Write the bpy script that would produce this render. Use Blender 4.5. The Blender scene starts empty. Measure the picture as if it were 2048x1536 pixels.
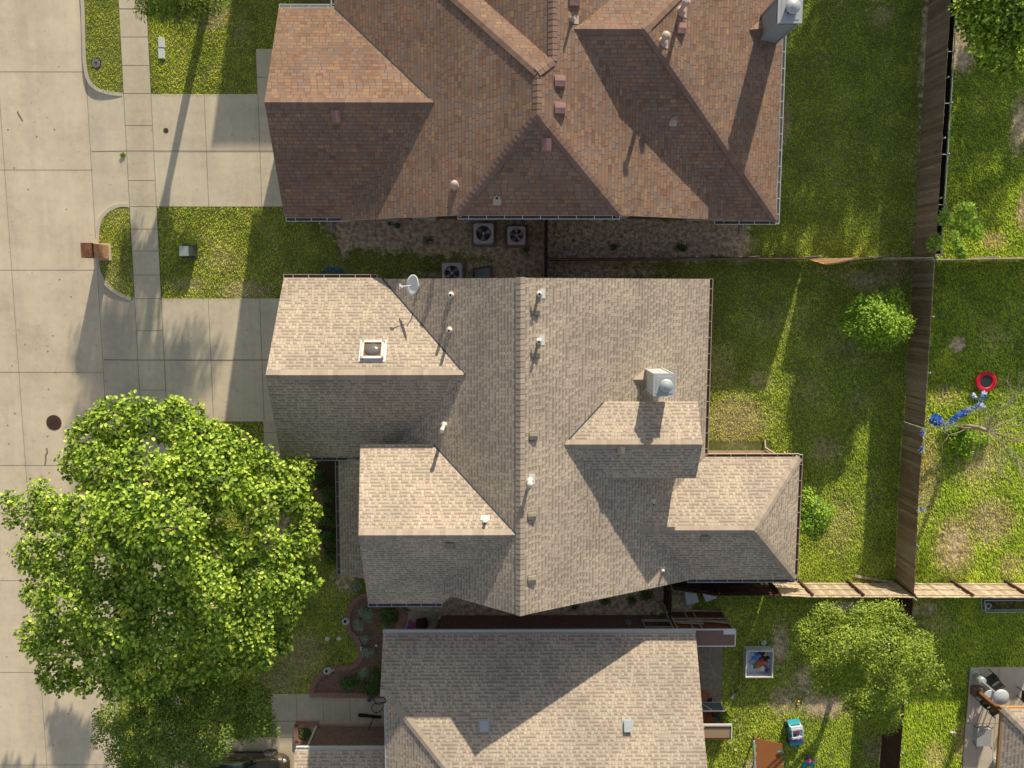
import bpy, math, random
import numpy as np
from mathutils import Vector, Matrix
random.seed(7)
R = math.radians
scene = bpy.context.scene
COL = scene.collection

# ------------------------------------------------------------------ camera
F, H, NX, NY = 1640.0, 37.0, 1016.0, 574.0
TX = math.atan((768 - NY) / F); TY = math.atan((1024 - NX) / F)
ROT = Matrix.Rotation(-TY, 3, 'Y') @ Matrix.Rotation(-TX, 3, 'X')
def W(px, py, z=0.0):
    """world point at height z seen at survey pixel px,py of the aerial photograph"""
    d = ROT @ Vector((px - 1024, -(py - 768), -F))
    t = (z - H) / d.z
    return Vector((d.x * t, d.y * t, z))
cam_data = bpy.data.cameras.new("camera")
cam = bpy.data.objects.new("camera", cam_data)
cam.location = (0, 0, H); cam.rotation_euler = ROT.to_euler()
cam_data.sensor_width = 36; cam_data.lens = 36 * F / 2048
cam_data.clip_end = 3000
COL.objects.link(cam); scene.camera = cam

# ------------------------------------------------------------------ light
SUN_EL = 16.5; SUN_RATIO = .265
az = math.atan(SUN_RATIO)
sdir = Vector((math.sin(az) * math.cos(R(SUN_EL)), math.cos(az) * math.cos(R(SUN_EL)), math.sin(R(SUN_EL))))
ld = bpy.data.lights.new("sun", 'SUN'); ld.energy = 5.0; ld.angle = R(.6); ld.color = (1.0, .88, .68)
lo = bpy.data.objects.new("sun", ld); lo.rotation_euler = sdir.to_track_quat('Z', 'Y').to_euler(); lo.location = sdir * 60
COL.objects.link(lo)
world = bpy.data.worlds.new("World"); scene.world = world; world.use_nodes = True
wn = world.node_tree; bg = wn.nodes['Background']
sky = wn.nodes.new('ShaderNodeTexSky'); sky.sky_type = 'NISHITA'; sky.sun_disc = False
sky.sun_elevation = R(SUN_EL); sky.sun_rotation = az
sky.air_density = 1.0; sky.dust_density = 1.2; sky.ozone_density = .6
hs = wn.nodes.new('ShaderNodeHueSaturation'); hs.inputs['Saturation'].default_value = .5; hs.inputs['Value'].default_value = .98
# flat blue-grey fill mixed into the sky to weaken its sunward glow
mxw = wn.nodes.new('ShaderNodeMixRGB'); mxw.inputs[0].default_value = .55; mxw.inputs[2].default_value = (1.42, 1.58, 1.9, 1)
wn.links.new(sky.outputs[0], hs.inputs['Color']); wn.links.new(hs.outputs[0], mxw.inputs[1]); wn.links.new(mxw.outputs[0], bg.inputs[0])
bg.inputs[1].default_value = .15
scene.view_settings.view_transform = 'Standard'; scene.view_settings.look = 'None'; scene.view_settings.exposure = 0
scene.cycles.max_bounces = 6; scene.cycles.diffuse_bounces = 3; scene.cycles.transparent_max_bounces = 6

# ------------------------------------------------------------------ materials
class NT:
    def __init__(s, name):
        s.m = bpy.data.materials.new(name); s.m.use_nodes = True
        s.t = s.m.node_tree; s.b = s.t.nodes['Principled BSDF']
        s.out = s.t.nodes['Material Output']
    def n(s, typ, **k):
        nd = s.t.nodes.new('ShaderNode' + typ)
        for a, v in k.items(): setattr(nd, a, v)
        return nd
    def l(s, a, b): s.t.links.new(a, b)
    def v(s, sock, val):
        if hasattr(val, 'links') or isinstance(val, bpy.types.NodeSocket): s.l(val, sock)
        else: sock.default_value = val
    def math(s, op, a, b=0.0, c=0.0):
        nd = s.n('Math', operation=op); s.v(nd.inputs[0], a); s.v(nd.inputs[1], b); s.v(nd.inputs[2], c)
        return nd.outputs[0]
    def mix(s, f, a, b, mode='MIX'):
        nd = s.n('MixRGB', blend_type=mode); s.v(nd.inputs[0], f)
        for i, x in ((1, a), (2, b)):
            if isinstance(x, (tuple, list)): nd.inputs[i].default_value = (*x[:3], 1)
            else: s.l(x, nd.inputs[i])
        return nd.outputs[0]
    def noise(s, vec, scale, detail=3, rough=.55):
        nd = s.n('TexNoise'); nd.inputs['Scale'].default_value = scale
        nd.inputs['Detail'].default_value = detail; nd.inputs['Roughness'].default_value = rough
        if vec is not None: s.l(vec, nd.inputs['Vector'])
        return nd.outputs['Fac']
    def ramp(s, fac, stops, interp='LINEAR'):
        nd = s.n('ValToRGB'); cr = nd.color_ramp; cr.interpolation = interp
        while len(cr.elements) < len(stops): cr.elements.new(.5)
        for e, (p, c) in zip(cr.elements, stops):
            e.position = p; e.color = (*c[:3], 1) if len(c) >= 3 else (c[0],) * 3 + (1,)
        s.l(fac, nd.inputs[0]); return nd.outputs[0]
    def bump(s, h, strength=.3, dist=.01):
        nd = s.n('Bump'); nd.inputs['Strength'].default_value = strength; nd.inputs['Distance'].default_value = dist
        s.l(h, nd.inputs['Height']); s.l(nd.outputs[0], s.b.inputs['Normal']); return nd
    def pos(s): return s.n('NewGeometry').outputs['Position']
    def uv(s): return s.n('TexCoord').outputs['UV']
    def obj(s): return s.n('TexCoord').outputs['Object']
    def white(s, vec):
        nd = s.n('TexWhiteNoise', noise_dimensions='3D'); s.l(vec, nd.inputs['Vector']); return nd.outputs['Value']
    def xyz(s, a, b, c=0.0):
        nd = s.n('CombineXYZ'); s.v(nd.inputs[0], a); s.v(nd.inputs[1], b); s.v(nd.inputs[2], c); return nd.outputs[0]
    def sep(s, vec):
        nd = s.n('SeparateXYZ'); s.l(vec, nd.inputs[0]); return nd.outputs
    def scale(s, vec, x, y, z):
        nd = s.n('Mapping'); nd.inputs['Scale'].default_value = (x, y, z); s.l(vec, nd.inputs['Vector']); return nd.outputs[0]
    def base(s, c):
        if isinstance(c, (tuple, list)): s.b.inputs['Base Color'].default_value = (*c[:3], 1)
        else: s.l(c, s.b.inputs['Base Color'])
    def rough(s, r): s.v(s.b.inputs['Roughness'], r)

M = {}
def simple(name, col, rough=.7, metal=0.0, var=.15, scale=6.0, bump=0.0, spec=.4):
    t = NT(name); n = t.noise(t.obj(), scale, 4)
    n2 = t.noise(t.obj(), scale * 9, 2)
    k = t.math('ADD', t.math('MULTIPLY', n, .7), t.math('MULTIPLY', n2, .3))
    a = tuple(c * (1 - var) for c in col); b = tuple(min(1, c * (1 + var)) for c in col)
    t.base(t.ramp(k, [(.3, a), (.7, b)])); t.rough(rough); t.b.inputs['Metallic'].default_value = metal
    t.b.inputs['Specular IOR Level'].default_value = spec
    if bump: t.bump(k, bump, .01)
    M[name] = t.m; return t.m

def shingle(name, cols, row=.145, cw=.15, dash=.7, tooth=1.0, spread=1.0, edge_k=.38, flip=.3, med_k=.5, step=.011):
    t = NT(name); u, v, _ = t.sep(t.uv())
    vr = t.math('DIVIDE', v, row); r = t.math('FLOOR', vr); fv = t.math('FRACT', vr)
    off = t.math('MULTIPLY', t.white(t.xyz(r, 3.3, 1.0)), 9.0)
    un = t.math('ADD', t.math('DIVIDE', u, cw), off)
    c = t.math('FLOOR', un); fu = t.math('FRACT', un)
    w1 = t.white(t.xyz(c, r, 0.0)); w2 = t.white(t.xyz(c, r, 5.0))
    big = t.noise(t.pos(), .5, 3)
    med = t.noise(t.xyz(t.math('DIVIDE', t.math('FLOOR', t.math('MULTIPLY', un, .34)), 2.2), t.math('DIVIDE', r, 2.0)), 1.7, 2)
    k = t.math('ADD', t.math('MULTIPLY', w1, .62 * spread), t.math('ADD', t.math('MULTIPLY', med, med_k), (1 - .62 * spread - med_k) * .5))
    n = len(cols)
    col = t.ramp(k, [(.15 + .7 * i / (n - 1), cc) for i, cc in enumerate(cols)])
    gran = t.noise(t.xyz(u, v), 70, 2, .8)
    col = t.mix(1.0, col, t.ramp(gran, [(.3, (.82,) * 3), (.7, (1.14,) * 3)]), 'MULTIPLY')
    stain = t.ramp(big, [(.35, (.84, .84, .85)), (.65, (1.07, 1.06, 1.04))])
    col = t.mix(1.0, col, stain, 'MULTIPLY')
    par = t.math('FRACT', t.math('MULTIPLY', c, .5)); par = t.math('GREATER_THAN', par, .25)
    fl = t.math('LESS_THAN', w2, flip)
    istooth = t.math('ABSOLUTE', t.math('SUBTRACT', par, fl))
    nt = t.math('SUBTRACT', 1.0, istooth)
    d = t.math('MULTIPLY', t.math('GREATER_THAN', fv, .64), nt)
    edge = t.math('LESS_THAN', fv, .13)  # course shadow line put into the colour along the row's lower edge
    joint = t.math('MULTIPLY', t.math('LESS_THAN', fu, .13), istooth)
    dk = t.math('MAXIMUM', t.math('MULTIPLY', d, dash), t.math('MULTIPLY', t.math('MAXIMUM', t.math('MULTIPLY', edge, .55), joint), edge_k))
    col = t.mix(t.math('MULTIPLY', dk, .62), col, (.06, .046, .04))
    hl = t.math('MULTIPLY', istooth, t.math('GREATER_THAN', fv, .2))
    col = t.mix(1.0, col, t.mix(hl, (.94, .94, .95), (1.06, 1.05, 1.04)), 'MULTIPLY')
    t.base(col); t.rough(.95); t.b.inputs['Specular IOR Level'].default_value = .15
    h = t.math('ADD', t.math('MULTIPLY', t.math('SUBTRACT', 1.0, fv), 1.0), t.math('MULTIPLY', istooth, .7 * tooth))
    h = t.math('ADD', h, t.math('MULTIPLY', gran, .25))
    t.bump(h, .8, step)
    M[name] = t.m; return t.m

shingle('shingle_tan', [(0.386, 0.306, 0.250), (0.530, 0.439, 0.361), (0.620, 0.536, 0.430), (0.691, 0.613, 0.500)], dash=.62, spread=.32, med_k=.3, cw=.135, edge_k=.75)
shingle('shingle_rust', [(0.201, 0.123, 0.094), (0.298, 0.182, 0.131), (0.378, 0.235, 0.164), (0.305, 0.230, 0.193), (0.390, 0.254, 0.166), (0.634, 0.401, 0.199)], row=.15, cw=.25, dash=.12, spread=.72, tooth=.5, edge_k=.8, flip=.5, med_k=.3, step=.014)

def capmat(name, cols):
    t = NT(name); u, v, _ = t.sep(t.uv())
    w = t.white(t.xyz(t.math('FLOOR', u), 2.0, 1.0)); g = t.noise(t.pos(), 40, 2, .8)
    c = t.ramp(w, [(i / (len(cols) - 1), x) for i, x in enumerate(cols)])
    c = t.mix(1.0, c, t.ramp(g, [(.3, (.85,) * 3), (.7, (1.1,) * 3)]), 'MULTIPLY')
    t.base(c); t.rough(.95); t.b.inputs['Specular IOR Level'].default_value = .15; t.bump(g, .3, .004); M[name] = t.m
capmat('cap_tan', [(0.413, 0.335, 0.274), (0.469, 0.391, 0.319), (0.513, 0.435, 0.353)])
capmat('cap_rust', [(0.255, 0.169, 0.134), (0.296, 0.195, 0.154), (0.326, 0.221, 0.169)])

def brick(name, c1, c2, mortar, msize=.012):
    t = NT(name); nd = t.n('TexBrick'); nd.offset = .5
    t.l(t.uv(), nd.inputs['Vector'])
    nd.inputs['Color1'].default_value = (*c1, 1); nd.inputs['Color2'].default_value = (*c2, 1); nd.inputs['Mortar'].default_value = (*mortar, 1)
    nd.inputs['Scale'].default_value = 1.0; nd.inputs['Mortar Size'].default_value = msize
    nd.inputs['Brick Width'].default_value = .215; nd.inputs['Row Height'].default_value = .075
    n = t.noise(t.pos(), 8, 4)
    t.base(t.mix(1.0, nd.outputs['Color'], t.ramp(n, [(.3, (.75,) * 3), (.7, (1.2,) * 3)]), 'MULTIPLY'))
    t.rough(.9); t.bump(t.math('SUBTRACT', 1.0, nd.outputs['Fac']), .5, .01); M[name] = t.m
brick('brick_red', (.16, .075, .052), (.25, .125, .085), (.36, .31, .26))
brick('brick_orange', (.50, .22, .12), (.66, .33, .18), (.62, .46, .33), .01)
brick('brick_dark', (.15, .06, .052), (.23, .10, .08), (.30, .25, .22))

def concrete(name, col, warm=1.0):
    t = NT(name); p = t.pos()
    a = t.noise(p, .35, 5, .6); b = t.noise(p, 3.5, 4, .6); c = t.noise(p, 45, 3, .7)
    d = t.noise(t.scale(p, .25, 1.2, 1), .9, 4)
    k = t.math('ADD', t.math('MULTIPLY', a, .4), t.math('ADD', t.math('MULTIPLY', b, .22), t.math('ADD', t.math('MULTIPLY', c, .2), t.math('MULTIPLY', d, .18))))
    lo = tuple(x * .8 for x in col); hi = tuple(min(1, x * 1.14) for x in col)
    cc = t.ramp(k, [(.38, lo), (.5, col), (.62, hi)])
    lane = t.noise(t.scale(p, 1.1, .05, 1), 1.3, 4, .6)
    cc = t.mix(1.0, cc, t.ramp(lane, [(.38, (.94, .94, .945)), (.6, (1.04, 1.035, 1.02))]), 'MULTIPLY')
    drip = t.ramp(t.noise(t.scale(p, 1.0, .6, 1), 2.3, 5, .7), [(.64, (1, 1, 1)), (.74, (.86, .83, .79))])
    cc = t.mix(1.0, cc, drip, 'MULTIPLY')
    sp = t.ramp(t.noise(p, 5.5, 2, .4), [(.70, (1, 1, 1)), (.76, (.82, .78, .72))])
    t.base(t.mix(1.0, cc, sp, 'MULTIPLY')); t.rough(.88); t.b.inputs['Specular IOR Level'].default_value = .25
    t.bump(c, .12, .004); M[name] = t.m
concrete('street_concrete', (0.806, 0.687, 0.513))
concrete('drive_concrete', (0.782, 0.687, 0.524))
concrete('apron_concrete', (0.664, 0.576, 0.445))
concrete('walk_concrete', (0.711, 0.634, 0.473))
concrete('patio_concrete', (0.687, 0.634, 0.547))
concrete('kerb_concrete', (0.641, 0.587, 0.467))
simple('joint_dark', (.27, .235, .18), .95)
simple('joint_fresh', (.10, .12, .13), .9)

# lawn: greenness / dirt come from a point colour attribute painted in metres over the plots
def grass_colour(t, blades=False):
    at = t.n('Attribute'); at.attribute_name = 'cover'; r, g, b = t.sep(at.outputs['Vector'])[:3]
    p = t.pos()
    n1 = t.noise(p, .8, 4); n2 = t.noise(p, 5, 4, .65); n3 = t.noise(p, 34, 3, .75)
    k = t.math('ADD', t.math('MULTIPLY', n1, .35), t.math('ADD', t.math('MULTIPLY', n2, .35), t.math('MULTIPLY', n3, .3)))
    if blades:
        gy = t.ramp(k, [(.38, (0.446, 0.552, 0.092)), (.5, (0.778, 0.816, 0.141)), (.62, (0.970, 0.970, 0.263))])
        gg = t.ramp(k, [(.38, (0.363, 0.522, 0.065)), (.5, (0.678, 0.814, 0.103)), (.62, (0.970, 0.970, 0.206))])
        dry = t.ramp(k, [(.38, (0.801, 0.679, 0.266)), (.62, (0.970, 0.970, 0.533))])
    else:
        gy = t.ramp(k, [(.38, (0.115, 0.142, 0.044)), (.5, (0.192, 0.213, 0.065)), (.62, (0.300, 0.299, 0.120))])
        gg = t.ramp(k, [(.38, (0.090, 0.129, 0.038)), (.5, (0.158, 0.199, 0.056)), (.62, (0.244, 0.274, 0.096))])
        dry = t.ramp(k, [(.38, (0.228, 0.196, 0.116)), (.5, (0.326, 0.281, 0.177)), (.62, (0.455, 0.393, 0.272))])
    east = t.ramp(t.math('ADD', t.math('MULTIPLY', t.sep(p)[0], .03), t.math('MULTIPLY', n1, .9)), [(.55, (0,) * 3), (.95, (1,) * 3)])
    green = t.mix(east, gy, gg)
    dd = t.math('ADD', r, t.math('MULTIPLY', t.math('SUBTRACT', n2, .5), 1.1))
    dd = t.ramp(dd, [(.35, (0,) * 3), (.75, (1,) * 3)])
    c = t.mix(dd, green, dry)
    return c, g, b, (p, n1, n2, n3, k)
t = NT('lawn_grass'); c, g, b, (p, n1, n2, n3, k) = grass_colour(t)
vor = t.n('TexVoronoi'); vor.inputs['Scale'].default_value = 28; t.l(p, vor.inputs['Vector'])
peb = t.sep(vor.outputs['Color'])[0]
grav = t.mix(t.ramp(n3, [(.3, (0,) * 3), (.7, (1,) * 3)]), (.74, .59, .43), (.95, .80, .61))
grav = t.mix(t.ramp(peb, [(.70, (0,) * 3), (.9, (.7,) * 3)]), grav, (.76, .66, .54))
grav = t.mix(t.ramp(n2, [(.38, (.85,) * 3), (.60, (0,) * 3)]), grav, (.34, .23, .155))
moss = t.ramp(t.noise(p, 7, 5, .7), [(.53, (0,) * 3), (.62, (1,) * 3)])
grav = t.mix(t.mix(1.0, moss, b, 'MULTIPLY'), grav, (.07, .062, .038))
gd = t.math('ADD', g, t.math('MULTIPLY', t.math('SUBTRACT', t.noise(p, 3.2, 6, .7), .5), 1.3))
gd = t.ramp(gd, [(.44, (0,) * 3), (.58, (1,) * 3)])
t.base(t.mix(gd, c, grav)); t.rough(.95); t.b.inputs['Specular IOR Level'].default_value = .1
t.bump(t.math('ADD', t.math('MULTIPLY', n3, .8), t.math('MULTIPLY', n2, .4)), .6, .03); M['lawn_grass'] = t.m

def leafy(name, cols, transl=.35, hue_noise=1.0, blades=False):
    """leaf surface: diffuse front plus light passing through; each leaf has its own shade (uv.x) """
    t = NT(name)
    if blades: col = grass_colour(t, True)[0]
    else:
        u, v, _ = t.sep(t.uv()); cl = t.noise(t.pos(), 1.1 * hue_noise, 3)
        k = t.math('ADD', t.math('MULTIPLY', u, .6), t.math('MULTIPLY', cl, .4))
        col = t.ramp(k, [(.15 + .7 * i / (len(cols) - 1), x) for i, x in enumerate(cols)])
        vein = t.math('LESS_THAN', t.math('ABSOLUTE', t.math('SUBTRACT', v, .5)), .05)
        col = t.mix(t.math('MULTIPLY', vein, .25), col, (.30, .34, .12))
    t.base(col); t.rough(.5 if not blades else .7); t.b.inputs['Specular IOR Level'].default_value = .35 if not blades else .1
    tr = t.n('BsdfTranslucent'); tc = t.mix(1.0, col, (1.5, 1.6, .55), 'MULTIPLY'); t.l(tc, tr.inputs['Color'])
    mx = t.n('MixShader'); mx.inputs[0].default_value = transl
    t.l(t.b.outputs[0], mx.inputs[1]); t.l(tr.outputs[0], mx.inputs[2]); t.l(mx.outputs[0], t.out.inputs['Surface'])
    M[name] = t.m
leafy('grass_blade', None, .55, blades=True)
leafy('leaf_broad', [(.035, .075, .010), (.15, .27, .022), (.40, .56, .045), (.82, .95, .20)], .26)
leafy('leaf_small', [(.05, .095, .012), (.17, .27, .024), (.36, .47, .042), (.62, .68, .11)], .26)
leafy('leaf_dark', [(0.056, 0.106, 0.023), (0.147, 0.237, 0.033), (0.270, 0.380, 0.056), (0.450, 0.546, 0.090)], .25)
leafy('leaf_bright', [(.05, .12, .014), (.17, .33, .024), (.36, .56, .04), (.62, .80, .12)], .3)
leafy('leaf_silver', [(0.250, 0.338, 0.263), (0.413, 0.512, 0.400), (0.625, 0.725, 0.575)], .15)
leafy('leaf_shade', [(0.037, 0.088, 0.025), (0.112, 0.213, 0.044), (0.225, 0.350, 0.075)], .25)
leafy('leaf_yellow', [(0.275, 0.275, 0.062), (0.450, 0.425, 0.125), (0.625, 0.562, 0.250)], .3)
leafy('leaf_seed', [(0.275, 0.200, 0.075), (0.475, 0.350, 0.150), (0.625, 0.525, 0.275)], .2)

def wood(name, cols, grain=(1.0, 1.0), rough=.85):
    t = NT(name); u, v, _ = t.sep(t.uv()); bi = t.math('FLOOR', t.math('DIVIDE', u, .15))
    w = t.white(t.xyz(bi, 1.0, 2.0)); s = t.noise(t.xyz(t.math('MULTIPLY', u, 30.0), t.math('MULTIPLY', v, 1.6)), 1.0, 5, .7)
    big = t.noise(t.pos(), .8, 3)
    k = t.math('ADD', t.math('MULTIPLY', w, .2), t.math('ADD', t.math('MULTIPLY', s, .6), t.math('MULTIPLY', big, .2)))
    t.base(t.ramp(k, [(.28 + .44 * i / (len(cols) - 1), x) for i, x in enumerate(cols)])); t.rough(rough)
    t.b.inputs['Specular IOR Level'].default_value = .15
    t.bump(s, .3, .006); M[name] = t.m
wood('fence_brown', [(0.134, 0.096, 0.068), (0.242, 0.175, 0.128), (0.349, 0.274, 0.210), (0.511, 0.435, 0.352)])
wood('fence_grey', [(0.288, 0.216, 0.156), (0.432, 0.348, 0.252), (0.600, 0.504, 0.384), (0.672, 0.600, 0.480)])
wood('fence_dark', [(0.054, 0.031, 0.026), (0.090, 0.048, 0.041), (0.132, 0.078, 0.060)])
wood('wood_orange', [(.35, .16, .06), (.5, .26, .10), (.62, .36, .16)])
wood('wood_brown', [(.16, .07, .035), (.21, .10, .05), (.26, .13, .07)])
wood('bark', [(.09, .065, .045), (.17, .13, .095), (.27, .22, .17)])
wood('bark_pale', [(.28, .22, .15), (.42, .35, .25), (.55, .48, .36)])

simple('white_metal', (.74, .75, .74), .45, 0, .05); simple('white_paint', (.8, .79, .76), .6, 0, .04)
simple('grey_metal', (.30, .31, .31), .5, .3, .1); simple('galvanised', (.50, .55, .58), .45, .35, .08)
simple('steel_light', (.54, .58, .60), .5, .15, .07); simple('gutter_inside', (.10, .095, .10), .8, 0, .5, 14)
simple('gutter_mud', (.14, .09, .07), .9, 0, .5, 20)
simple('fascia', (.62, .56, .48), .7); simple('soffit', (.55, .52, .47), .8)
simple('siding_blue', (.30, .37, .41), .7, 0, .07, 10); simple('siding_white', (.52, .56, .58), .6, 0, .05)
simple('trim_dark', (.05, .07, .09), .6); simple('black', (.018, .018, .02), .5); simple('rubber', (.025, .025, .027), .8)
simple('pink_vent', (.36, .21, .19), .7, 0, .1); simple('tan_vent', (.33, .29, .235), .7, 0, .1)
simple('pvc', (.72, .68, .62), .5, 0, .08); simple('pink_pvc', (.60, .46, .40), .6, 0, .08); simple('lead_flash', (.58, .50, .40), .6, 0, .1)
simple('ac_shell', (.62, .58, .60), .55, 0, .06); simple('ac_dark', (.02, .022, .028), .6); simple('ac_blade', (.32, .34, .42), .4, .4)
simple('glass_dark', (.03, .05, .05), .12, 0, .2, 2, 0, .6); simple('window_blind', (.19, .23, .22), .5)
simple('blue_hose', (.02, .25, .50), .45); simple('black_hose', (.03, .04, .06), .5); simple('dish_white', (.80, .84, .86), .45, 0, .03)
simple('terracotta', (.42, .17, .09), .85, 0, .25, 10, .3); simple('iron_rust', (.12, .07, .055), .75, .3, .35, 20, .4)
simple('utility_green', (.07, .095, .08), .6); simple('utility_pale', (.36, .42, .40), .6); simple('lid_white', (.72, .77, .74), .6, 0, .08)
simple('red_pad', (.75, .025, .05), .5, 0, .12, 14); simple('tramp_mat', (.04, .045, .06), .6); simple('tarp_blue', (.012, .11, .48), .45, 0, .4, 9)
simple('tarp_white', (.62, .70, .80), .6, 0, .15); simple('soil_dark', (.11, .07, .045), .95, 0, .45, 8, .6)
simple('soil_bed', (.27, .17, .125), .95, 0, .45, 7, .6)
simple('mulch', (.20, .125, .095), .95, 0, .4, 9, .6); simple('plywood_brown', (.25, .16, .13), .8, 0, .1, 3)
simple('board_brown', (.30, .115, .035), .75, 0, .1, 2); simple('plastic_white', (.70, .76, .82), .45, 0, .05)
simple('plastic_aqua', (.03, .36, .45), .4); simple('plastic_purple', (.22, .08, .42), .4); simple('plastic_pink', (.70, .20, .36), .4)
simple('plastic_paleblue', (.45, .70, .78), .4); simple('fabric_grey', (.42, .45, .47), .8, 0, .05); simple('toy_red', (.6, .03, .02), .4)
simple('toy_orange', (.75, .2, .03), .4); simple('toy_yellow', (.8, .55, .05), .4); simple('toy_blue', (.10, .25, .6), .4); simple('toy_navy', (.02, .02, .09), .5)
simple('car_paint', (.15, .135, .105), .3, .55, .05, 2, 0, .7); simple('car_trim', (.02, .02, .022), .5); simple('rim_metal', (.55, .56, .58), .3, .8)
simple('car_glass', (.015, .03, .035), .08, 0, .1, 2, 0, .8); simple('amber', (.6, .2, .02), .4); simple('headlight', (.7, .72, .75), .15, .3)
simple('flagstone', (.30, .25, .20), .85, 0, .3, 5, .3); simple('flag_joint', (.58, .50, .40), .95); simple('wicker', (.40, .30, .19), .85, 0, .25, 30, .5)
simple('maroon', (.12, .035, .035), .7); simple('astro', (.05, .14, .02), .9, 0, .4, 30, .8); simple('ceramic', (.75, .78, .80), .3, 0, .04)
simple('purple_cloth', (.35, .06, .22), .8); simple('blue_cloth', (.03, .07, .35), .8); simple('leaf_litter', (.52, .46, .30), .9, 0, .3, 30)
simple('cream_stone', (.56, .45, .34), .85, 0, .1, 4); simple('tan_stone', (.50, .42, .33), .9, 0, .12, 3)
brick('brick_edge', (.24, .12, .095), (.30, .16, .125), (.30, .24, .20), .006)
simple('edge_brick', (.42, .225, .175), .9, 0, .3, 25, .4); simple('edge_mortar', (.60, .52, .45), .95)
t = NT('clear_dome'); t.base((.16, .15, .14)); t.rough(.12); t.b.inputs['Specular IOR Level'].default_value = .9; M['clear_dome'] = t.m
# ------------------------------------------------------------------ mesh helpers
class MB:
    def __init__(s): s.v = []; s.f = []; s.m = []; s.uv = []; s.smooth = False
    def face(s, pts, mi=0, uv=None):
        i = len(s.v); s.v += [tuple(p) for p in pts]; s.f.append(tuple(range(i, i + len(pts)))); s.m.append(mi)
        s.uv.append(uv)
    def box(s, c, d, mi=0, rz=0.0, rot=None):
        c = Vector(c); hx, hy, hz = d[0] / 2, d[1] / 2, d[2] / 2
        rt = rot if rot is not None else Matrix.Rotation(rz, 3, 'Z')
        P = [c + rt @ Vector((x * hx, y * hy, z * hz)) for z in (-1, 1) for y in (-1, 1) for x in (-1, 1)]
        for q in ((0, 2, 3, 1), (4, 5, 7, 6), (0, 1, 5, 4), (2, 6, 7, 3), (0, 4, 6, 2), (1, 3, 7, 5)):
            s.face([P[j] for j in q], mi)
    def bar(s, a, b, w, h, mi=0, up=(0, 0, 1)):
        a, b = Vector(a), Vector(b); d = (b - a); L = d.length; d.normalize(); up = Vector(up)
        sd = d.cross(up)
        if sd.length < 1e-4: sd = d.cross(Vector((1, 0, 0)))
        sd.normalize(); u = sd.cross(d)
        rt = Matrix((d, sd, u)).transposed()
        s.box((a + b) / 2, (L, w, h), mi, rot=rt)
    def tube(s, pts, rad, n=8, mi=0, cap=True):
        pts = [Vector(p) for p in pts]; rads = rad if isinstance(rad, (list, tuple)) else [rad] * len(pts)
        rings = []; pv = None
        for i, p in enumerate(pts):
            d = (pts[min(i + 1, len(pts) - 1)] - pts[max(i - 1, 0)]).normalized()
            if pv is None: a = d.orthogonal().normalized()
            else:
                a = pv - d * pv.dot(d)
                a = a.normalized() if a.length > 1e-5 else d.orthogonal().normalized()
            pv = a; b = d.cross(a)
            i0 = len(s.v)
            for k in range(n):
                th = 2 * math.pi * k / n
                s.v.append(tuple(p + (a * math.cos(th) + b * math.sin(th)) * rads[i]))
            rings.append(i0)
        for r0, r1 in zip(rings, rings[1:]):
            for k in range(n):
                s.f.append((r0 + k, r0 + (k + 1) % n, r1 + (k + 1) % n, r1 + k)); s.m.append(mi); s.uv.append(None)
        if cap:
            s.f.append(tuple(rings[0] + k for k in range(n))[::-1]); s.m.append(mi); s.uv.append(None)
            s.f.append(tuple(rings[-1] + k for k in range(n))); s.m.append(mi); s.uv.append(None)
    def lathe(s, c, prof, n=20, mi=0, axis=None, cap=True):
        c = Vector(c); rt = Matrix.Identity(3) if axis is None else Vector(axis).to_track_quat('Z', 'Y').to_matrix()
        rings = []
        for r, z in prof:
            i0 = len(s.v)
            for k in range(n):
                th = 2 * math.pi * k / n; s.v.append(tuple(c + rt @ Vector((r * math.cos(th), r * math.sin(th), z))))
            rings.append(i0)
        for r0, r1 in zip(rings, rings[1:]):
            for k in range(n):
                s.f.append((r0 + k, r0 + (k + 1) % n, r1 + (k + 1) % n, r1 + k)); s.m.append(mi); s.uv.append(None)
        if cap and prof[0][0] > 1e-4: s.f.append(tuple(rings[0] + k for k in range(n))[::-1]); s.m.append(mi); s.uv.append(None)
        if cap and prof[-1][0] > 1e-4: s.f.append(tuple(rings[-1] + k for k in range(n))); s.m.append(mi); s.uv.append(None)
    def prism(s, poly, z0, z1, mi=0, mtop=None, bottom=True):
        n = len(poly); A = [(p[0], p[1], z0) for p in poly]; B = [(p[0], p[1], z1) for p in poly]
        ar = sum(poly[i][0] * poly[(i + 1) % n][1] - poly[(i + 1) % n][0] * poly[i][1] for i in range(n))
        if ar < 0: A.reverse(); B.reverse()
        s.face(B, mi if mtop is None else mtop)
        if bottom: s.face(A[::-1], mi)
        for i in range(n):
            j = (i + 1) % n; s.face([A[i], A[j], B[j], B[i]], mi)
    def blob(s, c, r, mi=0, seg=10, rings=6, jit=0.0):
        c = Vector(c); rx, ry, rz = r if isinstance(r, (tuple, list)) else (r, r, r); i0 = len(s.v)
        for i in range(rings + 1):
            ph = math.pi * i / rings
            for k in range(seg):
                th = 2 * math.pi * k / seg; q = 1 + random.uniform(-jit, jit)
                s.v.append((c.x + rx * q * math.sin(ph) * math.cos(th), c.y + ry * q * math.sin(ph) * math.sin(th), c.z + rz * q * math.cos(ph)))
        for i in range(rings):
            for k in range(seg):
                a = i0 + i * seg + k; b = i0 + i * seg + (k + 1) % seg
                s.f.append((a, a + seg, b + seg, b)); s.m.append(mi); s.uv.append(None)
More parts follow.
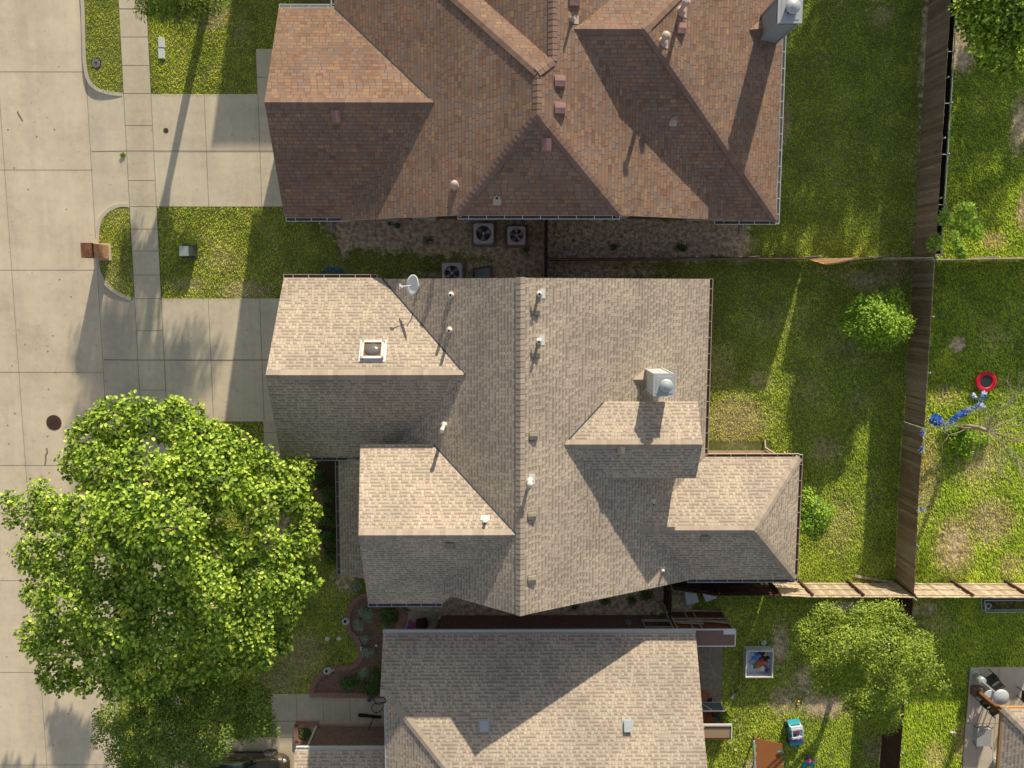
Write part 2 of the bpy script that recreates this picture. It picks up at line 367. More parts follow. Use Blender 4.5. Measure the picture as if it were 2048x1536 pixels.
    def build(s, name, mats, parent=None, smooth=False, autouv=False):
        me = bpy.data.meshes.new(name); me.from_pydata(s.v, [], s.f)
        if isinstance(mats, str): mats = [mats]
        for m in mats: me.materials.append(M[m])
        me.polygons.foreach_set('material_index', s.m)
        if autouv or any(u is not None for u in s.uv):
            ul = me.uv_layers.new(name='UVMap'); data = np.zeros((len(me.loops), 2), 'f')
            for pi, poly in enumerate(me.polygons):
                uv = s.uv[pi]
                if uv is None:
                    nrm = poly.normal
                    if abs(nrm.z) > .999: uu = Vector((1, 0, 0)); vv = Vector((0, 1, 0))
                    else:
                        uu = Vector((-nrm.y, nrm.x, 0)).normalized(); vv = nrm.cross(uu)
                        if vv.z < 0: vv = -vv
                    for li, vi in zip(poly.loop_indices, poly.vertices):
                        q = Vector(s.v[vi]); data[li] = (q.dot(uu), q.dot(vv))
                else:
                    for li, q in zip(poly.loop_indices, uv): data[li] = q
            ul.data.foreach_set('uv', data.ravel())
        if smooth: me.polygons.foreach_set('use_smooth', [True] * len(me.polygons))
        me.update()
        o = bpy.data.objects.new(name, me); COL.objects.link(o)
        if parent is not None: o.parent = parent; o.matrix_parent_inverse = Matrix.Translation(-Vector(parent.location)) if parent.type == 'EMPTY' and parent.rotation_euler.z == 0 else Matrix.Identity(4)
        return o
def tag(o, label=None, cat=None, group=None, kind=None):
    if label: o['label'] = label
    if cat: o['category'] = cat
    if group: o['group'] = group
    if kind: o['kind'] = kind
    return o
def thing(name, label, cat, loc=(0, 0, 0), group=None):
    o = bpy.data.objects.new(name, None); COL.objects.link(o); o.location = loc; o.empty_display_size = .3
    return tag(o, label, cat, group)
def copy_thing(root, loc, label=None, rz=None):
    """the thing with copies of its parts and their parts"""
    r = root.copy(); COL.objects.link(r); r.location = loc
    if rz is not None: r.rotation_euler = (0, 0, rz)
    if label: r['label'] = label
    for ch in [o for o in bpy.data.objects if o.parent == root]:
        c = ch.copy(); COL.objects.link(c); c.parent = r
        for g in [o for o in bpy.data.objects if o.parent == ch]:
            d = g.copy(); COL.objects.link(d); d.parent = c
    return r
class LOCAL:
    """things modelled round their own origin: parts simply carry the parent's transform"""
def lpart(mb, name, mats, parent, smooth=False, autouv=False):
    o = mb.build(name, mats, None, smooth, autouv); o.parent = parent; return o
def smooth_path(pts, n=6):
    pts = [Vector(p) for p in pts]; out = []
    for i in range(len(pts) - 1):
        p0 = pts[max(i - 1, 0)]; p1 = pts[i]; p2 = pts[i + 1]; p3 = pts[min(i + 2, len(pts) - 1)]
        for k in range(n):
            t = k / n
            out.append(.5 * ((2 * p1) + (p2 - p0) * t + (2 * p0 - 5 * p1 + 4 * p2 - p3) * t * t + (3 * p1 - p0 - 3 * p2 + p3) * t ** 3))
    out.append(pts[-1]); return out

# ------------------------------------------------------------------ setting
ZST = -.13
XK = W(166, 60).x          # kerb line
XS0 = W(243, 100).x; XS1 = W(298, 100).x     # pavement edges
def px(*pts, z=0.0): return [W(a, b, z) for a, b in pts]
D1N = W(300, 188).y; D1S = W(300, 413).y; D2N = W(300, 597).y; D2S = W(300, 843).y
D3N = W(560, 1474).y; WLKN = W(560, 1388).y

# street: one slab sheet to the horizon along the road, joints and cracks included in its mesh
m = MB()
XL = -40.0
m.face([(XL, -300, ZST), (XS0 + .3, -300, ZST), (XS0 + .3, 300, ZST), (XL, 300, ZST)], 0)
def joint(mb, a, b, w=.025, z=.004, mi=1):
    a, b = Vector((a[0], a[1], 0)), Vector((b[0], b[1], 0)); d = (b - a).normalized(); s = Vector((-d.y, d.x, 0)) * w / 2
    zz = Vector((0, 0, z)); mb.face([a - s + zz, b - s + zz, b + s + zz, a + s + zz], mi)
xj = W(20, 540).x
for y in range(-300, 300, 12): joint(m, (xj, y), (xj, y + 12), .018, ZST + .004)
for y0 in (142, 339, 540, 745, 932, 1163, 1347, 1533, -60, -260, -460):
    yy = W(60, y0).y; joint(m, (XL, yy), (XK + .1, yy), .02, ZST + .004)
joint(m, (XK - .05, -30), (XK - .05, 30), .02, ZST + .004, 1)
for cr in ([(93, 896), (95, 905), (91, 912), (92, 918), (90, 931)], [(35, 223), (38, 230), (42, 236), (45, 242)]):
    for a, b in zip(cr, cr[1:]): joint(m, W(*a, ZST), W(*b, ZST), .07, ZST + .006, 2)
for k in range(26):
    a = W(random.uniform(5, 160), random.uniform(180, 1500), ZST); joint(m, a, (a[0] + .06, a[1] + random.uniform(-.05, .05)), .05, ZST + .006, 2)
tag(m.build('street', ['street_concrete', 'joint_dark', 'joint_dark']), kind='structure')

# lawn sheet (grid carrying the ground-cover attribute) and the verge islands
DIRT = []   # (x, y, rx, ry, dry, dirt, moss)
def blob(pxx, pyy, rx, ry, dry=0, dirt=0, moss=0):
    c = W(pxx, pyy); DIRT.append((c.x, c.y, rx / 44., ry / 44., dry, dirt, moss))
for a in [
    # gravel strip between the brown and the tan house
    (700, 452, 50, 22, .3, 1.0, .2), (780, 460, 95, 40, .4, 1.2, .1), (880, 465, 90, 42, .3, 1.2, .1), (980, 470, 80, 45, .2, 1.1, .2),
    (1060, 500, 70, 65, .2, 1.1, .6), (1150, 480, 90, 45, .2, 1.3, 1.), (1260, 480, 100, 45, .2, 1.2, .9), (1370, 480, 90, 38, .2, 1.2, .5), (1455, 478, 50, 34, .5, .95, .2),
    (690, 480, 25, 40, .5, .7, .2), (950, 540, 60, 20, .2, .9, .5), (1160, 545, 110, 25, .2, .95, .9), (1280, 545, 90, 22, .2, .6, .8), (1040, 560, 90, 30, .2, 1., .6),
    (860, 552, 90, 16, .6, .5, .2), (640, 560, 20, 60, .2, .2, .2),
    # yard of the tan house
    (1730, 560, 50, 24, .9, .5, 0), (1690, 545, 120, 22, .5, .1, 0), (1790, 540, 40, 40, .8, .4, 0), (1440, 740, 50, 90, .55, .0, .2), (1560, 640, 120, 60, .45, .05, 0), (1700, 690, 90, 60, .5, .1, 0), (1620, 780, 60, 70, .5, 0, 0),
    (1470, 840, 70, 55, .95, .1, 0), (1720, 800, 50, 40, .5, .1, 0), (1650, 900, 40, 40, .7, .2, 0), (1680, 1050, 60, 90, .6, 0, 0), (1520, 760, 30, 30, .7, 0, 0), (1740, 1000, 60, 50, .4, 0, 0),
    # yard of the brown house
    (1760, 30, 40, 40, .6, .25, 0), (1650, 120, 60, 40, .35, 0, 0), (1720, 300, 60, 60, .35, 0, 0), (1850, 100, 12, 150, .8, .7, 0), (1840, 300, 10, 150, .7, .5, 0), (1830, 470, 12, 60, .6, .5, 0), (1480, 500, 28, 30, 1., .6, 0), (1570, 240, 14, 50, .9, .2, 0),
    # neighbour yards on the right
    (2040, 250, 20, 60, 1., .7, 0), (2045, 420, 14, 40, 1., .6, 0), (1925, 95, 30, 50, 1., .9, 0), (1880, 425, 25, 20, .9, .4, 0), (1985, 480, 30, 20, .9, .2, 0), (1990, 670, 60, 45, .5, .35, 0), (1915, 688, 18, 18, .8, .8, 0),
    (1850, 950, 40, 120, .8, .1, 0), (1910, 1090, 45, 70, 1., .62, 0), (1980, 1040, 60, 60, .9, .45, 0), (1960, 920, 60, 80, .75, .2, 0), (2020, 1130, 40, 40, .7, .4, 0), (1890, 790, 40, 30, .7, 0, 0), (1855, 1215, 40, 20, .8, .5, 0), (1870, 1250, 60, 40, .6, .1, 0),
    (1930, 1480, 30, 50, .9, .25, 0), (1870, 1510, 30, 40, .8, .2, 0),
    # yard of the lower house
    (1560, 1290, 22, 60, .9, .62, .2), (1570, 1400, 40, 40, .9, .5, 0), (1650, 1410, 60, 30, 1., .75, 0), (1620, 1360, 40, 60, .9, .6, 0), (1700, 1215, 80, 15, .7, .8, .3), (1470, 1350, 30, 50, .4, .3, .3), (1750, 1500, 30, 50, .7, .35, 0),
    (1365, 1200, 20, 35, .5, 1.2, .2), (1520, 1530, 40, 20, .9, .7, 0), (1800, 1225, 40, 25, .6, .9, .2), (1780, 1480, 14, 60, .6, .6, 0),
    # passage between the tan and the lower house
    (960, 1205, 120, 40, .3, 1.3, .3), (1150, 1205, 170, 40, .3, 1.3, .3), (1280, 1190, 60, 45, .3, 1.1, .8), (880, 1210, 60, 30, .3, 1.2, .5),
    # front lawns
    (600, 1310, 70, 60, .8, .1, 0), (560, 1360, 60, 40, .8, .1, 0), (610, 1170, 40, 60, .35, 0, 0), (540, 1060, 60, 60, .8, .7, 0), (690, 1160, 40, 40, .6, .6, 0), (490, 580, 60, 22, .9, .1, 0), (380, 570, 60, 22, .65, .1, 0), (450, 520, 50, 40, .6, 0, 0),
    (230, 560, 35, 45, .75, .15, 0), (225, 470, 25, 40, .1, 0, 0), (420, 30, 40, 30, .9, .45, 0), (480, 60, 40, 60, .5, .1, 0), (215, 150, 30, 20, .3, 0, 0), (420, 150, 40, 20, .4, 0, 0), (600, 860, 60, 40, .5, .2, 0), (500, 870, 40, 30, .4, .2, 0),
]: blob(*a)
DA = np.array(DIRT)
def cover(X, Y):
    dry = np.full(X.shape, .12); dirt = np.zeros(X.shape); moss = np.full(X.shape, .25)
    for x, y, rx, ry, a, b, c in DA:
        g = np.exp(-(((X - x) / rx) ** 2 + ((Y - y) / ry) ** 2) * .75)
        dry = np.maximum(dry, a * g); dirt = np.maximum(dirt, b * g); moss = np.maximum(moss, c * g)
    return dry, dirt, moss
def grid_sheet(name, x0, x1, y0, y1, step, z):
    nx = max(2, int((x1 - x0) / step) + 1); ny = max(2, int((y1 - y0) / step) + 1)
    X, Y = np.meshgrid(np.linspace(x0, x1, nx), np.linspace(y0, y1, ny)); V = np.stack([X.ravel(), Y.ravel(), np.full(X.size, z)], 1)
    idx = np.arange(nx * ny).reshape(ny, nx)
    Fq = np.stack([idx[:-1, :-1].ravel(), idx[:-1, 1:].ravel(), idx[1:, 1:].ravel(), idx[1:, :-1].ravel()], 1)
    return V, Fq, cover(X.ravel(), Y.ravel())
def cover_mesh(name, V, Fq, cv, mat):
    me = bpy.data.meshes.new(name); me.vertices.add(len(V)); me.vertices.foreach_set('co', V.astype('f').ravel())
    n = Fq.shape[1]; me.loops.add(Fq.size); me.loops.foreach_set('vertex_index', Fq.astype('i').ravel())
    me.polygons.add(len(Fq)); me.polygons.foreach_set('loop_start', np.arange(0, Fq.size, n, dtype='i'))
    at = me.attributes.new('cover', 'FLOAT_VECTOR', 'POINT'); at.data.foreach_set('vector', np.stack(cv, 1).astype('f').ravel())
    me.materials.append(M[mat]); me.update(calc_edges=True); me.validate()
    o = bpy.data.objects.new(name, me); COL.objects.link(o); return o
V, Fq, cv = grid_sheet('lawn', XS0, 26, -26, 17, .2, 0.0)
o = cover_mesh('lawn', V, Fq, cv, 'lawn_grass'); tag(o, kind='structure')
# the same ground carried on to the horizon
m = MB()
for x0, x1, y0, y1 in ((26, 900, -900, 900), (XS0, 26, 17, 900), (XS0, 26, -900, -26), (-900, XL, -900, 900)):
    m.face([(x0, y0, 0 if x0 > -100 else ZST), (x1, y0, 0 if x0 > -100 else ZST), (x1, y1, 0 if x0 > -100 else ZST), (x0, y1, 0 if x0 > -100 else ZST)])
tag(m.build('ground', 'lawn_grass'), kind='structure')

# verge islands with kerbs
def verge(name, outline, kerb):
    m = MB(); pts = [(p.x, p.y, .01) for p in outline]; m.prism([(p[0], p[1]) for p in pts], ZST - .05, .008)
    o = m.build(name, 'lawn_grass'); tag(o, kind='structure')
    at = o.data.attributes.new('cover', 'FLOAT_VECTOR', 'POINT')
    co = np.array([v.co[:] for v in o.data.vertices]); a, b, c = cover(co[:, 0], co[:, 1]); at.data.foreach_set('vector', np.stack((a * 0 + .1, b * 0, c), 1).astype('f').ravel())
    k = MB(); kerb = [Vector((p.x, p.y, 0)) for p in kerb]; w = .15
    L = []; Rr = []
    for i, p in enumerate(kerb):
        d = (kerb[min(i + 1, len(kerb) - 1)] - kerb[max(i - 1, 0)]).normalized(); s = Vector((-d.y, d.x, 0)); L.append(p + s * w * .5); Rr.append(p - s * w * .5)
    zt = .02
    for i in range(len(kerb) - 1):
        q = lambda v, z: (v.x, v.y, z)
        k.face([q(L[i], zt), q(L[i + 1], zt), q(Rr[i + 1], zt), q(Rr[i], zt)]); k.face([q(L[i], ZST), q(L[i + 1], ZST), q(L[i + 1], zt), q(L[i], zt)])
        k.face([q(Rr[i], zt), q(Rr[i + 1], zt), q(Rr[i + 1], ZST), q(Rr[i], ZST)])
    for j in (0, -1): k.face([(L[j].x, L[j].y, ZST), (L[j].x, L[j].y, zt), (Rr[j].x, Rr[j].y, zt), (Rr[j].x, Rr[j].y, ZST)])
    tag(k.build('kerb', 'kerb_concrete'), kind='structure')
    return o
kA = [Vector((XK + .02, 40, 0)), Vector((XK + .02, 20, 0))] + smooth_path(px((166, 20), (167, 60), (168, 95), (170, 130), (177, 160), (194, 178), (219, 186), (245, 189)))
kB = smooth_path(px((257, 411), (238, 411), (215, 422), (200, 442), (195, 475), (194, 515), (200, 548), (216, 572), (238, 588), (263, 599)))
kC = smooth_path(px((280, 841), (255, 842), (228, 855), (212, 880), (207, 920))) + [W(213, 1000), W(222, 1200), W(232, 1400), Vector((W(240, 1500).x, -26, 0)), Vector((W(240, 1500).x, -60, 0))]
verge('verge', kA + [Vector((XS0 - .004, kA[-1].y, 0)), Vector((XS0 - .004, 40, 0))], kA)
verge('verge', kB + [Vector((XS0 - .004, kB[-1].y, 0)), Vector((XS0 - .004, kB[0].y, 0))], kB)
verge('verge', kC + [Vector((XS0 - .004, -60, 0)), Vector((XS0 - .004, kC[0].y, 0))], kC)

# pavement and driveways
m = MB(); zs = .022
segs = [(40, D1N), (D1N, D1S), (D1S, D2N), (D2N, D2S), (D2S, -60)]
for (a, b), mi in zip(segs, (0, 0, 0, 0, 0)): m.face([(XS0, b, zs), (XS1, b, zs), (XS1, a, zs), (XS0, a, zs)], mi)
for yy in (18, 74, 131, 187, 251, 361, 413, 458, 502, 550, 597, 661, 780): y = W(270, yy).y; joint(m, (XS0, y), (XS1, y), .02, zs + .004, 1)
for k in range(14): y = W(300, 860).y - k * 1.3; joint(m, (XS0, y), (XS1, y), .02, zs + .004, 1)
for k in range(14): y = W(300, 18).y + k * 1.3; joint(m, (XS0, y), (XS1, y), .02, zs + .004, 1)
for x in (XS0, XS1): joint(m, (x, -30), (x, 30), .018, zs + .004, 1)
tag(m.build('pavement', ['walk_concrete', 'joint_dark']), kind='structure')
def driveway(yn, ys, x1, joints, name='driveway', mat='drive_concrete', jm='joint_dark', mid=None, apron=True):
    m = MB(); z = .014
    m.face([(XS1, ys, z), (x1, ys, z), (x1, yn, z), (XS1, yn, z)])
    if apron:
        e = 1.55
        m.face([(XS0, ys, z), (XS0, yn, z), (XK + .0, yn + e, ZST + .008), (XK + .0, ys - e, ZST + .008)][::-1], 3 if ys < 0 else 0)
    for x in joints: joint(m, (x, yn), (x, ys), .02, z + .004, 1)
    if mid is not None: joint(m, (XS0 if apron else XS1, mid), (x1, mid), .028, z + .012, 2)
    if apron: m.face([(XS0, mid - .014, z + .005), (XS0, mid + .014, z + .005), (XK, mid + .014, ZST + .013), (XK, mid - .014, ZST + .013)][::-1], 2)
    return tag(m.build(name, [mat, 'joint_dark', jm, 'apron_concrete']), kind='structure')
driveway(D1N, D1S, -8.3, [W(413, 300).x, W(520, 300).x], mid=W(300, 302).y)
driveway(D2N, D2S, -8.6, [W(422, 718).x, W(524, 718).x], mid=W(300, 720).y, jm='joint_fresh')
driveway(D3N, -30, -8.8, [W(545, 1500).x, W(430, 1500).x], mid=None, apron=False)
m = MB(); z = .012
def slab(a, b, c, d, zz=z, mi=0):
    m.face([(a, d, zz), (b, d, zz), (b, c, zz), (a, c, zz)] if d < c else [(a, c, zz), (b, c, zz), (b, d, zz), (a, d, zz)], mi)
slab(W(512, 98).x, -8.2, W(512, 98).y, D1N); joint(m, (W(512, 98).x, W(512, 155).y), (-8.2, W(512, 155).y), .02, .016, 1)
slab(W(527, 850).x, -8.9, D2S, W(527, 912).y); slab(W(527, 850).x, W(560, 900).x, W(527, 912).y, W(527, 1010).y)
for yy in (865, 890, 930, 960): joint(m, (W(527, 850).x, W(527, yy).y), (W(560, 900).x, W(527, yy).y), .02, .016, 1)
x0 = W(543, 1400).x; slab(x0, -5.4, WLKN, D3N + .0)
for xx in (593, 646, 700, 752): joint(m, (W(xx, 1400).x, WLKN), (W(xx, 1400).x, W(xx, 1444).y), .02, .016, 1)
joint(m, (x0, W(560, 1442).y), (W(640, 1442).x, W(560, 1442).y), .025, .016, 1); joint(m, (x0, D3N), (-8.5, D3N), .025, .018, 1)
tag(m.build('garden_path', ['walk_concrete', 'joint_dark']), kind='structure')
# patio slab of the far right house
m = MB(); PX = W(1940, 1334); m.prism([(PX.x, PX.y), (30, PX.y), (30, -26), (PX.x - .05, -26)], -.02, .06)
for yy in (1446,): joint(m, (PX.x, W(1940, yy).y), (30, W(1940, yy).y), .02, .064, 1)
joint(m, (W(1992, 1400).x, PX.y), (W(1992, 1400).x, -26), .02, .064, 1)
tag(m.build('patio', ['patio_concrete', 'joint_dark']), kind='structure')
# flagstone patio beside the lower house
m = MB(); a, b = W(1385, 1290), W(1442, 1408); m.face([(a.x, b.y, .01), (b.x, b.y, .01), (b.x, a.y, .01), (a.x, a.y, .01)], 1)
def voronoi_cells(x0, x1, y0, y1, n, gap=.02):
    pts = []; tries = 0
    while len(pts) < n and tries < 4000:
        q = (random.uniform(x0, x1), random.uniform(y0, y1)); tries += 1
        if all((q[0] - p[0]) ** 2 + (q[1] - p[1]) ** 2 > .28 ** 2 for p in pts): pts.append(q)
    for i, p in enumerate(pts):
        poly = [(x0, y0), (x1, y0), (x1, y1), (x0, y1)]
        for j, q in enumerate(pts):
            if i == j: continue
            mx, my = (p[0] + q[0]) / 2, (p[1] + q[1]) / 2; dx, dy = q[0] - p[0], q[1] - p[1]; L = math.hypot(dx, dy); dx /= L; dy /= L
            mx -= dx * gap; my -= dy * gap; new = []
            for k in range(len(poly)):
                A, B = poly[k], poly[(k + 1) % len(poly)]; da = (A[0] - mx) * dx + (A[1] - my) * dy; db = (B[0] - mx) * dx + (B[1] - my) * dy
                if da <= 0: new.append(A)
                if da * db < 0: tt = da / (da - db); new.append((A[0] + (B[0] - A[0]) * tt, A[1] + (B[1] - A[1]) * tt))
            poly = new
            if len(poly) < 3: break
        if len(poly) >= 3: yield poly
for poly in voronoi_cells(a.x, b.x, b.y, a.y, 17): m.prism(poly, .008, .03, 0)
tag(m.build('flagstone_patio', ['flagstone', 'flag_joint']), kind='structure')
# bare planting beds
m = MB()
bedA = px((745, 1180), (715, 1190), (700, 1215), (690, 1245), (708, 1280), (722, 1310), (712, 1335), (680, 1345), (645, 1350), (628, 1370), (622, 1388), (775, 1388), (800, 1255), (815, 1215), (800, 1195))
m.face([(p.x, p.y, .02) for p in bedA][::-1]); bedB = px((655, 918), (605, 930), (640, 975), (655, 1000), (645, 1020), (640, 1060), (650, 1100), (672, 1125), (720, 1130), (720, 918))
m.face([(p.x, p.y, .02) for p in bedB][::-1], 1)
tag(m.build('planting_bed', ['soil_bed', 'soil_dark']), kind='structure')
# small stone court between the houses
m = MB(); q = px((800, 1222), (872, 1222), (872, 1340), (790, 1340)); m.face([(p.x, p.y, .03) for p in q][::-1])
tag(m.build('entry_court', 'tan_stone'), kind='structure')

# grass blades: one uncountable mass over the lawns in view
def in_rect(x, y, r): return (x > r[0]) & (x < r[1]) & (y > r[2]) & (y < r[3])
def blades():
    rng = np.random.default_rng(3); n = 900000
    X = rng.uniform(XK, 25.5, n); Y = rng.uniform(-25.5, 14.6, n)
    HT = np.full(n, .055)
    dry, dirt, moss = cover(X, Y)
    jit = rng.normal(0, .22, n); keep = (dirt + jit) < .5
    def cut(x0, x1, y0, y1): nonlocal keep; keep &= ~in_rect(X, Y, (x0, x1, y0, y1))
    cut(XS0 - .02, XS1 + .02, -99, 99); cut(XS1 - .1, -8, D1S, D1N); cut(XS1 - .1, -8, D2S, D2N); cut(XS1 - .1, -8, -99, D3N)
    cut(XK - 1, XS0, D1S - .1, D1N + .1); cut(XK - 1, XS0, D2S, D2N); cut(W(512, 98).x, -8, D1N, W(512, 98).y)
    cut(x0, -5, -99, WLKN); cut(W(527, 850).x, -8, W(527, 912).y, D2S); cut(W(527, 850).x, W(560, 900).x, W(527, 1010).y, D2S)
    cut(-9.2, 11.1, 2.9, 99); cut(-9.3, 8.2, -6.9, .1); cut(-7.2, 12.1, -12.3, -7); cut(-5.5, 8.2, -99, -15.2); cut(PX.x - .1, 99, -99, PX.y + .02); cut(W(1385, 1290).x, W(1442, 1408).x, W(1400, 1410).y, W(1400, 1290).y)
    for bed in (bedA, bedB):
        xs = [p.x for p in bed]; ys = [p.y for p in bed]
        ins = np.zeros(n, bool); j = len(bed) - 1
        for i in range(len(bed)):
            c = ((bed[i].y > Y) != (bed[j].y > Y)) & (X < (bed[j].x - bed[i].x) * (Y - bed[i].y) / (bed[j].y - bed[i].y + 1e-9) + bed[i].x); ins ^= c; j = i
        keep &= ~ins
    # verge blades only on the islands
    vg = X < XS0
    okv = np.zeros(n, bool)
    for kk in (kA, kB, kC):
        ys = np.array([p.y for p in kk]); xs = np.array([p.x for p in kk]); o = np.argsort(ys); ins = (Y > ys.min() + .05) & (Y < ys.max() - .05)
        # widest kerb x at this y
        xi = np.interp(Y, ys[o], xs[o]); okv |= ins & (X > xi + .1)
    keep &= (~vg) | okv
    # right-hand plots are left a little longer
    HT[X > 18.2] = .08; HT = HT * rng.uniform(.6, 1.35, n) * np.where(dry > .6, .8, 1)
    X, Y, HT, dry, dirt, moss = (q[keep] for q in (X, Y, HT, dry, dirt, moss)); n = len(X)
    th = rng.uniform(0, 2 * np.pi, n); w = rng.uniform(.008, .015, n); lean = rng.uniform(.01, .05, n); la = rng.uniform(0, 2 * np.pi, n); w = w * 1.15; th = rng.normal(0, .75, n)
    V = np.zeros((n, 3, 3)); dx = np.cos(th) * w; dy = np.sin(th) * w
    V[:, 0] = np.stack([X - dx, Y - dy, np.full(n, .0)], 1); V[:, 1] = np.stack([X + dx, Y + dy, np.full(n, .0)], 1)
    V[:, 2] = np.stack([X + np.cos(la) * lean, Y + np.sin(la) * lean - HT * .75, HT], 1)   # blades bent away from the sun, shaped to brighten the sunlit lawn
    cvv = [np.repeat(q, 3) for q in (dry, dirt, moss)]
    o = cover_mesh('grass', V.reshape(-1, 3), np.arange(3 * n).reshape(n, 3), cvv, 'grass_blade')
    tag(o, 'short mown green grass growing over the lawns and verges', 'grass', kind='stuff')
blades()
# ------------------------------------------------------------------ roofs and walls
def V3(*a): return Vector(a)
def roof_mesh(faces, name, mat, parent, thick=.16, under='soffit', edge='fascia'):
    """faces: top polygons; every outer edge gets a fascia, and a soffit closes the underside"""
    m = MB(); key = lambda p: (round(p[0], 3), round(p[1], 3), round(p[2], 3)); edges = {}
    for poly in faces:
        poly = [Vector(p) for p in poly]
        n = Vector((0, 0, 0))
        for i in range(len(poly)): n += (poly[i] - poly[0]).cross(poly[(i + 1) % len(poly)] - poly[0])
        if n.z < 0: poly.reverse()
        m.face(poly, 0); m.face([p - V3(0, 0, thick) for p in reversed(poly)], 2)
        for i in range(len(poly)):
            a, b = poly[i], poly[(i + 1) % len(poly)]
            k = (key(a), key(b))
            if (k[1], k[0]) in edges: edges.pop((k[1], k[0]))
            else: edges[k] = (a, b)
    for a, b in edges.values(): m.face([a, a - V3(0, 0, thick), b - V3(0, 0, thick), b], 1)
    return m.build(name, [mat, edge, under], parent, autouv=True)
def caps(lines, mat, parent, w=.17, step=.2, lift=.02):
    """ridge and hip cap shingles: lines of (a, b, dropslope_left, dropslope_right)"""
    for a, b, sl, sr in lines:
        m = MB()
        a, b = Vector(a), Vector(b); d = b - a; L = d.length; d /= L; h = Vector((d.x, d.y, 0)).normalized(); s = Vector((-h.y, h.x, 0))
        n = max(1, int(L / step))
        for i in range(n):
            p = a + d * (L * i / n); q = a + d * (L * (i + 1) / n + .03); z0 = V3(0, 0, lift); z1 = V3(0, 0, lift + .014)
            k = random.randrange(60) + .5
            for sd, sl_ in ((1, sl), (-1, sr)):
                dz = V3(0, 0, -sl_ * w)
                A, B, C, D = p + z1, q + z0, q + z0 + s * sd * w + dz, p + z1 + s * sd * w + dz
                f = [A, B, C, D] if sd < 0 else [A, D, C, B]
                m.face(f, 0, [(k, .5)] * 4)
            # butt end
            m.face([p + z1 + s * w + V3(0, 0, -sl * w), p + z1, p + z1 - V3(0, 0, .02), p + s * w + V3(0, 0, -sl * w)], 0, [(k, .5)] * 4)
            m.face([p + z1 - s * w + V3(0, 0, -sr * w), p + z1, p + z1 - V3(0, 0, .02), p - s * w + V3(0, 0, -sr * w)], 0, [(k, .5)] * 4)
        m.build('ridge_cap', mat, parent)
def gutter(a, b, out, parent, inside='gutter_inside', w=.12, fill=1.0, metal='white_metal', every=.62):
    """U channel hung on the eave a-b; out = outward direction"""
    a, b = Vector(a), Vector(b); out = Vector(out); d = (b - a); L = d.length; d.normalize(); m = MB(); z = V3(0, 0, -.02)
    m.bar(a + out * (w + .02) + z - V3(0, 0, .05), b + out * (w + .02) + z - V3(0, 0, .05), .018, .12, 0)
    m.bar(a + out * (w * .5 + .01) + z - V3(0, 0, .09), b + out * (w * .5 + .01) + z - V3(0, 0, .09), w, .02, 1)
    m.bar(a + out * .008 + z - V3(0, 0, .05), b + out * .008 + z - V3(0, 0, .05), .012, .1, 0)
    for e in (a, b): m.bar(e + out * .0 + z - V3(0, 0, .05), e + out * (w + .028) + z - V3(0, 0, .05), .02, .115, 0)
    n = max(1, int(L / every))
    for i in range(1, n + 1):
        p = a + d * (L * (i - .4) / n); m.bar(p + out * .0 + z, p + out * (w + .02) + z, .025, .012, 0)
    return m.build('gutter', [metal, inside], parent)
def wall_box(m, x0, x1, y0, y1, z1, z0=0.0):
    P = [(x0, y0), (x1, y0), (x1, y1), (x0, y1)]
    for i in range(4):
        a, b = P[i], P[(i + 1) % 4]; L = math.hypot(b[0] - a[0], b[1] - a[1])
        m.face([(*a, z0), (*b, z0), (*b, z1), (*a, z1)], 0, [(0, z0), (L, z0), (L, z1), (0, z1)])
def gable_wall(m, axis, c, a0, a1, ze, am, zp, t=0.0):
    """triangle of wall in the plane axis=c"""
    pts = [(a0, ze), (a1, ze), (am, zp)]
    f = [(c, a, z) if axis == 'x' else (a, c, z) for a, z in pts]
    m.face(f, 0, [(a, z) for a, z in pts])
def chimney(parent, x0, x1, y0, y1, zb, zt, side, top, flue_r=.26, cap_over=.03, name='chimney'):
    m = MB(); cx, cy = (x0 + x1) / 2, (y0 + y1) / 2
    m.box((cx, cy, (zb + zt) / 2), (x1 - x0, y1 - y0, zt - zb), 0)
    for sx in (x0, x1):
        for sy in (y0, y1): m.box((sx, sy, (zb + zt) / 2), (.07, .07, zt - zb - .03), 0)
    m.box((cx, cy, zt - .25), (x1 - x0 + .03, y1 - y0 + .03, .03), 1)
    c = m.build(name, [side, 'trim_dark' if side == 'siding_blue' else side], parent)
    k = MB(); k.box((cx, cy, zt + .03), (x1 - x0 + cap_over * 2 + .05, y1 - y0 + cap_over * 2 + .05, .07)); k.box((cx, cy, zt + .07), (x1 - x0 - .1, y1 - y0 - .1, .02)); k.build('chimney_cap', top, c)
    f = MB(); f.lathe((cx + .03, cy, zt + .07), [(flue_r * .82, 0), (flue_r * .82, .16), (flue_r * .9, .17)], 20, 1)
    f.lathe((cx + .03, cy, zt + .24), [(flue_r * .9, 0), (flue_r, .015), (flue_r, .07), (flue_r * .8, .12), (flue_r * .3, .17), (0, .18)], 24, 0)
    for k in range(10):
        a = 2 * math.pi * k / 10; f.box((cx + .03 + math.cos(a) * flue_r * .86, cy + math.sin(a) * flue_r * .86, zt + .2), (.02, .02, .12), 0)
    f.build('flue_cap', [top, 'black'], c, smooth=False)
    return c
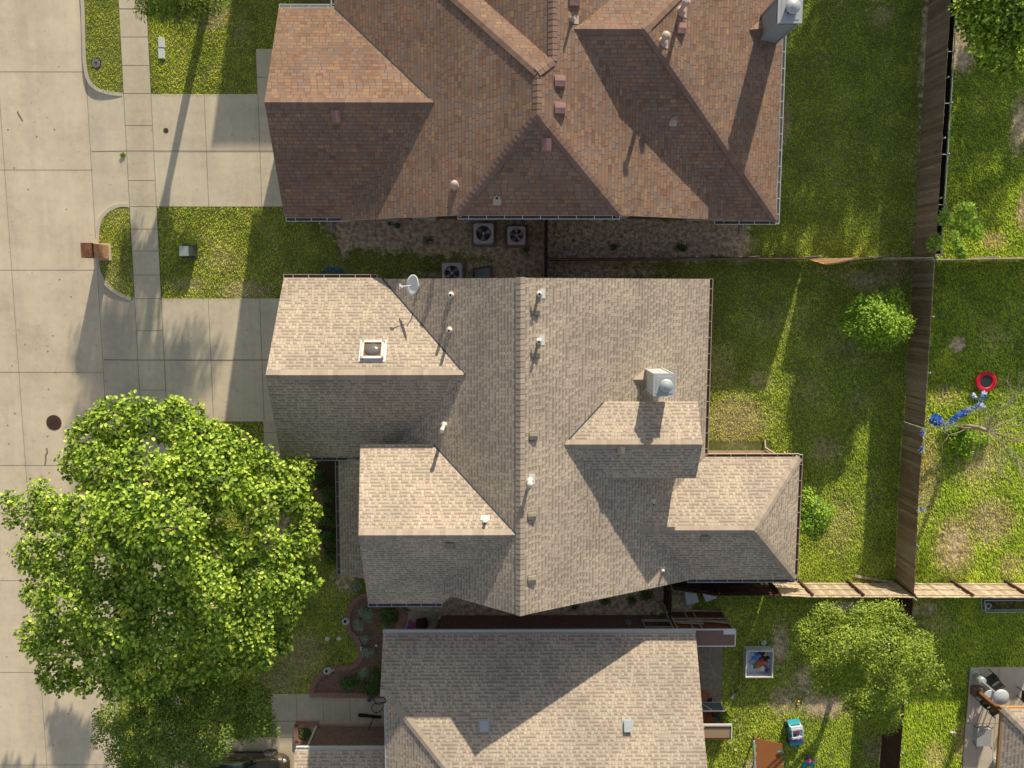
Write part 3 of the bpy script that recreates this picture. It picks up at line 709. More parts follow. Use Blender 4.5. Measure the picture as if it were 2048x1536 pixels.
def pipe_vent(parent, p, h, r=.045, cap=None, mat='pvc', flash=(0, .0), fm='pvc', name='vent_pipe'):
    p = Vector(p); m = MB(); m.tube([p - V3(0, 0, .1), p + V3(0, 0, h)], r, 12, 0); m.lathe(p, [(r * 2.4, -.02), (r * 1.9, .06), (r * 1.1, .12)], 14, 0)
    if cap == 'hood': m.lathe(p + V3(0, 0, h), [(r * 1.1, -.02), (r * 1.9, .0), (r * 1.9, .05), (r * .8, .12), (0, .13)], 14, 0)
    elif cap == 'elbow': m.tube([p + V3(0, 0, h - .03), p + V3(-.03, -.06, h + .05), p + V3(-.05, -.16, h + .02)], r * 1.25, 10, 0)
    else: m.lathe(p + V3(0, 0, h), [(r * .8, .003), (0, .004)], 12, 1)
    o = m.build(name, [mat, 'black'], parent)
    return o
def flashing(parent, quad, mat):
    m = MB(); q = [Vector(a) + V3(0, 0, .018) for a in quad]; m.face(q); m.face([p - V3(0, 0, .03) for p in reversed(q)])
    for i in range(4): m.face([q[i], q[i] - V3(0, 0, .03), q[(i + 1) % 4] - V3(0, 0, .03), q[(i + 1) % 4]])
    m.build('flashing', mat, parent)
class Plane:
    """roof slope z = z0 + gx*(x-x0) + gy*(y-y0)"""
    def __init__(s, x0, y0, z0, gx, gy): s.a = (x0, y0, z0, gx, gy)
    def z(s, x, y): x0, y0, z0, gx, gy = s.a; return z0 + gx * (x - x0) + gy * (y - y0)
    def at(s, px_, py_):
        z = 4.0
        for _ in range(30): p = W(px_, py_, z); z = .5 * z + .5 * s.z(p.x, p.y)
        return W(px_, py_, z)
    def rect(s, p, hw, hh, off=(0, 0)):
        """quad on the slope around p"""
        return [V3(p.x + off[0] + dx, p.y + off[1] + dy, s.z(p.x + off[0] + dx, p.y + off[1] + dy)) for dx, dy in ((-hw, -hh), (hw, -hh), (hw, hh), (-hw, hh))]
def box_vent(parent, pl, px_, py_, mat, w=.36, d=.36, h=.17, axis='x'):
    """low square roof louvre: sloped hood on a flange"""
    p = pl.at(px_, py_); m = MB(); q = pl.rect(p, w * .62, d * .62); up = V3(0, 0, .012)
    m.face([a + up for a in q]); g = pl.a[3:5]; gl = math.hypot(*g) or 1; dn = V3(-g[0] / gl, -g[1] / gl, 0); sd = V3(-dn.y, dn.x, 0)
    def P(a, b, hh): x = p.x + dn.x * a + sd.x * b; y = p.y + dn.y * a + sd.y * b; return V3(x, y, pl.z(x, y) + hh)
    A = [P(-d / 2, -w / 2, .06), P(-d / 2, w / 2, .06), P(d / 2, w / 2, h), P(d / 2, -w / 2, h)]; mid0 = (A[0] + A[1]) / 2 + V3(0, 0, .03); mid1 = (A[2] + A[3]) / 2 + V3(0, 0, .04)
    m.face([A[0], A[3], mid1, mid0][::-1]); m.face([mid0, mid1, A[2], A[1]][::-1])
    B = [P(-d / 2, -w / 2, 0), P(-d / 2, w / 2, 0), P(d / 2, w / 2, 0), P(d / 2, -w / 2, 0)]
    m.face([B[0], B[3], A[3], A[0]]); m.face([B[2], B[1], A[1], A[2]]); m.face([B[1], B[0], A[0], mid0, A[1]]); m.face([B[3], B[2], A[2], mid1, A[3]])
    return m.build('roof_vent', mat, parent)
def downspout(parent, x, y, zt, out, mat='white_metal', kick=.4):
    out = Vector(out); m = MB(); m.bar((x, y, .15), (x, y, zt - .45), .06, .08); m.bar((x, y, zt - .47), V3(x, y, zt - .12) + out * .33, .06, .08); m.bar((x, y, .17), V3(x, y, .05) + out * kick, .06, .08)
    return m.build('downspout', mat, parent)
def window(parent, c, w, h, axis, out, frame='white_paint', split=True):
    """axis: 'x' wall runs along x"""
    m = MB(); c = Vector(c); out = Vector(out); ax = V3(1, 0, 0) if axis == 'x' else V3(0, 1, 0); t = .05
    for s in (-1, 1): m.bar(c + ax * s * w / 2 - V3(0, 0, h / 2) + out * .02, c + ax * s * w / 2 + V3(0, 0, h / 2) + out * .02, .06, .06, 0, up=ax)
    for zz in ([-h / 2, 0, h / 2] if split else [-h / 2, h / 2]): m.bar(c - ax * w / 2 + V3(0, 0, zz) + out * .02, c + ax * w / 2 + V3(0, 0, zz) + out * .02, .06, .05)
    f = m.build('window', frame, parent); g = MB(); s_ = ax * w / 2; z_ = V3(0, 0, h / 2); o_ = out * .006
    q = [c - s_ - z_ + o_, c + s_ - z_ + o_, c + s_ + z_ + o_, c - s_ + z_ + o_]; g.face(q); g.build('pane', 'glass_dark', f)
    b = MB(); b.bar(c - s_ * 1.06 - z_ - V3(0, 0, .05) + out * .04, c + s_ * 1.06 - z_ - V3(0, 0, .05) + out * .04, .1, .05); b.build('sill', 'tan_stone', f)
    return f

# ================================================================== tan house (middle)
E2 = 2.9
h2 = thing('house', 'tan shingled house in the middle with a skylight and a white boxed chimney', 'house', (0, -6, 0))
RX, RZ = .46, 7.0; YN, YS = .33, -12.45; XE, XW = 8.33, -5.2; ge = (RZ - E2) / (XE - RX); gw = (RZ - E2) / (RX - XW)
P_E = Plane(RX, 0, RZ, -ge, 0); P_Wm = Plane(RX, 0, RZ, gw, 0)
main = [[(RX, YN, RZ), (RX, YS, RZ), (XE, YS, E2), (XE, YN, E2)], [(RX, YN, RZ), (RX, YS, RZ), (XW, YS, E2), (XW, YN, E2)]]
# garage block
gy0, gy1, gyr, gzr = .37, -7.15, -3.37, 5.47; P_gN = Plane(0, gy0, E2, 0, -(gzr - E2) / (gy0 - gyr)); P_gS = Plane(0, gy1, E2, 0, (gzr - E2) / (gyr - gy1))
gar = [[(-9.24, gy0, E2), (-9.36, gyr, gzr), (-1.25, gyr, gzr), (-5.25, gy0, E2)], [(-9.6, gy1, E2), (-9.36, gyr, gzr), (-1.25, gyr, gzr), (-4.9, gy1, E2)]]
# front room block
fyr, fzr = -9.3, 6.9; fsy, fsz = -13.25, 3.75; fny, fnz = -6.3, 4.5
fr = [[(-5.95, fny, fnz), (-5.65, fyr, fzr), (.3, fyr, fzr), (-2.75, fny, fnz)], [(-5.9, fsy, fsz), (-5.65, fyr, fzr), (.3, fyr, fzr), (-2.75, fsy, fsz)]]
P_fN = Plane(0, fny, fnz, 0, -(fzr - fnz) / (fny - fyr)); P_fS = Plane(0, fsy, fsz, 0, (fzr - fsz) / (fyr - fsy))
# east cross gable
dyr, dzr, dn, ds, dez, dx1 = -5.98, 6.12, -4.47, -7.5, 5.3, 7.42
do = [[(dx1, dn, dez), (dx1 + .03, dyr, dzr), (1.75, dyr, dzr), (3.3, dn, dez)], [(dx1, ds, dez), (dx1 + .03, dyr, dzr), (1.75, dyr, dzr), (3.3, ds, dez)]]
P_dS = Plane(0, ds, dez, 0, (dzr - dez) / (dyr - ds)); P_dN = Plane(0, dn, dez, 0, -(dzr - dez) / (dn - dyr))
# east wing hip
wy0, wy1, wyr, wz, wx = -7.17, -12.53, -9.85, 4.5, 12.36
wi = [[(7.9, wy0, E2), (wx, wy0, E2), (10.05, wyr, wz), (4.9, wyr, wz)], [(7.8, wy1, E2), (wx, wy1, E2), (10.05, wyr, wz), (4.9, wyr, wz)], [(wx, wy0, E2), (wx, wy1, E2), (10.05, wyr, wz)]]
P_wN = Plane(0, wy0, E2, 0, -(wz - E2) / (wy0 - wyr)); P_wS = Plane(0, wy1, E2, 0, (wz - E2) / (wyr - wy1))
# porch
po = [[(-7.24, -7.22, 2.6), (-7.28, -12.38, 2.6), (-5.5, -12.38, 3.45), (-5.5, -7.22, 3.45)]]
for f in (main, gar, fr, do, wi, po): roof_mesh(f, 'roof', 'shingle_tan', h2)
caps([((RX, YS, RZ), (RX, YN, RZ), gw, ge)], 'cap_tan', h2)
gs = (gzr - E2) / (gyr - gy1)
m = MB()   # raised ridge vent on the garage
rv0, rv1 = W(560, 748, gzr).x, W(900, 748, gzr).x
for sd, s_ in ((1, -1), (-1, 1)):
    w_ = .22; m.face([(rv0, gyr, gzr + .07), (rv1, gyr, gzr + .07), (rv1, gyr + sd * w_, gzr + .07 - gs * w_), (rv0, gyr + sd * w_, gzr + .07 - gs * w_)][::s_], 0)
    m.face([(rv0, gyr + sd * w_, gzr + .07 - gs * w_), (rv1, gyr + sd * w_, gzr + .07 - gs * w_), (rv1, gyr + sd * w_, gzr + .0 - gs * w_), (rv0, gyr + sd * w_, gzr - gs * w_)], 1)
    m.face([(rv1, gyr, gzr + .07), (rv1, gyr + sd * w_, gzr + .07 - gs * w_), (rv1, gyr + sd * w_, gzr - gs * w_), (rv1, gyr, gzr)], 1)
m.build('ridge_vent', ['cap_tan', 'black'], h2, autouv=True)
caps([((rv0, gyr, gzr + .05), (rv1, gyr, gzr + .05), gs, gs)], 'cap_tan', h2, w=.2)
caps([((-9.34, gyr, gzr), (rv0, gyr, gzr), gs, gs), ((rv1, gyr, gzr), (-1.75, gyr, gzr), gs, gs)], 'cap_tan', h2)
fs = (fzr - fsz) / (fyr - fsy); caps([((-5.64, fyr, fzr), (.1, fyr, fzr), fs, fs)], 'cap_tan', h2)
dsl = (dzr - dez) / (dyr - ds); caps([((dx1, dyr, dzr), (2.15, dyr, dzr), dsl, dsl)], 'cap_tan', h2)
wsl = (wz - E2) / (wy0 - wyr); caps([((10.05, wyr, wz), (5.35, wyr, wz), wsl, wsl), ((wx, wy0, E2), (10.05, wyr, wz), .32, .32), ((wx, wy1, E2), (10.05, wyr, wz), .32, .32)], 'cap_tan', h2)
def valley(a, b, parent):
    m = MB(); m.bar(Vector(a) + V3(0, 0, .012), Vector(b) + V3(0, 0, .012), .045, .02); m.build('valley_dark_strip', 'trim_dark', parent)  # dark strip put in for the shade and debris in the valley
valley((XW - .0, gy0, E2 + .01), (RX - (RZ - gzr) / gw, gyr, gzr), h2); valley((RX - (RZ - fnz) / gw, fny, fnz), (RX - (RZ - fzr) / gw, fyr, fzr), h2)
valley((RX + (RZ - dez) / ge, dn, dez), (RX + (RZ - dzr) / ge, dyr, dzr), h2)
# walls
m = MB(); wall_box(m, -9.0, -4.0, -6.85, .02, 2.8); gable_wall(m, 'x', -9.0, -6.85, .02, 2.8, gyr, gzr - .25); m.build('wall', 'brick_red', h2)
m = MB(); wall_box(m, -4.9, 8.03, -12.15, .0, 2.8); gable_wall(m, 'y', 0.0, XW + .3, XE - .3, 2.8, RX, RZ - .25); gable_wall(m, 'y', -12.15, XW + .3, XE - .3, 2.8, RX, RZ - .25); m.build('wall', 'brick_red', h2)
m = MB(); wall_box(m, -5.35, -3.1, -12.95, -6.6, 3.85); gable_wall(m, 'x', -5.35, -12.95, -6.6, 3.85, fyr, fzr - .22); m.build('wall', 'brick_red', h2)
m = MB(); wall_box(m, 7.6, 12.06, -12.23, -7.45, 2.82); m.build('wall', 'brick_red', h2)
m = MB(); wall_box(m, 2.6, 7.15, ds + .25, dn - .25, 5.35, 2.6); gable_wall(m, 'x', 7.15, ds + .25, dn - .25, 5.35, dyr, dzr - .2); m.build('wall', 'siding_white', h2)
for yy in (-7.6, -10.0, -12.2): m = MB(); m.box((-7.1, yy, 1.25), (.3, .3, 2.5)); m.build('porch_column', 'brick_red', h2, autouv=True)
# gutters
gutter((-9.24, gy0, E2), (-5.4, gy0, E2), (0, 1, 0), h2, 'gutter_mud', metal='fascia'); gutter((-9.55, gy1, E2), (-5.7, gy1, E2), (0, -1, 0), h2, metal='galvanised')
gutter((XE, YN, E2), (XE, wy0 + .1, E2), (1, 0, 0), h2, 'gutter_mud', metal='cream_stone'); gutter((XE + .05, wy0, E2), (wx, wy0, E2), (0, 1, 0), h2, 'gutter_mud', metal='cream_stone')
gutter((wx, wy0 + .1, E2), (wx, wy1 - .1, E2), (1, 0, 0), h2, 'gutter_mud', metal='cream_stone'); gutter((7.75, wy1, E2), (wx, wy1, E2), (0, -1, 0), h2, metal='galvanised')
gutter((-5.9, fsy, fsz), (-2.8, fsy, fsz), (0, -1, 0), h2, metal='galvanised'); gutter((-7.24, -7.25, 2.6), (-7.28, -12.4, 2.6), (-1, 0, 0), h2, 'gutter_mud', metal='galvanised')
downspout(h2, W(1528, 905).x, -7.3, E2, (0, 1, 0), 'cream_stone', .35); downspout(h2, 12.2, -12.4, E2, (.3, -.2, 0)); downspout(h2, -9.15, .14, E2, (-.0, .2, 0), 'fascia')
window(h2, (-1.5, .01, 1.5), 1.2, 1.2, 'x', (0, 1, 0)); window(h2, (4.2, .01, 1.5), 1.5, 1.2, 'x', (0, 1, 0)); window(h2, (8.04, -3.2, 1.5), 2.2, 1.4, 'y', (1, 0, 0)); window(h2, (12.07, -10, 1.5), 1.6, 1.3, 'y', (1, 0, 0))
window(h2, (-5.36, -10.6, 1.7), 1.8, 1.6, 'y', (-1, 0, 0)); window(h2, (10, -12.24, 1.5), 1.4, 1.2, 'x', (0, -1, 0)); window(h2, (1.5, -12.16, 1.5), 1.2, 1.2, 'x', (0, -1, 0))
m = MB(); m.box((-9.02, -3.4, 1.15), (.06, 4.9, 2.25)); [m.box((-9.06, -3.4, .3 + .56 * k), (.02, 4.8, .02), 1) for k in range(4)]; m.build('garage_door', ['white_paint', 'grey_metal'], h2)
chimney(h2, 5.5, 6.22, -4.02, -3.27, 3.6, 6.45, 'siding_white', 'steel_light', .25)
# saddle behind the chimney
m = MB(); p = V3(5.5, -3.65, P_E.z(5.5, -3.65)); a_ = V3(4.95, -3.65, P_E.z(4.95, -3.65)); pk = V3(5.5, -3.65, P_E.z(4.95, 0) + .04)
for s_ in (-1, 1): q = V3(5.5, -3.65 + s_ * .42, P_E.z(5.5, 0) + .01); m.face([a_, q, pk] if s_ < 0 else [a_, pk, q], 0)
m.build('chimney_saddle', 'cap_tan', h2, autouv=True)
# skylight
p = P_gN.at(746, 702); sk = MB(); gN = P_gN.a[4]; rt = Matrix.Rotation(math.atan(gN), 3, 'X')
c = V3(p.x, p.y, P_gN.z(p.x, p.y)); fw, fh = .78, .72
for dx, dy, sx, sy in ((-fw / 2, 0, .1, fh + .1), (fw / 2, 0, .1, fh + .1), (0, -fh / 2, fw + .1, .1), (0, fh / 2, fw + .1, .1)): sk.box(c + rt @ V3(dx, dy, .08), (sx, sy, .16), 0, rot=rt)
sk.box(c + rt @ V3(0, 0, .015), (fw + .28, fh + .26, .03), 0, rot=rt)
so = sk.build('skylight', 'white_metal', h2); g = MB(); g.box(c + rt @ V3(0, 0, .10), (fw - .1, fh - .1, .02), 1, rot=rt)
i0 = len(g.v); g.blob((0, 0, 0), (fw * .40, fh * .40, .12), 0, 18, 10); g.v[i0:] = [tuple(c + rt @ (Vector(v) + V3(0, 0, .1))) for v in g.v[i0:]]
g.build('skylight_dome', ['clear_dome', 'wood_brown'], so, smooth=True)
# vents
for a, b in ((1067, 871), (1064, 1031), (1064, 1158)): box_vent(h2, P_E, a, b, 'tan_vent', .27, .3, .15)
for a, b in ((1071, 621), (1071, 706)): box_vent(h2, P_E, a, b, 'tan_vent', .3, .3, .15)
box_vent(h2, P_dS, 1242, 900, 'tan_vent', .3, .26, .15); box_vent(h2, P_wS, 1409, 1077, 'tan_vent', .3, .26, .15); box_vent(h2, P_fS, 900, 1091, 'tan_vent', .32, .28, .15)
for a, b, hh in ((1078, 588, .5), (1077, 682, .5)): p = P_E.at(a, b); pipe_vent(h2, p, hh, .055, None, 'pvc'); flashing(h2, P_E.rect(p, .1, .18, (.14, .02)), 'white_metal')
p = P_E.at(1059, 962); pipe_vent(h2, p, .5, .065, 'hood', 'pvc'); flashing(h2, P_E.rect(p, .12, .2, (.1, .05)), 'white_metal')
for a, b in ((903, 590), (900, 660)): p = P_Wm.at(a, b); pipe_vent(h2, p, .62, .06, None, 'pvc')
p = P_Wm.at(889, 849); pipe_vent(h2, p, .85, .07, 'elbow', 'pvc')
p = P_fN.at(970, 1043); pipe_vent(h2, p, .25, .055, None, 'pvc'); flashing(h2, P_fN.rect(p, .17, .07, (0, .12)), 'white_metal')
for a, b in ((1305, 1006), (1325, 1140)): p = P_E.at(a, b); pipe_vent(h2, p, .28, .05, None, 'pvc'); flashing(h2, P_E.rect(p, .1, .1, (.03, .04)), 'white_metal')
# satellite dish: fixed to the roof but its own thing
b = P_Wm.at(838, 571); dt = thing('satellite_dish', 'white oval satellite dish with its arm on the north edge of the tan house roof', 'satellite dish', b)
m = MB(); m.tube([b, b + V3(.02, 0, .35), b + V3(-.08, 0, .62)], .025, 8); m.box(b + V3(0, 0, .02), (.16, .16, .03)); m.build('mast', 'galvanised', dt)
m = MB(); dc = b + V3(-.14, 0, .7); axd = V3(-.80, .12, .58).normalized(); rr = axd.to_track_quat('Z', 'Y').to_matrix()
i0 = len(m.v); m.lathe((0, 0, 0), [(0.0, 0), (.15, .008), (.3, .03), (.42, .065), (.42, .05), (.3, .015), (0, -.015)], 32); m.v[i0:] = [tuple(dc + rr @ Vector((v[0] * 1.0, v[1] * 1.15, v[2]))) for v in m.v[i0:]]
m.build('reflector', 'dish_white', dt, smooth=True)
m = MB(); fp = dc + V3(-.52, -.04, .0); m.tube([dc + V3(.03, 0, -.18), fp], .02, 8); m.build('feed_arm', 'dish_white', dt)
m = MB(); m.tube([fp + V3(-.02, .0, -.03), fp + V3(.08, .0, .05)], .055, 10); m.box(fp, (.07, .22, .07)); m.build('receiver', 'dish_white', dt)

# ================================================================== brown house (top)
E1 = 2.6
h1 = thing('house', 'large brown shingled house at the top with a pale blue boxed chimney', 'house', (1, 8, 0))
rz1, g1 = 6.75, .5; RX1 = 1.05; y1s = 2.72; ex1 = 11.08; gW = .52; gE = .48
P1E = Plane(RX1, 0, rz1, -gE, 0); P1W = Plane(RX1, 0, rz1, gW, 0)
jy = 6.1; jz = 5.2; js = (rz1 - jz) / (jy - y1s); P1J = Plane(0, y1s, jz, 0, js)
jxw = RX1 - (rz1 - jz) / gW; jxe = RX1 + (rz1 - jz) / gE; ny = 7.6; xw1 = RX1 - (rz1 - E1) / gW; nye = ny + (rz1 - E1) / gW; xe1 = RX1 + (rz1 - E1) / gE
A1 = [[(RX1, jy, rz1), (RX1, ny, rz1), (xw1, nye, E1), (xw1, y1s, E1), (jxw, y1s, jz)],
      [(RX1, jy, rz1), (jxe, y1s, jz), (xe1, y1s, E1), (xe1, 18, E1), (1.6, 18, rz1 - .55 * gE), (1.6, 8.05, rz1 - .55 * gE), (RX1, ny, rz1)],
      [(RX1, jy, rz1), (jxw, y1s, jz), (jxe, y1s, jz)]]
nx_ = [(RX1, ny, rz1), (xw1, nye, E1), (3.0, nye, E1), (1.6, 8.05, rz1 - .55 * gE)]
rb = rz1 - .55 * gE; xb = 1.6 - (rb - E1) / gW
B1 = [[(1.6, 7.75, rb), (1.6, 18, rb), (xb, 18, E1), (xb, 7.75, E1)]]
# the part of the north block that would sit below the hip plane is trimmed along the valley
dv = (rb - E1) / gW
B1 = [[(1.6, 8.05, rb), (1.6, 18, rb), (xb, 18, E1), (xb, 8.05 + dv, E1)]]
N1 = [[(RX1, ny, rz1), (1.6, 8.05, rb), (xb, 8.05 + dv, E1), (xw1, nye, E1)]]
gyN, gyS, gyR, gzR = 11.1, 2.84, 6.97, 4.75; gx0 = -9.25; gp = (gzR - E1) / (gyN - gyR)
G1 = [[(gx0 + .08, gyN, E1), (gx0, gyR, gzR), (-2.5, gyR, gzR), (-6.75, gyN, E1)], [(gx0 + .04, gyS, E1), (gx0, gyR, gzR), (-2.5, gyR, gzR), (-6.75, gyS, E1)]]
P1gS = Plane(0, gyS, E1, 0, gp)
wr, wz1, wrx = 9.25, 6.1, 4.95; ws = (wz1 - E1) / (wr - y1s); we = (wz1 - E1) / (ex1 - wrx)
X1 = [[(wrx, wr, wz1), (2.1, wr, wz1), (7.5, y1s, E1), (ex1, y1s, E1)], [(wrx, wr, wz1), (2.1, wr, wz1), (7.5, 2 * wr - y1s, E1), (ex1, 2 * wr - y1s, E1)], [(wrx, wr, wz1), (ex1, y1s, E1), (ex1, 2 * wr - y1s, E1)]]
P1wS = Plane(0, y1s, E1, 0, ws); P1wE = Plane(ex1, 0, E1, -we, 0); P1wN = Plane(0, 2 * wr - y1s, E1, 0, -ws)
roof_mesh(A1, 'roof', 'shingle_rust', h1, .18); roof_mesh(N1 + B1, 'roof', 'shingle_rust', h1, .18); roof_mesh(G1, 'roof', 'shingle_rust', h1, .18); roof_mesh(X1, 'roof', 'shingle_rust', h1, .18)
caps([((RX1, jy, rz1), (RX1, ny, rz1), gW, gE), ((1.6, 8.05, rb), (1.6, 18, rb), gW, gE), ((gx0, gyR, gzR), (-2.75, gyR, gzR), gp, gp), ((2.4, wr, wz1), (wrx, wr, wz1), ws, ws)], 'cap_rust', h1, lift=.012)
caps([((jxw, y1s, jz), (RX1, jy, rz1), .2, .3), ((jxe, y1s, jz), (RX1, jy, rz1), .3, .2), ((xw1, nye, E1), (RX1, ny, rz1), .25, .25), ((ex1, y1s, E1), (wrx, wr, wz1), .28, .28), ((ex1, 2 * wr - y1s, E1), (wrx, wr, wz1), .28, .28), ((RX1, ny, rz1), (1.6, 8.05, rb), .2, .2)], 'cap_rust', h1, lift=.03)
valley_z = lambda z: RX1 - (rz1 - z) / gW
valley((valley_z(E1), gyN, E1), (valley_z(gzR), gyR, gzR), h1)
m = MB(); wall_box(m, -8.9, -4.6, 3.12, 10.8, 2.5); gable_wall(m, 'x', -8.9, 3.12, 10.8, 2.5, gyR, gzR - .25); m.build('wall', 'brick_red', h1)
m = MB(); wall_box(m, -6.5, 10.77, 3.0, 17.6, 2.5); m.build('wall', 'brick_red', h1)
m = MB(); zz = lambda x: (rz1 - .25 - (RX1 - x) * gW) if x < RX1 else (rz1 - .25 - (x - RX1) * gE)
pts = [(xw1 + .2, 2.5), (xe1 - .2, 2.5), (jxe, zz(jxe)), (jxw, zz(jxw))]; m.face([(a, 3.0, b) for a, b in pts], 0, pts); m.build('wall', 'brick_red', h1)
gutter((gx0 + .1, gyS, E1), (-6.55, gyS, E1), (0, -1, 0), h1); gutter((gx0 + .1, gyN, E1), (-6.9, gyN, E1), (0, 1, 0), h1, 'white_metal'); gutter((xw1, gyN + .05, E1), (xw1, nye, E1), (-1, 0, 0), h1)
gutter((jxw + .02, y1s, jz), (jxe - .02, y1s, jz), (0, -1, 0), h1); gutter((8.55, y1s, E1), (ex1, y1s, E1), (0, -1, 0), h1); gutter((ex1, y1s - .12, E1), (ex1, 15.5, E1), (1, 0, 0), h1, 'grey_metal')
downspout(h1, W(1087, 440).x, 2.93, jz, (0, -.3, 0)); downspout(h1, W(1485, 448).x, 2.93, E1, (0, -1, 0), 'fascia'); downspout(h1, W(664, 447).x, 2.93, E1, (0, -1, 0), 'cream_stone')
window(h1, (W(1180, 438).x, 2.99, 1.75), 1.5, 1.3, 'x', (0, -1, 0)); window(h1, (W(1225, 438).x, 2.99, 1.75), .9, 1.3, 'x', (0, -1, 0))
window(h1, (-3.6, 2.99, 1.6), 1.0, 1.2, 'x', (0, -1, 0)); window(h1, (10.78, 5.5, 1.6), 1.8, 1.3, 'y', (1, 0, 0)); window(h1, (10.78, 8.2, 1.6), 1.8, 1.3, 'y', (1, 0, 0))
m = MB(); m.box((-8.92, 7, 1.15), (.06, 4.9, 2.25)); [m.box((-8.96, 7, .3 + .56 * k), (.02, 4.8, .02), 1) for k in range(4)]; m.build('garage_door', ['white_paint', 'grey_metal'], h1)
chimney(h1, 10.0, 10.76, 9.72, 10.62, 2.6, 5.45, 'siding_blue', 'steel_light', .27, .05)
m = MB(); q0 = P1wE.z(9.5, 0); 
m.face([(9.45, 10.0, P1wE.z(9.45, 0) + .01), (10.0, 9.65, P1wE.z(10, 0) + .02), (10.0, 10.05, P1wE.z(9.45, 0) + .03)]); m.face([(9.45, 10.0, P1wE.z(9.45, 0) + .01), (10.0, 10.05, P1wE.z(9.45, 0) + .03), (10.0, 10.5, P1wE.z(10, 0) + .02)])
m.build('chimney_saddle', 'cap_rust', h1, autouv=True)
for a, b in ((1120, 163), (1120, 217), (1149, 2)): box_vent(h1, P1E, a, b, 'pink_vent', .38, .38, .2)
box_vent(h1, P1gS, 673, 234, 'pink_vent', .34, .42, .16); box_vent(h1, P1J, 1093, 290, 'pink_vent', .34, .42, .16); box_vent(h1, P1wE, 1362, 58, 'pink_vent', .36, .34, .2)
p = P1E.at(1144, 38); pipe_vent(h1, p, .5, .05, None, 'pink_pvc'); flashing(h1, P1E.rect(p, .09, .15, (.16, 0)), 'lead_flash')
p = P1W.at(911, 372); pipe_vent(h1, p, .6, .075, 'hood', 'pink_pvc')
p = P1wE.at(1324, 84); pipe_vent(h1, p, .75, .085, 'hood', 'pink_pvc'); flashing(h1, P1wE.rect(p, .09, .2, (.16, 0)), 'pink_pvc')
p = P1wE.at(1361, 22); pipe_vent(h1, p, .95, .085, 'hood', 'pink_pvc'); flashing(h1, P1wE.rect(p, .09, .2, (.16, 0)), 'pink_pvc')
p = P1wS.at(1347, 240); pipe_vent(h1, p, .3, .05, None, 'pink_pvc'); flashing(h1, P1wS.rect(p, .15, .09, (0, -.12)), 'pink_pvc')
p = P1J.at(994, 398); pipe_vent(h1, p, .25, .06, None, 'lead_flash'); flashing(h1, P1J.rect(p, .16, .1, (0, -.12)), 'lead_flash')
m = MB(); m.box((W(868, 440).x, 2.9, .9), (.28, .14, .4)); m.tube([(W(868, 440).x, 2.9, .7), (W(868, 440).x, 2.9, 0)], .04); m.build('meter_box', 'pvc', h1)

# ================================================================== lower house
E3 = 2.7
h3 = thing('house', 'grey-tan shingled house at the bottom with two small square metal vents on its roof', 'house', (0, -20, 0))
g3 = .5; n3y = -15.02; r3y = -23.0; r3z = E3 + g3 * (n3y - r3y); xE3, xW3 = 8.2, -5.46; P3N = Plane(0, n3y, E3, 0, -g3)
hz = 3.78; hy = n3y - (hz - E3) / g3; hipx = -5.22 + (r3z - hz) / g3
S3 = [[(xW3, n3y, E3), (xE3, n3y, E3), (xE3 + .1, r3y, r3z), (hipx, r3y, r3z), (-5.22, hy, hz), (xW3, hy, hz)],
      [(xE3, 2 * r3y - n3y, E3), (xE3 + .1, r3y, r3z), (hipx, r3y, r3z), (-5.22, 2 * r3y - hy, hz), (-5.22, 2 * r3y - n3y, E3)],
      [(-5.22, hy, hz), (hipx, r3y, r3z), (-5.22, 2 * r3y - hy, hz)]]
P3W = Plane(-5.22, 0, hz, g3, 0)
roof_mesh(S3, 'roof', 'shingle_tan', h3)
f3 = [[(-9.5, -20.5, 2.6), (-9.5, -24, 4.4), (-4.4, -24, 4.4), (-4.4, -20.5, 2.6)], [(-9.5, -27.5, 2.6), (-9.5, -24, 4.4), (-4.4, -24, 4.4), (-4.4, -27.5, 2.6)]]
roof_mesh(f3, 'roof', 'shingle_tan', h3)
caps([((-5.22, hy, hz), (hipx, r3y, r3z), .25, .25), ((hipx, r3y, r3z), (xE3, r3y, r3z), g3, g3), ((xW3, hy - .02, hz + .02), (-5.0, hy - .05, hz + .03), .2, .5), ((-9.4, -24, 4.4), (-5.2, -24, 4.4), .5, .5)], 'cap_tan', h3, lift=.02)
m = MB(); wall_box(m, -3.12, 7.9, 2 * r3y - n3y + .3, n3y - .3, 2.62); gable_wall(m, 'x', 7.9, 2 * r3y - n3y + .3, n3y - .3, 2.62, r3y, r3z - .2); wall_box(m, -4.98, 0, -27, -17.6, 3.7); m.build('wall', 'brick_dark', h3)
m = MB(); wall_box(m, -9.15, -4.5, -27.2, -20.78, 2.5); gable_wall(m, 'x', -9.15, -27.2, -20.78, 2.5, -24, 4.2); m.build('wall', 'brick_red', h3)
gutter((xW3, n3y, E3), (xE3, n3y, E3), (0, 1, 0), h3, 'white_metal', w=.12); gutter((-5.22, hy - .55, hz), (-5.22, -27, hz), (-1, 0, 0), h3, 'white_metal', w=.06); gutter((-9.45, -20.5, 2.6), (-5.3, -20.5, 2.6), (0, 1, 0), h3, 'white_metal')
q = W(1333, 1219); downspout(h3, q.x, n3y - .24, E3, (0, .3, 0)); downspout(h3, W(876, 1216).x, n3y - .24, E3, (0, .3, 0), 'tan_vent'); downspout(h3, -9.12, -20.74, 2.6, (-.1, .15, 0))
m = MB(); m.box((-6.8, -20.74, .05), (4.9, .12, .1)); m.build('footing', 'tan_stone', h3)
window(h3, (W(1306, 1240).x, n3y - .29, 1.45), 1.25, 1.3, 'x', (0, 1, 0), 'tan_stone'); window(h3, (7.91, -17.5, 1.5), 1.3, 1.2, 'y', (1, 0, 0))
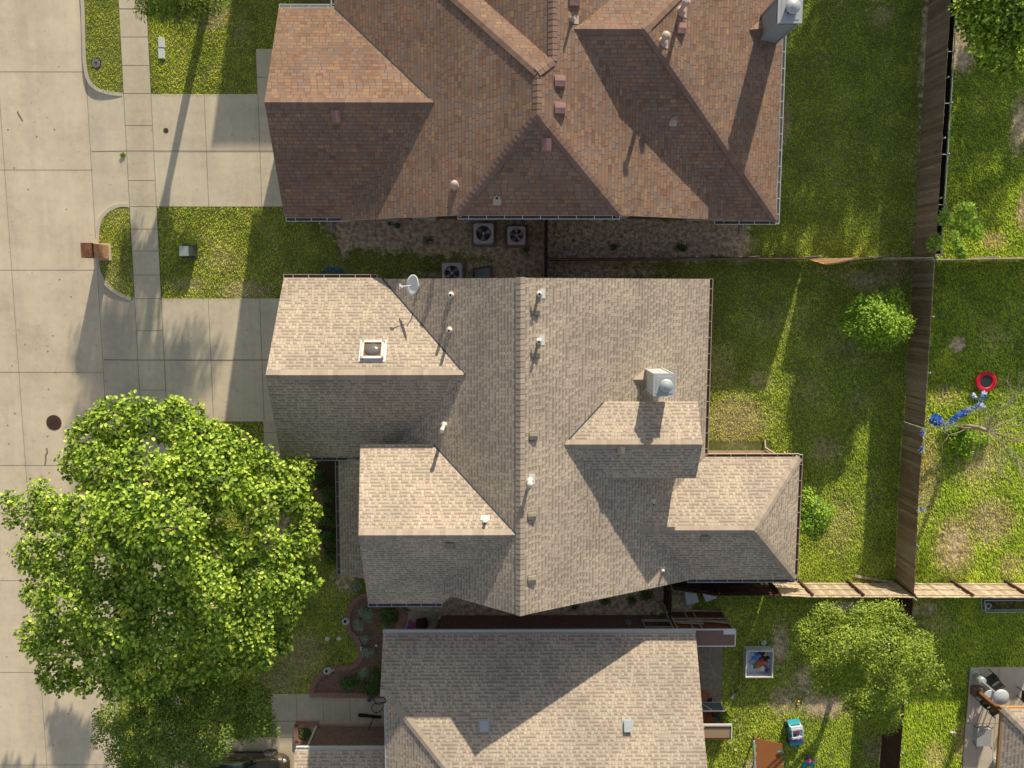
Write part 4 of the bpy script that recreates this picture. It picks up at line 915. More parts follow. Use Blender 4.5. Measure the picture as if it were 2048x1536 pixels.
m = MB(); x_ = W(1250, 1235).x; m.box((x_, n3y - .22, 1.0), (.26, .12, .3)); m.tube([(x_, n3y - .24, 1.1), (x_ - .02, n3y - .24, 2.2)], .015); m.build('meter_box', 'grey_metal', h3)
for a, b, mt in ((968, 1450, 'galvanised'), (1255, 1450, 'galvanised')):
    p = P3N.at(a, b); m = MB(); g_ = P3N.a[4]; rt = Matrix.Rotation(math.atan(g_), 3, 'X'); c = V3(p.x, p.y, P3N.z(p.x, p.y))
    m.box(c + rt @ V3(0, 0, .07), (.31, .34, .14), 0, rot=rt); m.box(c + rt @ V3(0, -.05, .15), (.33, .44, .03), 0, rot=rt); m.box(c + rt @ V3(0, 0, .008), (.48, .46, .016), 0, rot=rt); m.build('roof_vent', mt, h3)

# ================================================================== patio roof of the house on the far right
q = W(2006, 1417, 2.75)
h4 = thing('patio_roof', 'tan shingled hip roof corner with orange wood trim over the patio at lower right', 'patio roof', (q.x + 3, q.y - 3, 0))
x0_, y0_ = q.x, q.y
H4 = [[(x0_, y0_, 2.75), (x0_ + 8, y0_, 2.75), (x0_ + 5.5, y0_ - 5, 5.2), (x0_ + 5, y0_ - 5, 5.2)], [(x0_, y0_, 2.75), (x0_ + 5, y0_ - 5, 5.2), (x0_ + 5, y0_ - 6, 5.2), (x0_, y0_ - 10, 2.75)], ]
roof_mesh(H4, 'roof', 'shingle_tan', h4, .14, 'wood_orange', 'wood_orange'); caps([((x0_, y0_, 2.75), (x0_ + 5, y0_ - 5, 5.2), .25, .25)], 'cap_tan', h4, lift=.03)
m = MB(); m.bar((x0_ + .02, y0_ + .02, 2.66), (x0_ + 8, y0_ + .02, 2.66), .05, .16, 0); m.bar((x0_ - .02, y0_ + .02, 2.66), (x0_ - .02, y0_ - 8, 2.66), .05, .16, 0); m.build('trim_board', 'wood_orange', h4)
b4 = W(1945, 1377); m = MB(); m.box((b4.x + .05, b4.y, 1.3), (.2, .2, 2.6), 0); m.build('post', 'wood_brown', h4, autouv=True)
m = MB(); m.box((b4.x + .05, b4.y, .22), (.42, .42, .36), 0); m.build('post_footing', 'brick_edge', h4, autouv=True)

# ================================================================== house beyond the top edge (its gable throws the shadow on the first driveway)
h0 = thing('house', 'house standing beyond the top edge of the view, its gable shading the first driveway', 'house', (-3, 26, 0))
roof_mesh([[(-8.2, 28.5, 2.6), (-8.2, 24.3, 5.6), (2, 24.3, 5.6), (2, 28.5, 2.6)], [(-8.2, 20.2, 2.6), (-8.2, 24.3, 5.6), (2, 24.3, 5.6), (2, 20.2, 2.6)]], 'roof', 'shingle_tan', h0)
roof_mesh([[(-4, 22, 2.6), (2, 22, 6.4), (2, 36, 6.4), (-4, 36, 2.6)], [(9.5, 22, 2.6), (2, 22, 6.4), (2, 36, 6.4), (9.5, 36, 2.6)]], 'roof', 'shingle_tan', h0)
m = MB(); wall_box(m, -7.9, 9.2, 22.3, 35.7, 2.5); wall_box(m, -7.85, 1.9, 20.5, 28.2, 2.5); gable_wall(m, 'x', -7.85, 20.5, 28.2, 2.5, 24.3, 5.4); gable_wall(m, 'y', 22.3, -3.7, 9.2, 2.5, 2, 6.2); m.build('wall', 'brick_red', h0)
# ------------------------------------------------------------------ fences
def fence(name, label, pts, h=1.85, mat='fence_brown', rail_side=1, bay=2.4, top_tilt=0.0, group=None, postmat='galvanised', railmat=None, lean=0.0, board=.14, postside=None):
    """board fence along pts; rail_side = +1 rails on the left of the direction of travel"""
    root = thing(name, label, 'fence', (pts[0][0], pts[0][1], 0), group)
    railmat = railmat or mat; k = 0
    P = [Vector((p[0], p[1], 0)) for p in pts]; start = True
    for a, b in zip(P, P[1:]):
        d = b - a; L = d.length; d.normalize(); s = Vector((-d.y, d.x, 0)) * rail_side; nb = max(1, round(L / bay))
        for i in range(nb):
            p = a + d * (L * i / nb); q = a + d * (L * (i + 1) / nb); m = MB(); n = max(1, int((q - p).length / board)); off = random.uniform(-.02, .02)
            for j in range(n):
                k += 1; u0 = (p - P[0]).length + j * board
                c = p + d * ((j + .5) * (q - p).length / n); hh = h + random.uniform(-.025, .02); jit = s * random.uniform(-.004, .004); w = (q - p).length / n - .008; ln = s * lean * 1.0
                A = c - d * w / 2 + jit - s * .012; B = c + d * w / 2 + jit - s * .012; T = s * .018
                z = V3(0, 0, hh); z0 = V3(0, 0, .03); U = k * .15 + .004; U1 = U + .14
                top = ln
                quad = [(A + z0, B + z0, B + z + top, A + z + top), (B + z0 + T, A + z0 + T, A + z + T + top, B + z + T + top), (A + z + top, B + z + top, B + z + T + top, A + z + T + top), (B + z0, B + z0 + T, B + z + T + top, B + z + top), (A + z0 + T, A + z0, A + z + top, A + z + T + top)]
                for f in quad: m.face(f, 0, [(U, 0), (U1, 0), (U1, hh), (U, hh)])
            m.build('board_panel', mat, root)
            r = MB()
            for zz in (.3, h * .52, h - .22): r.bar(p + s * .035 + V3(0, 0, zz) + s * lean * zz / h, q + s * .035 + V3(0, 0, zz) + s * lean * zz / h, .04, .085)
            r.build('rail', railmat, root, autouv=True)
            pm = MB()
            if postmat == 'galvanised': pm.tube([p + s * .09, p + s * (.09 + lean) + V3(0, 0, h + .02)], .03, 8); pm.blob(p + s * (.09 + lean) + V3(0, 0, h + .03), .04, 0, 8, 4)
            else: pm.bar(p + s * .1, p + s * (.1 + lean) + V3(0, 0, h - .02), .09, .09, 0, up=(1, 0, 0))
            pm.build('post', postmat, root, autouv=True)
    return root
FX = 18.16
yA = W(1868, 515, 1.8).y; yB = W(1820, 1192, 1.8).y
fence('fence', 'tall brown board fence running down the right side behind the brown house yard', [(FX, 16), (FX, yA + .03)], rail_side=1)
fence('fence', 'brown board fence closing the right side of the tan house yard', [(FX - .02, yA - .1), (FX - .02, -6.1)], rail_side=1, mat='fence_brown')
fence('fence', 'lower greyish brown board fence section beside the tan house yard, ending at the pale fence', [(FX - .06, -6.16), (FX - .1, -9.2), (FX - .04, yB + .1)], rail_side=1, mat='fence_brown')
ys_ = yB - .05
fence('fence', 'sunlit pale plank fence with rails and posts below the tan house yard', [(FX, ys_), (13.6, ys_ + .02), (12.2, ys_ + .1)], rail_side=-1, mat='fence_grey', postmat='fence_dark', bay=2.35)
fence('fence', 'shaded dark plank fence behind the lower right corner of the tan house', [(12.1, ys_ + .12), (9.4, ys_ + .1), (7.35, W(1352, 1178, 1.8).y)], rail_side=-1, mat='fence_dark', postmat='fence_dark')  # shadow on this stretch is put into the darker plank material
fence('fence', 'pale plank fence continuing to the right edge beyond the fence corner', [(25.8, ys_ - .02), (FX + .12, ys_)], rail_side=-1, mat='fence_grey', postmat='fence_dark', bay=2.5)
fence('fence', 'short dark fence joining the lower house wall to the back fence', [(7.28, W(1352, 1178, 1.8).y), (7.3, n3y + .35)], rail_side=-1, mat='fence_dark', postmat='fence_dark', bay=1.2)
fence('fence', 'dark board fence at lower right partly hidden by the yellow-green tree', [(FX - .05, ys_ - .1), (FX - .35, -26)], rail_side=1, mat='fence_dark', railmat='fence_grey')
yF = W(1300, 519, 1.7).y
fence('fence', 'thin-looking board fence between the brown and tan house yards', [(W(1640, 516, 1.85).x, yF + .05), (8, yF + .03), (W(1096, 515, 1.85).x, yF)], rail_side=-1, mat='fence_brown', railmat='fence_dark')
fence('fence', 'short board fence piece between the leaning panel and the right fence', [(FX - .1, yA), (W(1768, 514, 1.85).x, yA - .02)], rail_side=1, mat='fence_grey')
# the panel that has come loose and leans out over the tan house yard
a_, b_ = W(1765, 516, 1.6), W(1636, 517, 1.6); lp = thing('leaning_fence', 'loose fence panel leaning out into the yard, its orange inner face lit by the sun', 'fence', (a_.x, a_.y, 0))
m = MB(); n = 22; A0, B0 = V3(a_.x, a_.y, .05), V3(b_.x, b_.y + .05, .05); A1_, B1_ = W(1768, 514, 1.8), W(1650, 529, 1.45)
for i in range(n):
    t0, t1 = i / n, (i + .93) / n; q = [A0.lerp(B0, t0), A0.lerp(B0, t1), A1_.lerp(B1_, t1), A1_.lerp(B1_, t0)]; U = i * .15 + .004
    m.face(q, 0, [(U, 0), (U + .14, 0), (U + .14, 1.8), (U, 1.8)]); m.face([p + V3(0, -.025, .01) for p in reversed(q)], 0, [(U, 0), (U + .14, 0), (U + .14, 1.8), (U, 1.8)])
m.build('board_panel', 'wood_orange', lp)
m = MB()
for t_ in (.25, .6, .95): m.bar(A0.lerp(A1_, t_) + V3(0, .04, .02), B0.lerp(B1_, t_) + V3(0, .04, .02), .04, .08)
m.build('rail', 'fence_grey', lp, autouv=True)
xg = W(1093, 480, 1.8).x
fence('fence', 'short dark fence with a gate across the gravel strip between two houses', [(xg, 2.85), (xg, .2)], rail_side=1, mat='fence_dark', bay=1.3)
fence('fence', 'grey board fence running to the right edge below the bright lawn', [(FX + .1, yA - .1), (25.8, yA + .02)], rail_side=1, mat='fence_grey', bay=2.5, railmat='fence_grey')
# black mesh fence with steel rail just right of the board fence
cf = thing('mesh_fence', 'low black mesh fence with a thin steel top rail beside the tall brown fence', 'fence', (18.95, 8, 0))
x_ = W(1896, 300, 1.35).x; m = MB(); m.tube([(x_, 14, 1.35), (x_, yA + .15, 1.35)], .025, 8); m.tube([(x_, 14, .08), (x_, yA + .15, .08)], .02, 6); m.build('rail', 'galvanised', cf)
for k in range(7):
    m = MB(); y_ = 14 - k * 2.1; m.tube([(x_, y_, 0), (x_, y_, 1.45)], .028, 8); m.blob((x_, y_, 1.47), .04, 0, 8, 4); m.tube([(x_, y_, 1.3), (x_ - .35, y_, 1.34)], .02, 6); m.build('post', 'galvanised', cf)
m = MB(); m.face([(x_ - .03, 14, .1), (x_ - .03, yA + .15, .1), (x_ - .03, yA + .15, 1.3), (x_ - .03, 14, 1.3)]); m.face([(x_ - .06, 14, .03), (x_ - .06, yA + .15, .03), (FX + .15, yA + .15, .03), (FX + .15, 14, .03)][::-1], 1); m.build('mesh_panel', ['black', 'trim_dark'], cf)  # second face lays a flat dark strip on the ground between the fences

# ------------------------------------------------------------------ trees
def leaf_cloud(lobes, per, size, shape='round', rng=None, droop=.35, flat=.62, up=.5, tier=.0, spread=.42, wind=None):
    """lobes: (centre, radius). leaves sit in sprays spread over and through each lobe"""
    rng = rng or np.random.default_rng(11); C = []; Nn = []; T = []; S = []
    for c, r in lobes:
        ns = max(4, int(per * r * r))
        u = rng.normal(0, 1, (ns, 3)); u[:, 2] = np.abs(u[:, 2]) * .9 - .25; u /= np.linalg.norm(u, axis=1)[:, None]
        rad = r * (rng.uniform(.25, 1, ns) ** .45); pos = np.array(c)[None] + u * rad[:, None] * np.array([1, 1, flat])[None]
        k = 9; cl = r * 0 + spread
        base = np.repeat(pos, k, 0); ang = rng.uniform(0, 2 * np.pi, ns * k); rr = cl * np.sqrt(rng.uniform(.02, 1, ns * k))
        off = np.stack([np.cos(ang) * rr, np.sin(ang) * rr, rng.normal(0, cl * .22, ns * k) - rr * droop * .5], 1)
        C.append(base + off)
        uo = np.repeat(u, k, 0)
        nrm = uo * .55 + np.stack([np.cos(ang) * .35, np.sin(ang) * .35, np.full(ns * k, up)], 1) + np.array([.08, .38, 0])[None] + rng.normal(0, .38, (ns * k, 3)); nrm /= np.linalg.norm(nrm, axis=1)[:, None]  # constant tilt turns leaves to the sun to brighten the crowns
        tip = np.stack([np.cos(ang), np.sin(ang), -droop + rng.normal(0, .2, ns * k)], 1) + uo * .5
        if wind is not None: tip = tip + np.array(wind)[None]
        tip -= nrm * (tip * nrm).sum(1)[:, None]; tip /= np.linalg.norm(tip, axis=1)[:, None] + 1e-9
        Nn.append(nrm); T.append(tip); S.append(rng.uniform(.6, 1.25, ns * k) * size)
    return np.concatenate(C), np.concatenate(Nn), np.concatenate(T), np.concatenate(S)
def leaf_mesh(name, data, mat, parent, shape='round', rng=None, aspect=.8):
    C, Nn, T, S = data; rng = rng or np.random.default_rng(5); n = len(C); B = np.cross(Nn, T); S_ = S[:, None]
    if shape == 'round':   # folded broad leaf, 6 corners
        prof = [(0, 0, 0), (.38, .5, .12), (.78, .36, .10), (1.0, 0, -.06), (.78, -.36, .10), (.38, -.5, .12)]; faces = [(0, 1, 2, 3), (0, 3, 4, 5)]
    elif shape == 'narrow': prof = [(0, 0, 0), (.4, .13, .02), (1, 0, -.1), (.4, -.13, .02)]; faces = [(0, 1, 2, 3)]
    else: prof = [(0, 0, 0), (.45, .34, .07), (1, 0, 0), (.45, -.34, .07)]; faces = [(0, 1, 2, 3)]
    pv = [C + T * (a * S_) + B * (b * S_ * aspect) + Nn * (h * S_) for a, b, h in prof]
    V = np.stack(pv, 1).reshape(-1, 3); k = len(prof); base = (np.arange(n) * k)[:, None]
    Fq = np.concatenate([base + np.array(f)[None] for f in faces], 1).reshape(-1, 4)
    me = bpy.data.meshes.new(name); me.vertices.add(len(V)); me.vertices.foreach_set('co', V.astype('f').ravel())
    me.loops.add(Fq.size); me.loops.foreach_set('vertex_index', Fq.astype('i').ravel()); me.polygons.add(len(Fq)); me.polygons.foreach_set('loop_start', np.arange(0, Fq.size, 4, dtype='i'))
    ul = me.uv_layers.new(name='UVMap'); tone = rng.uniform(0, 1, n); vv = np.array([.5 + p[1] for p in prof])
    nf = len(faces); uvd = np.zeros((n, nf * 4, 2)); uvd[:, :, 0] = tone[:, None]; uvd[:, :, 1] = np.array([vv[i] for f in faces for i in f])[None]
    ul.data.foreach_set('uv', uvd.astype('f').ravel()); me.materials.append(M[mat]); me.update(calc_edges=True)
    o = bpy.data.objects.new(name, me); COL.objects.link(o)
    o.parent = parent
    if parent is not None: o.matrix_parent_inverse = Matrix.Translation(-Vector(parent.location))
    return o
def lob(px_, py_, r, z): p = W(px_, py_, z); return (tuple(p), r * (H - z) / F)
def trunk(base, lobes, r, fork, mat, parent, lean=(0, 0), name='trunk', nlimb=12, nmesh=True):
    m = MB(); b = Vector(base); f = b + V3(lean[0], lean[1], fork)
    m.tube([b - V3(0, 0, .1), b + V3(0, 0, .12), b.lerp(f, .5) + V3(random.uniform(-.04, .04), random.uniform(-.04, .04), 0), f], [r * 1.35, r * 1.1, r, r * .85], 12)
    o = m.build(name, mat, parent, smooth=True)
    sel = sorted(lobes, key=lambda q: -q[1])[:nlimb]
    for c, rr in sel:
        rr = max(rr, .3)
        c = Vector(c); g = MB(); mid = f.lerp(c, .5) + V3(random.uniform(-.2, .2), random.uniform(-.2, .2), random.uniform(-.1, .35))
        g.tube([f - V3(0, 0, .15), mid, c], [r * .55, r * .32, r * .12], 8)
        for _ in range(4):
            e = c + V3(random.uniform(-1, 1), random.uniform(-1, 1), random.uniform(-.2, .5)) * rr * .8; g.tube([mid.lerp(c, random.uniform(.2, .9)), e], [r * .13, r * .04], 6)
        g.build('limb', mat, o, smooth=True)
    return o
def tree(name, label, cat, base, lobes, per, size, leaf, shape='small', r=.14, fork=1.6, mat='bark', group=None, spread=.3, aspect=.8, seed=1, wind=None, lean=(0, 0), nlimb=10, flat=.62, up=.5, droop=.35, seeds=None):
    root = thing(name, label, cat, base, group); trunk(base, lobes, r, fork, mat, root, lean, nlimb=nlimb)
    rng = np.random.default_rng(seed); d = leaf_cloud(lobes, per, size, shape, rng, spread=spread, wind=wind, flat=flat, up=up, droop=droop); leaf_mesh('crown', d, leaf, root, shape, rng, aspect)
    if seeds:
        C, Nn, T, S = d; s = rng.choice(len(C), seeds, False); off = rng.normal(0, .12, (seeds * 5, 3)); C2 = np.repeat(C[s], 5, 0) + off + np.array([0, 0, .12]); 
        leaf_mesh('seed_pods', (C2, np.repeat(Nn[s], 5, 0), rng.normal(0, 1, (seeds * 5, 3)), np.full(seeds * 5, .11)), 'leaf_seed', root, 'narrow', rng)
    return root
T1 = [lob(*a) for a in [(230, 850, 60, 6.2), (300, 835, 45, 6.8), (345, 850, 65, 6.8), (400, 895, 62, 7), (462, 905, 55, 6.3), (520, 935, 48, 5.5), (578, 955, 40, 4.8), (598, 945, 20, 4.8), (168, 885, 50, 5.2), (130, 935, 30, 4.6), (200, 945, 72, 6.6), (290, 940, 80, 8), (370, 960, 70, 8.2), (450, 970, 60, 7.6), (520, 1000, 50, 6.4), (575, 1000, 45, 5.3), (608, 1030, 30, 4.5), (30, 1005, 26, 4.3), (22, 1035, 16, 4.1), (60, 1040, 34, 4.8), (110, 1030, 45, 5.6), (80, 985, 26, 4.8), (170, 1040, 75, 7.4), (265, 1045, 85, 8.8), (350, 1050, 75, 9), (420, 1030, 35, 7.6), (605, 1075, 36, 4.6), (590, 1120, 40, 4.8), (535, 1105, 55, 5.8), (480, 1090, 35, 6.6), (415, 1110, 60, 7.6), (60, 1110, 45, 5), (120, 1120, 65, 6.6), (210, 1130, 80, 8.2), (310, 1150, 85, 9), (400, 1190, 70, 8.2), (480, 1175, 65, 7), (560, 1175, 55, 5.8), (615, 1170, 28, 4.6), (70, 1190, 42, 5.2), (130, 1210, 65, 6.8), (220, 1230, 80, 8), (320, 1245, 80, 8), (410, 1270, 65, 7), (490, 1250, 60, 6), (550, 1240, 45, 5), (75, 1265, 38, 4.8), (120, 1290, 55, 5.6), (200, 1310, 70, 6.4), (290, 1325, 65, 6.4), (370, 1330, 55, 6), (440, 1320, 50, 5.4), (510, 1300, 45, 4.9), (60, 1310, 22, 4.2), (110, 1350, 40, 4.6), (160, 1370, 28, 4.3), (240, 1365, 35, 4.8), (330, 1380, 35, 4.6), (400, 1370, 35, 4.6), (555, 1285, 28, 4.4), (350, 815, 22, 6.2), (255, 815, 26, 6)]]
_r = random.Random(12)
T1 = [((c[0], c[1], c[2] + _r.uniform(-.55, .55)), rr * _r.uniform(.74, .98)) for c, rr in T1]
tree('broadleaf_tree', 'huge broad-leaved tree in the front yard of the tan house, overhanging the street', 'tree', W(432, 1045), T1, 125, .17, 'leaf_broad', 'round', .26, 2.3, 'bark', spread=.24, seed=3, wind=(-.7, -.45, 0), nlimb=24, flat=.5, up=.6, droop=.6, aspect=.64, seeds=420)
T2 = [lob(*a) for a in [(300, 1400, 50, 4), (360, 1410, 60, 4.4), (430, 1400, 60, 4.6), (500, 1400, 42, 4), (525, 1440, 28, 3.3), (230, 1430, 34, 3.2), (270, 1455, 50, 4), (340, 1470, 60, 4.8), (420, 1460, 60, 5), (490, 1455, 45, 4.2), (240, 1500, 28, 3), (300, 1510, 50, 4), (380, 1520, 45, 4), (210, 1475, 14, 2.8), (420, 1500, 32, 3.8), (470, 1380, 40, 4), (540, 1470, 14, 3), (270, 1540, 40, 3.4)]]
T2 = [((c[0], c[1], c[2] + _r.uniform(-.5, .5)), rr * _r.uniform(.7, 1.0)) for c, rr in T2]
tree('oak_tree', 'small-leaved dark green tree partly under the huge broad-leaved tree at lower left', 'tree', W(400, 1420), T2, 260, .125, 'leaf_dark', 'small', .13, 1.5, 'bark', spread=.22, seed=5, nlimb=12, flat=.6)
T3 = [lob(*a) for a in [(1625, 1265, 32, 4.2), (1665, 1250, 40, 4.7), (1720, 1245, 42, 5), (1765, 1240, 42, 5), (1800, 1260, 35, 4.6), (1640, 1300, 50, 4.8), (1700, 1310, 58, 6), (1760, 1300, 60, 6.2), (1820, 1310, 45, 5.2), (1855, 1300, 34, 4.5), (1605, 1310, 26, 3.8), (1650, 1345, 42, 4.8), (1710, 1360, 50, 5.6), (1770, 1370, 50, 5.4), (1830, 1355, 42, 4.8), (1870, 1350, 28, 4), (1660, 1380, 26, 3.8), (1740, 1410, 40, 4.6), (1790, 1410, 35, 4.3), (1770, 1440, 26, 3.7), (1800, 1440, 20, 3.5), (1780, 1212, 18, 4.4), (1655, 1222, 10, 4), (1720, 1212, 12, 4.3), (1885, 1375, 14, 3.6), (1695, 1395, 22, 3.9)]]
T3S = [((c[0], c[1], c[2] + _r.uniform(-.6, .5)), rr * _r.uniform(.74, 1.05)) for c, rr in T3]
tree('ash_tree', 'yellow-green small-leaved tree standing over the dark fence at lower right', 'tree', W(1700, 1290), T3S, 380, .095, 'leaf_small', 'small', .14, 1.6, 'bark', spread=.2, seed=7, nlimb=14, flat=.6)
T4 = [lob(*a) for a in [(1725, 620, 34, 1.7), (1758, 612, 34, 2.0), (1795, 622, 32, 1.8), (1715, 650, 30, 1.5), (1755, 648, 44, 2.2), (1795, 655, 30, 1.7), (1758, 675, 30, 1.4), (1700, 640, 18, 1.3), (1812, 640, 18, 1.4), (1778, 690, 14, 1.1), (1735, 680, 20, 1.2), (1792, 586, 10, 1.8)]]
T4S = [((c[0] + _r.uniform(-.12, .12), c[1] + _r.uniform(-.12, .12), c[2] + _r.uniform(-.25, .2)), rr * _r.uniform(.8, 1.1)) for c, rr in T4]
tree('round_tree', 'round bright green young tree beside the right fence in the tan house yard', 'tree', W(1740, 640), T4S, 260, .13, 'leaf_bright', 'small', .06, .7, 'bark', spread=.16, seed=9, nlimb=6, flat=.7)
T5 = [lob(*a) for a in [(1612, 1005, 20, 2.2), (1630, 1020, 26, 2.5), (1652, 1028, 16, 2.2), (1618, 1045, 26, 2.4), (1642, 1048, 18, 2.2), (1605, 1030, 18, 2.2), (1618, 985, 9, 2.1), (1630, 1065, 12, 2)]]
tree('sapling', 'light green sapling just off the right wall of the tan house', 'tree', W(1600, 1010), T5, 260, .13, 'leaf_bright', 'small', .04, 1.0, 'bark', spread=.14, seed=11, nlimb=5, flat=.7)
tree('shrub', 'thin green shrub peeking out below the sapling at the tan house corner', 'shrub', W(1588, 1095), [lob(1594, 1085, 9, 1.3), lob(1596, 1105, 9, 1.2)], 200, .09, 'leaf_bright', 'small', .02, .5, 'bark', spread=.12, seed=12, nlimb=2)
T6 = [lob(*a) for a in [(1935, 12, 28, 4.4), (1975, 20, 45, 4.8), (2020, 25, 45, 4.8), (1950, 55, 34, 4), (2000, 70, 42, 4.2), (2040, 60, 40, 4.2), (1985, 105, 26, 3.4), (2020, 115, 30, 3.4), (2045, 110, 20, 3.4), (1960, 88, 18, 3.2), (1990, -30, 50, 5), (2060, -20, 60, 5)]]
tree('garden_tree', 'dark green leafy tree filling the top right corner', 'tree', W(1950, 60), T6, 120, .14, 'leaf_broad', 'round', .1, 1.4, 'bark', spread=.2, seed=13, nlimb=8)
# young tree with drooping compound leaves over the fence corner
ct = thing('compound_leaf_sapling', 'sapling with feathery bright green leaves reaching over the fence corner at right', 'tree', W(1880, 455))
m = MB(); cb = W(1882, 455, 0); ctp = W(1889, 452, 1.9); m.tube([cb, (cb + ctp) / 2, ctp], [.025, .02, .012], 8); m.build('trunk', 'leaf_shade', ct)
rg = np.random.default_rng(8)
for (ax, ay, az_), clumps in [((1873, 473, 1.9), [(1872, 478, 9), (1868, 490, 11), (1877, 488, 8)]), ((1903, 470, 1.8), [(1908, 472, 8), (1912, 482, 8), (1922, 502, 9), (1918, 495, 7), (1926, 510, 6)]), ((1899, 443, 2), [(1888, 430, 9), (1885, 440, 8), (1894, 434, 7)]), ((1912, 430, 1.5), [(1925, 420, 12), (1935, 428, 11), (1940, 415, 9), (1948, 440, 10)]), ((1920, 447, 1.2), [(1935, 455, 13), (1950, 460, 13), (1955, 472, 10), (1905, 450, 8), (1925, 462, 9)])]:
    m = MB(); e = W(ax, ay, az_); m.tube([ctp, (ctp + e) / 2 + V3(0, 0, .12), e], [.01, .008, .005], 6); m.build('stem', 'leaf_yellow', ct)
    for lx, ly, lr in clumps:
        C = []; c = W(lx, ly, az_ - .05)
        n_ = 80; ang = rg.uniform(0, 6.283, n_); rr = lr / 46 * rg.uniform(.15, 1.0, n_); C = np.stack([c.x + np.cos(ang) * rr, c.y + np.sin(ang) * rr, c.z + rg.normal(0, .05, n_)], 1)
        T_ = np.stack([np.cos(ang), np.sin(ang), -.15 + rg.normal(0, .1, n_)], 1); Nn_ = np.stack([rg.normal(0, .2, n_), rg.normal(.15, .2, n_), np.ones(n_)], 1); Nn_ /= np.linalg.norm(Nn_, axis=1)[:, None]
        leaf_mesh('frond', (C, Nn_, T_, np.full(n_, .15)), 'leaf_bright', ct, 'narrow', rg, 1.5)
# weeping tree whose crown hangs in at the top left
T9 = [lob(*a) for a in [(260, -150, 75, 5.8), (330, -170, 85, 6.6), (420, -150, 85, 6.4), (480, -120, 60, 5), (230, -100, 50, 4.6), (370, -240, 85, 6.2), (300, -260, 70, 5.4), (300, -40, 45, 4.6), (350, -45, 55, 5.2), (410, -45, 45, 4.6), (330, -100, 70, 6), (420, -90, 50, 5), (380, -160, 70, 6), (280, -95, 45, 4.4), (300, -2, 18, 3.4), (350, 0, 24, 3.6), (400, 0, 20, 3.4), (345, 22, 12, 3), (385, 16, 12, 3), (285, 2, 10, 3.2), (370, 34, 8, 2.6), (300, 20, 7, 2.6)]]
T9 += [lob(*a) for a in [(296, 4, 16, 3.2), (318, 10, 18, 3.2), (345, 8, 20, 3.3), (372, 12, 18, 3.2), (402, 8, 18, 3.2), (336, 30, 11, 2.9), (362, 44, 7, 2.6), (392, 28, 10, 2.9), (286, 18, 9, 2.9), (425, 4, 12, 3)]] * 4
tree('weeping_tree', 'tree with thin drooping foliage hanging in at the top left edge', 'tree', W(412, 14), T9, 110, .2, 'leaf_dark', 'narrow', .17, 2.4, 'bark', spread=.28, seed=15, nlimb=7, droop=.9)

# trees outside the frame that throw the shade on the yards and the street
def out_tree(x, y, h, r, label, seed, n=14, name='shade_tree', low=.3):
    rg = random.Random(seed); L = []
    for _ in range(n):
        a = rg.uniform(0, 6.28); q = r * math.sqrt(rg.uniform(0, 1)) * .75; z = h * rg.uniform(low + .15, .85); L.append(((x + math.cos(a) * q, y + math.sin(a) * q, z), r * rg.uniform(.35, .5)))
    tree(name, label, 'tree', (x, y, 0), L, 9, .42, 'leaf_dark', 'round', .2, h * low, 'bark', spread=.5, seed=seed, nlimb=6)
out_tree(16.9, 19.5, 6.2, 2.9, 'shade tree beyond the top edge, nearest the brown fence', 31, 16)
out_tree(20.6, 27.5, 8.5, 2.6, 'tall shade tree beyond the top edge behind the right hand neighbour', 32, 14)
out_tree(15.2, 31, 9.0, 3.2, 'tall shade tree beyond the top edge behind the brown house yard', 33, 16)
out_tree(24.5, 21.5, 6, 2.5, 'shade tree beyond the top right corner', 35, 10)

# bare tree beside the trampoline
bt = thing('bare_tree', 'leafless tree with many thin pale twigs at the right edge below the trampoline', 'tree', W(1925, 855))
b0 = W(1918, 855, 0); j1 = W(1960, 856, 1.8); j2 = W(1976, 862, 2.2)
m = MB(); m.tube([b0, b0.lerp(j1, .5) + V3(0, .05, 0), j1, j2], [.13, .12, .1, .07], 10); tr_o = m.build('trunk', 'bark_pale', bt, smooth=True)
rb_ = random.Random(4)
def twig(m, p, d, L, r, depth):
    n = 4; pts = [p]; dd = Vector(d)
    for i in range(n):
        dd = (dd + V3(rb_.uniform(-.22, .22), rb_.uniform(-.22, .22), rb_.uniform(-.12, .14))).normalized(); pts.append(pts[-1] + dd * L / n)
    m.tube(pts, [r, r * .85, r * .7, r * .5, r * .3], 5)
    if depth > 0:
        for k in range(rb_.choice((3, 4, 4))):
            i = rb_.randint(1, n); q = (dd + V3(rb_.uniform(-.8, .8), rb_.uniform(-.8, .8), rb_.uniform(-.3, .35))).normalized(); twig(m, pts[i], q, L * rb_.uniform(.5, .8), r * .55, depth - 1)
for d, L, dep in [((.75, .6, .1), 1.6, 3), ((.5, .9, .15), 1.8, 3), ((.9, .1, .15), 1.7, 3), ((.85, -.3, .1), 1.6, 3), ((.6, -.75, .1), 1.7, 3), ((.2, -.95, 0), 1.3, 2), ((.1, .9, .2), 1.2, 2), ((-.6, .6, .2), .9, 2), ((.95, -.6, .2), 1.5, 3)]:
    m = MB(); twig(m, Vector(j2), V3(*d).normalized(), L, .03, dep); m.build('limb', 'bark_pale', tr_o)
for d, p in [((-.5, .8, .3), j1), ((-.9, .1, .2), b0.lerp(j1, .7)), ((-.8, -.5, .1), b0.lerp(j1, .4))]:
    m = MB(); twig(m, Vector(p), V3(*d).normalized(), 1.0, .022, 2); m.build('limb', 'bark_pale', tr_o)

